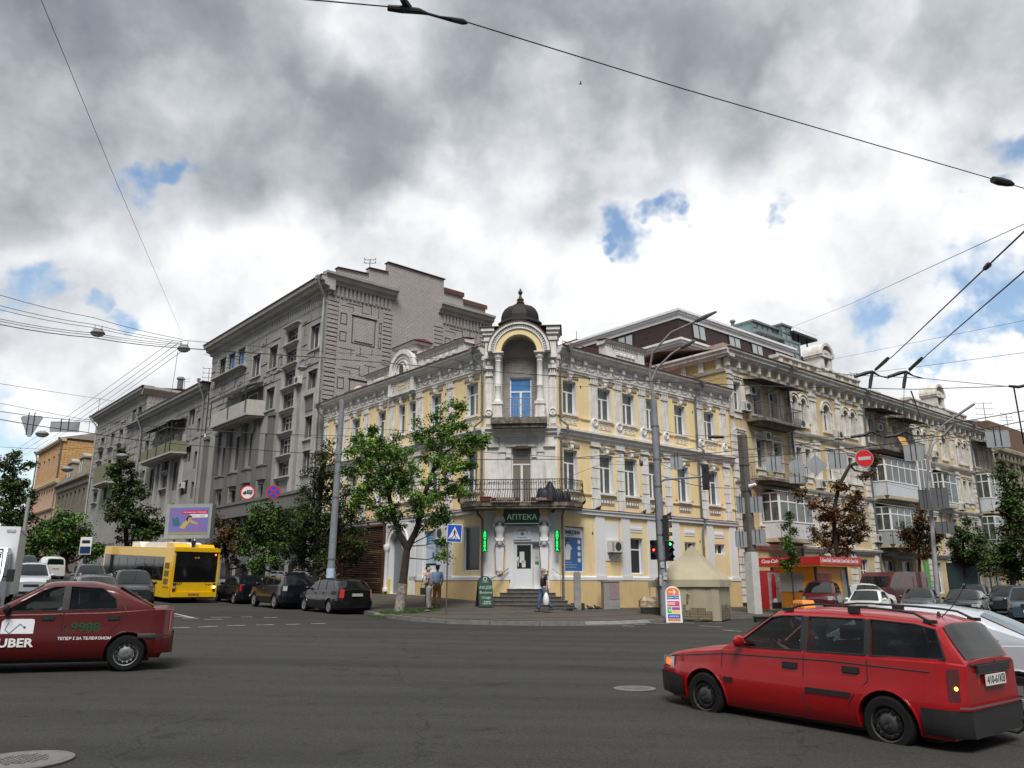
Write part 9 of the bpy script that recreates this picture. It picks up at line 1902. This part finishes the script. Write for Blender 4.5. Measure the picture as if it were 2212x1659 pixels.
driver('driver of the dark red taxi, dim behind the tinted glass',T_,-(SEDAN.ro+SEDAN.wb/2)+1.80,.36,.52,LB,SKIN,1)
driver('woman driver of the white box lorry with loose brown hair and a grey top',Lr,.95,-.45,.95,cloth('grey_top',(.12,.12,.14)),SKIN,'long',1.)
# ---------------------------------------------------------------- overhead wires
WIRE=mat('dark_cable',(.012,.012,.014),.6); GW='overhead cables strung across the crossing'
def wire(label,pts,r=.018,sag=0.,group=GW,name='overhead_cable'):
    r*=.8
    P=[at(*p) for p in pts]; out=[]
    for a,b in zip(P,P[1:]):
        n=max(4,int((b-a).length/2)); 
        for i in range(n): q=a.lerp(b,i/n); q.z-=sag*4*(i/n)*(1-i/n); out.append(q)
    out.append(P[-1]); c=sum(out,Vector())/len(out); m=MB(); m.tube([q-c for q in out],r,5); o=mk(name,m,WIRE,None,Matrix.Translation(c)); tag(o,label,'cable',group); return o
wire('heavy cable across the top of the sky, left part before the strain clamp',[(560,-10,5.2),(700,2,5.6),(845,15,6.)],.008); wire('long heavy cable falling from the strain clamp at the top to the right edge',[(1000,45,6.3),(1480,193,7.6),(2125,381,9.2),(2240,415,9.4)],.008)
def strain(label,pts,r): 
    P=[at(*p) for p in pts]; c=P[0]; m=MB(); m.tube([p-c for p in P],[r*k for k in (1.,1.2,1.,.45,.45,.8,1.,.4)][:len(P)],8); o=mk('strain_clamp',m,WIRE,None,Matrix.Translation(c),1); tag(o,label,'cable clamp','strain clamps and crossings on the wires'); return o
strain('black strain clamp and links on the heavy cable at the top of the sky',[(838,17,6.),(866,20,6.),(905,24,6.1),(925,30,6.1),(950,37,6.2),(975,42,6.2),(1000,47,6.3),(1010,50,6.3)],.028)
strain('stubby fork of the top strain clamp reaching out of the frame',[(885,18,6.05),(876,8,6.),(868,-6,5.9)],.03); strain('dark strain clamp on the heavy cable at the right edge',[(2145,388,9.2),(2160,392,9.25),(2180,396,9.3),(2190,399,9.3)],.045)
wire('thin wire dropping from the top left corner to the knot of cables',[(85,-10,6),(250,390,10),(394,724,27)],.004)
kn=[(393,742,27)]
for i,(y0,y1) in enumerate(((636,733),(659,738),(668,742),(688,744),(693,748),(700,752))): wire('fanning cable from the left edge to the lamp knot, '+('highest','second from top','third from top','third from bottom','second from bottom','lowest')[i],[(-5,y0,22),(200,lerp(y0,y1,.45)+6,24.5),(394,y1,27)],.012+.006*(i==5),.05)
wire('long dark cable from the lamp knot past the dome to the right edge',[(394,752,27),(697,773,31),(987,797,33),(1262,817,34),(1646,834,34),(1975,841,33),(2220,833,32)],.022)
wire('thinner cable just above the long dark one past the grey gable',[(394,735,27),(697,760,31),(987,778,33),(1060,800,34)],.012); wire('thin wire under the frieze of the corner house, ending near the arched windows',[(440,766,30),(800,812,33),(1200,838,36),(1536,822,36),(1690,790,36),(1840,811,33)],.009)
for i,(a,b) in enumerate((((374,735,27),(14,983,70)),((385,741,27),(22,990,70)),((392,747,27),(40,990,70)),((398,755,27),(58,985,70)))): wire('pale trolley wire running down the left street from the lamp knot, '+('first','second','third','fourth')[i]+' from the left',[a,b],.012,.2)
wire('slack drop wire from the lamp knot down to the lower left house',[(384,760,27),(372,840,40),(352,905,55)],.012)
wire('cable carrying the triangular and long sign backs, passing above the pale lamp',[(-5,888,29),(174,909,31),(549,936,34),(987,946,37)],.016,.03); wire('lower cable of the sign backs, running on to the tram pole',[(-5,905,29),(174,932,31),(332,954,33),(549,971,35),(731,982,39.3)],.02,.03)
wire('thin cable ending at the cornice of the far grey block',[(-5,828,30),(263,869,55),(390,888,60)],.012); wire('thin cable crossing behind the triangular sign back',[(-5,870,28),(174,905,31),(400,925,33),(731,948,39.)],.010); wire('thin low cable at the far left over the tree top',[(-5,965,40),(120,972,50),(260,962,60)],.012)
wire('cable from the tram pole through the maple to the iron balcony pipe',[(735,925,39),(880,930,36.5),(1046,977,35.5)],.014); wire('cable from the balcony pipe to the lamp pole, upper one',[(1046,977,35.5),(1262,991,35),(1425,985,34.8)],.016); wire('black cable bundle crossing low over the iron balcony to the lamp pole',[(990,993,35),(1216,992,35),(1425,972,34.8)],.022); wire('cable along the top of the balcony railing toward the signal arm',[(850,1050,35),(1200,1041,34),(1300,1002,34.2),(1425,1006,34.8)],.010)
for i,pts in enumerate(([(1425,986,34.8),(1600,972,34),(1773,954,33),(1991,922,31),(2225,885,29)],[(1425,1000,34.8),(1600,988,34),(1773,974,33),(1971,951,31),(2225,907,29)],[(1425,984,34.8),(1700,979,34),(1900,962,32),(2225,925,29)],[(1425,975,34.8),(1540,962,36),(1594,925,39)],[(1423,1026,34.8),(1516,1056-5,34),(1610,1054,39.4)],[(1425,1002,34.8),(1516,1030,34)],[(1425,928,34.8),(1600,962,36),(1760,1010,40),(1900,1040,44),(2100,1085,50)])):
    wire('black cable on the right of the lamp pole, '+('carrying the sign backs, upper','carrying the sign backs, lower','nearly level through the sign backs','rising to the concrete pole','below the hanging signal','short one to the hanging signal','thin, sloping down along the cream house')[i],pts,(.022,.022,.014,.012,.018,.014,.010)[i],.04)
wire('thin wire rising from the glass penthouse to the upper right',[(1712,706,60),(1834,658,40),(2225,478,16)],.012); wire('faint thin wire over the cumulus cloud at the right',[(1773,818,40),(2000,790,30),(2225,760,24)],.010); wire('faint wire crossing the blue sky right of the penthouse',[(1790,778,60),(2000,735,45),(2225,690,35)],.012)
GT='trolley wires and crossings over the right street'
wire('left one of the two thick trolley wires rising to the right edge',[(1884,806,24),(1930,768,20),(2135,573,11),(2225,488,9)],.016,0,GT,'trolley_wire'); wire('right one of the two thick trolley wires rising to the right edge',[(1957,810,24),(2004,765,20),(2120,665,14),(2225,575,11)],.016,0,GT,'trolley_wire')
wire('span wire holding the two upper trolley crossings',[(1640,790,33),(1840,810,24.5),(1990,817,24),(2190,836,23),(2225,835,23)],.013,0,GT,'trolley_wire')
for px,lb in ((1884,'left'),(1957,'right')):
    strain('upper %s trolley crossing piece against the blue sky'%lb,[(px-38,814,24),(px-14,806,24),(px,803,24),(px+16,812,24),(px+36,817,24)],.05); strain('dark insulator below the upper %s crossing piece'%lb,[(px,806,24),(px-3,822,24),(px-5,838,24)],.05)
    strain('sleeve on the %s trolley wire above its crossing'%lb,[(px+8,798,23.5),(px+28,780,21.5),(px+34,774,21)],.045); wire('drop wire below the upper %s trolley crossing'%lb,[(px-4,838,24),(px-6,930,28)],.012,0,GT,'trolley_wire'); strain('middle %s trolley crossing in front of the cream house balconies'%lb,[(px-45,944,28),(px-18,940,28),(px-2,932,28),(px+18,942,28),(px+60,941,28)],.05)
wire('second span wire through the middle trolley crossings',[(1500,940,34),(1640,946,31),(1850,943,28),(2010,940,28)],.012,0,GT,'trolley_wire')
for a,b,lb in (((2190,838,23),(2212,960,26),'right'),((1968,845,24),(1990,905,40),'left')): wire('steep stay wire at the far right, '+lb,[a,b],.03,0,GT,'trolley_wire')
strain('black sleeve on the level cable before the cream house windows',[(1530,943,33),(1545,944,33),(1563,944,33)],.06); strain('black sleeve and links at the end of the upper right span wire',[(2180,834,23),(2200,836,23),(2225,830,23)],.04); strain('sleeve high on the left trolley wire near the right edge',[(2128,580,11.2),(2136,572,11)],.035)
# roof aerials, chimneys
def aerial(label,px,py0,py1,Y,arms,w,lean=0):
    b=at(px,py1,Y); h=at(px,py0,Y).z-b.z; o=tag(link('roof_aerial',None),label,'aerial','roof aerials'); o.location=b; m=MB(); m.tube([(0,0,-.3),(lean,0,h)],.035,5)
    for i in range(arms): z=h*(1-.22*i)-.05; m.tube([(-w/2,.0,z),(w/2,0,z)],.025,4); [m.tube([(x,0,z),(x,0,z+.14)],.03,4) for x in (-w/2,w/2)]
    mk('mast',m,PIPE,o)
aerial('telephone aerial with two crossbars on the stepped brick gable',798,560,592,53,2,.8); aerial('small leaning aerial on the cornice of the grey house',648,628,642,57,2,.7,.2); aerial('tall comb-shaped aerial on the lower roof of the grey house',448,795,840,75,4,1.2); aerial('thin aerial between the two blocks of the grey house',397,818,845,88,2,1.); aerial('long whip aerial on the orange house roof',205,860,940,118,0,1.); aerial('aerial with crossbars on the far left corner of the grey house',217,888,905,112,2,1.4); aerial('aerial on the right part of the orange house roof',190,905,940,120,2,1.5)
aerial('pair of insulators on the cream house roof',1853,806,830,72,2,1.2); aerial('tall lattice aerial on the brown house roof at the right',2132,870,925,85,3,1.8); aerial('small crossbar aerial near the right edge over the brown house',2178,893,925,85,3,1.2)
o=tag(link('chimney_pipe',None),'metal chimney pipe on the far grey block roof','chimney'); o.location=at(388,843,92); m=MB(); m.lathe([(.35,-1),(.35,1.3),(.5,1.35),(.4,1.6),(0,1.65)],(0,0,0),10); mk('pipe',m,PIPE,o)
o=tag(link('hanging_blanket',None),'yellow and red blanket hung over a balcony railing of the cream house','blanket'); o.matrix_basis=MR@Matrix.Translation((35.6,-1.25,11.5)); m=MB(); m.add([(0,0,.95),(1.3,0,.95),(1.6,-.25,.0),(.35,-.3,-.1),(0,.03,.95),(1.3,.03,.95),(1.6,-.22,.0),(.35,-.27,-.1)],[(0,3,2,1),(4,5,6,7),(0,1,5,4),(1,2,6,5),(2,3,7,6),(3,0,4,7)]); mk('cloth',m,mat('yellow_red_blanket',(.60,.42,.10),.9,var=1.,vs=2.5,c2=(.5,.10,.06)),o)
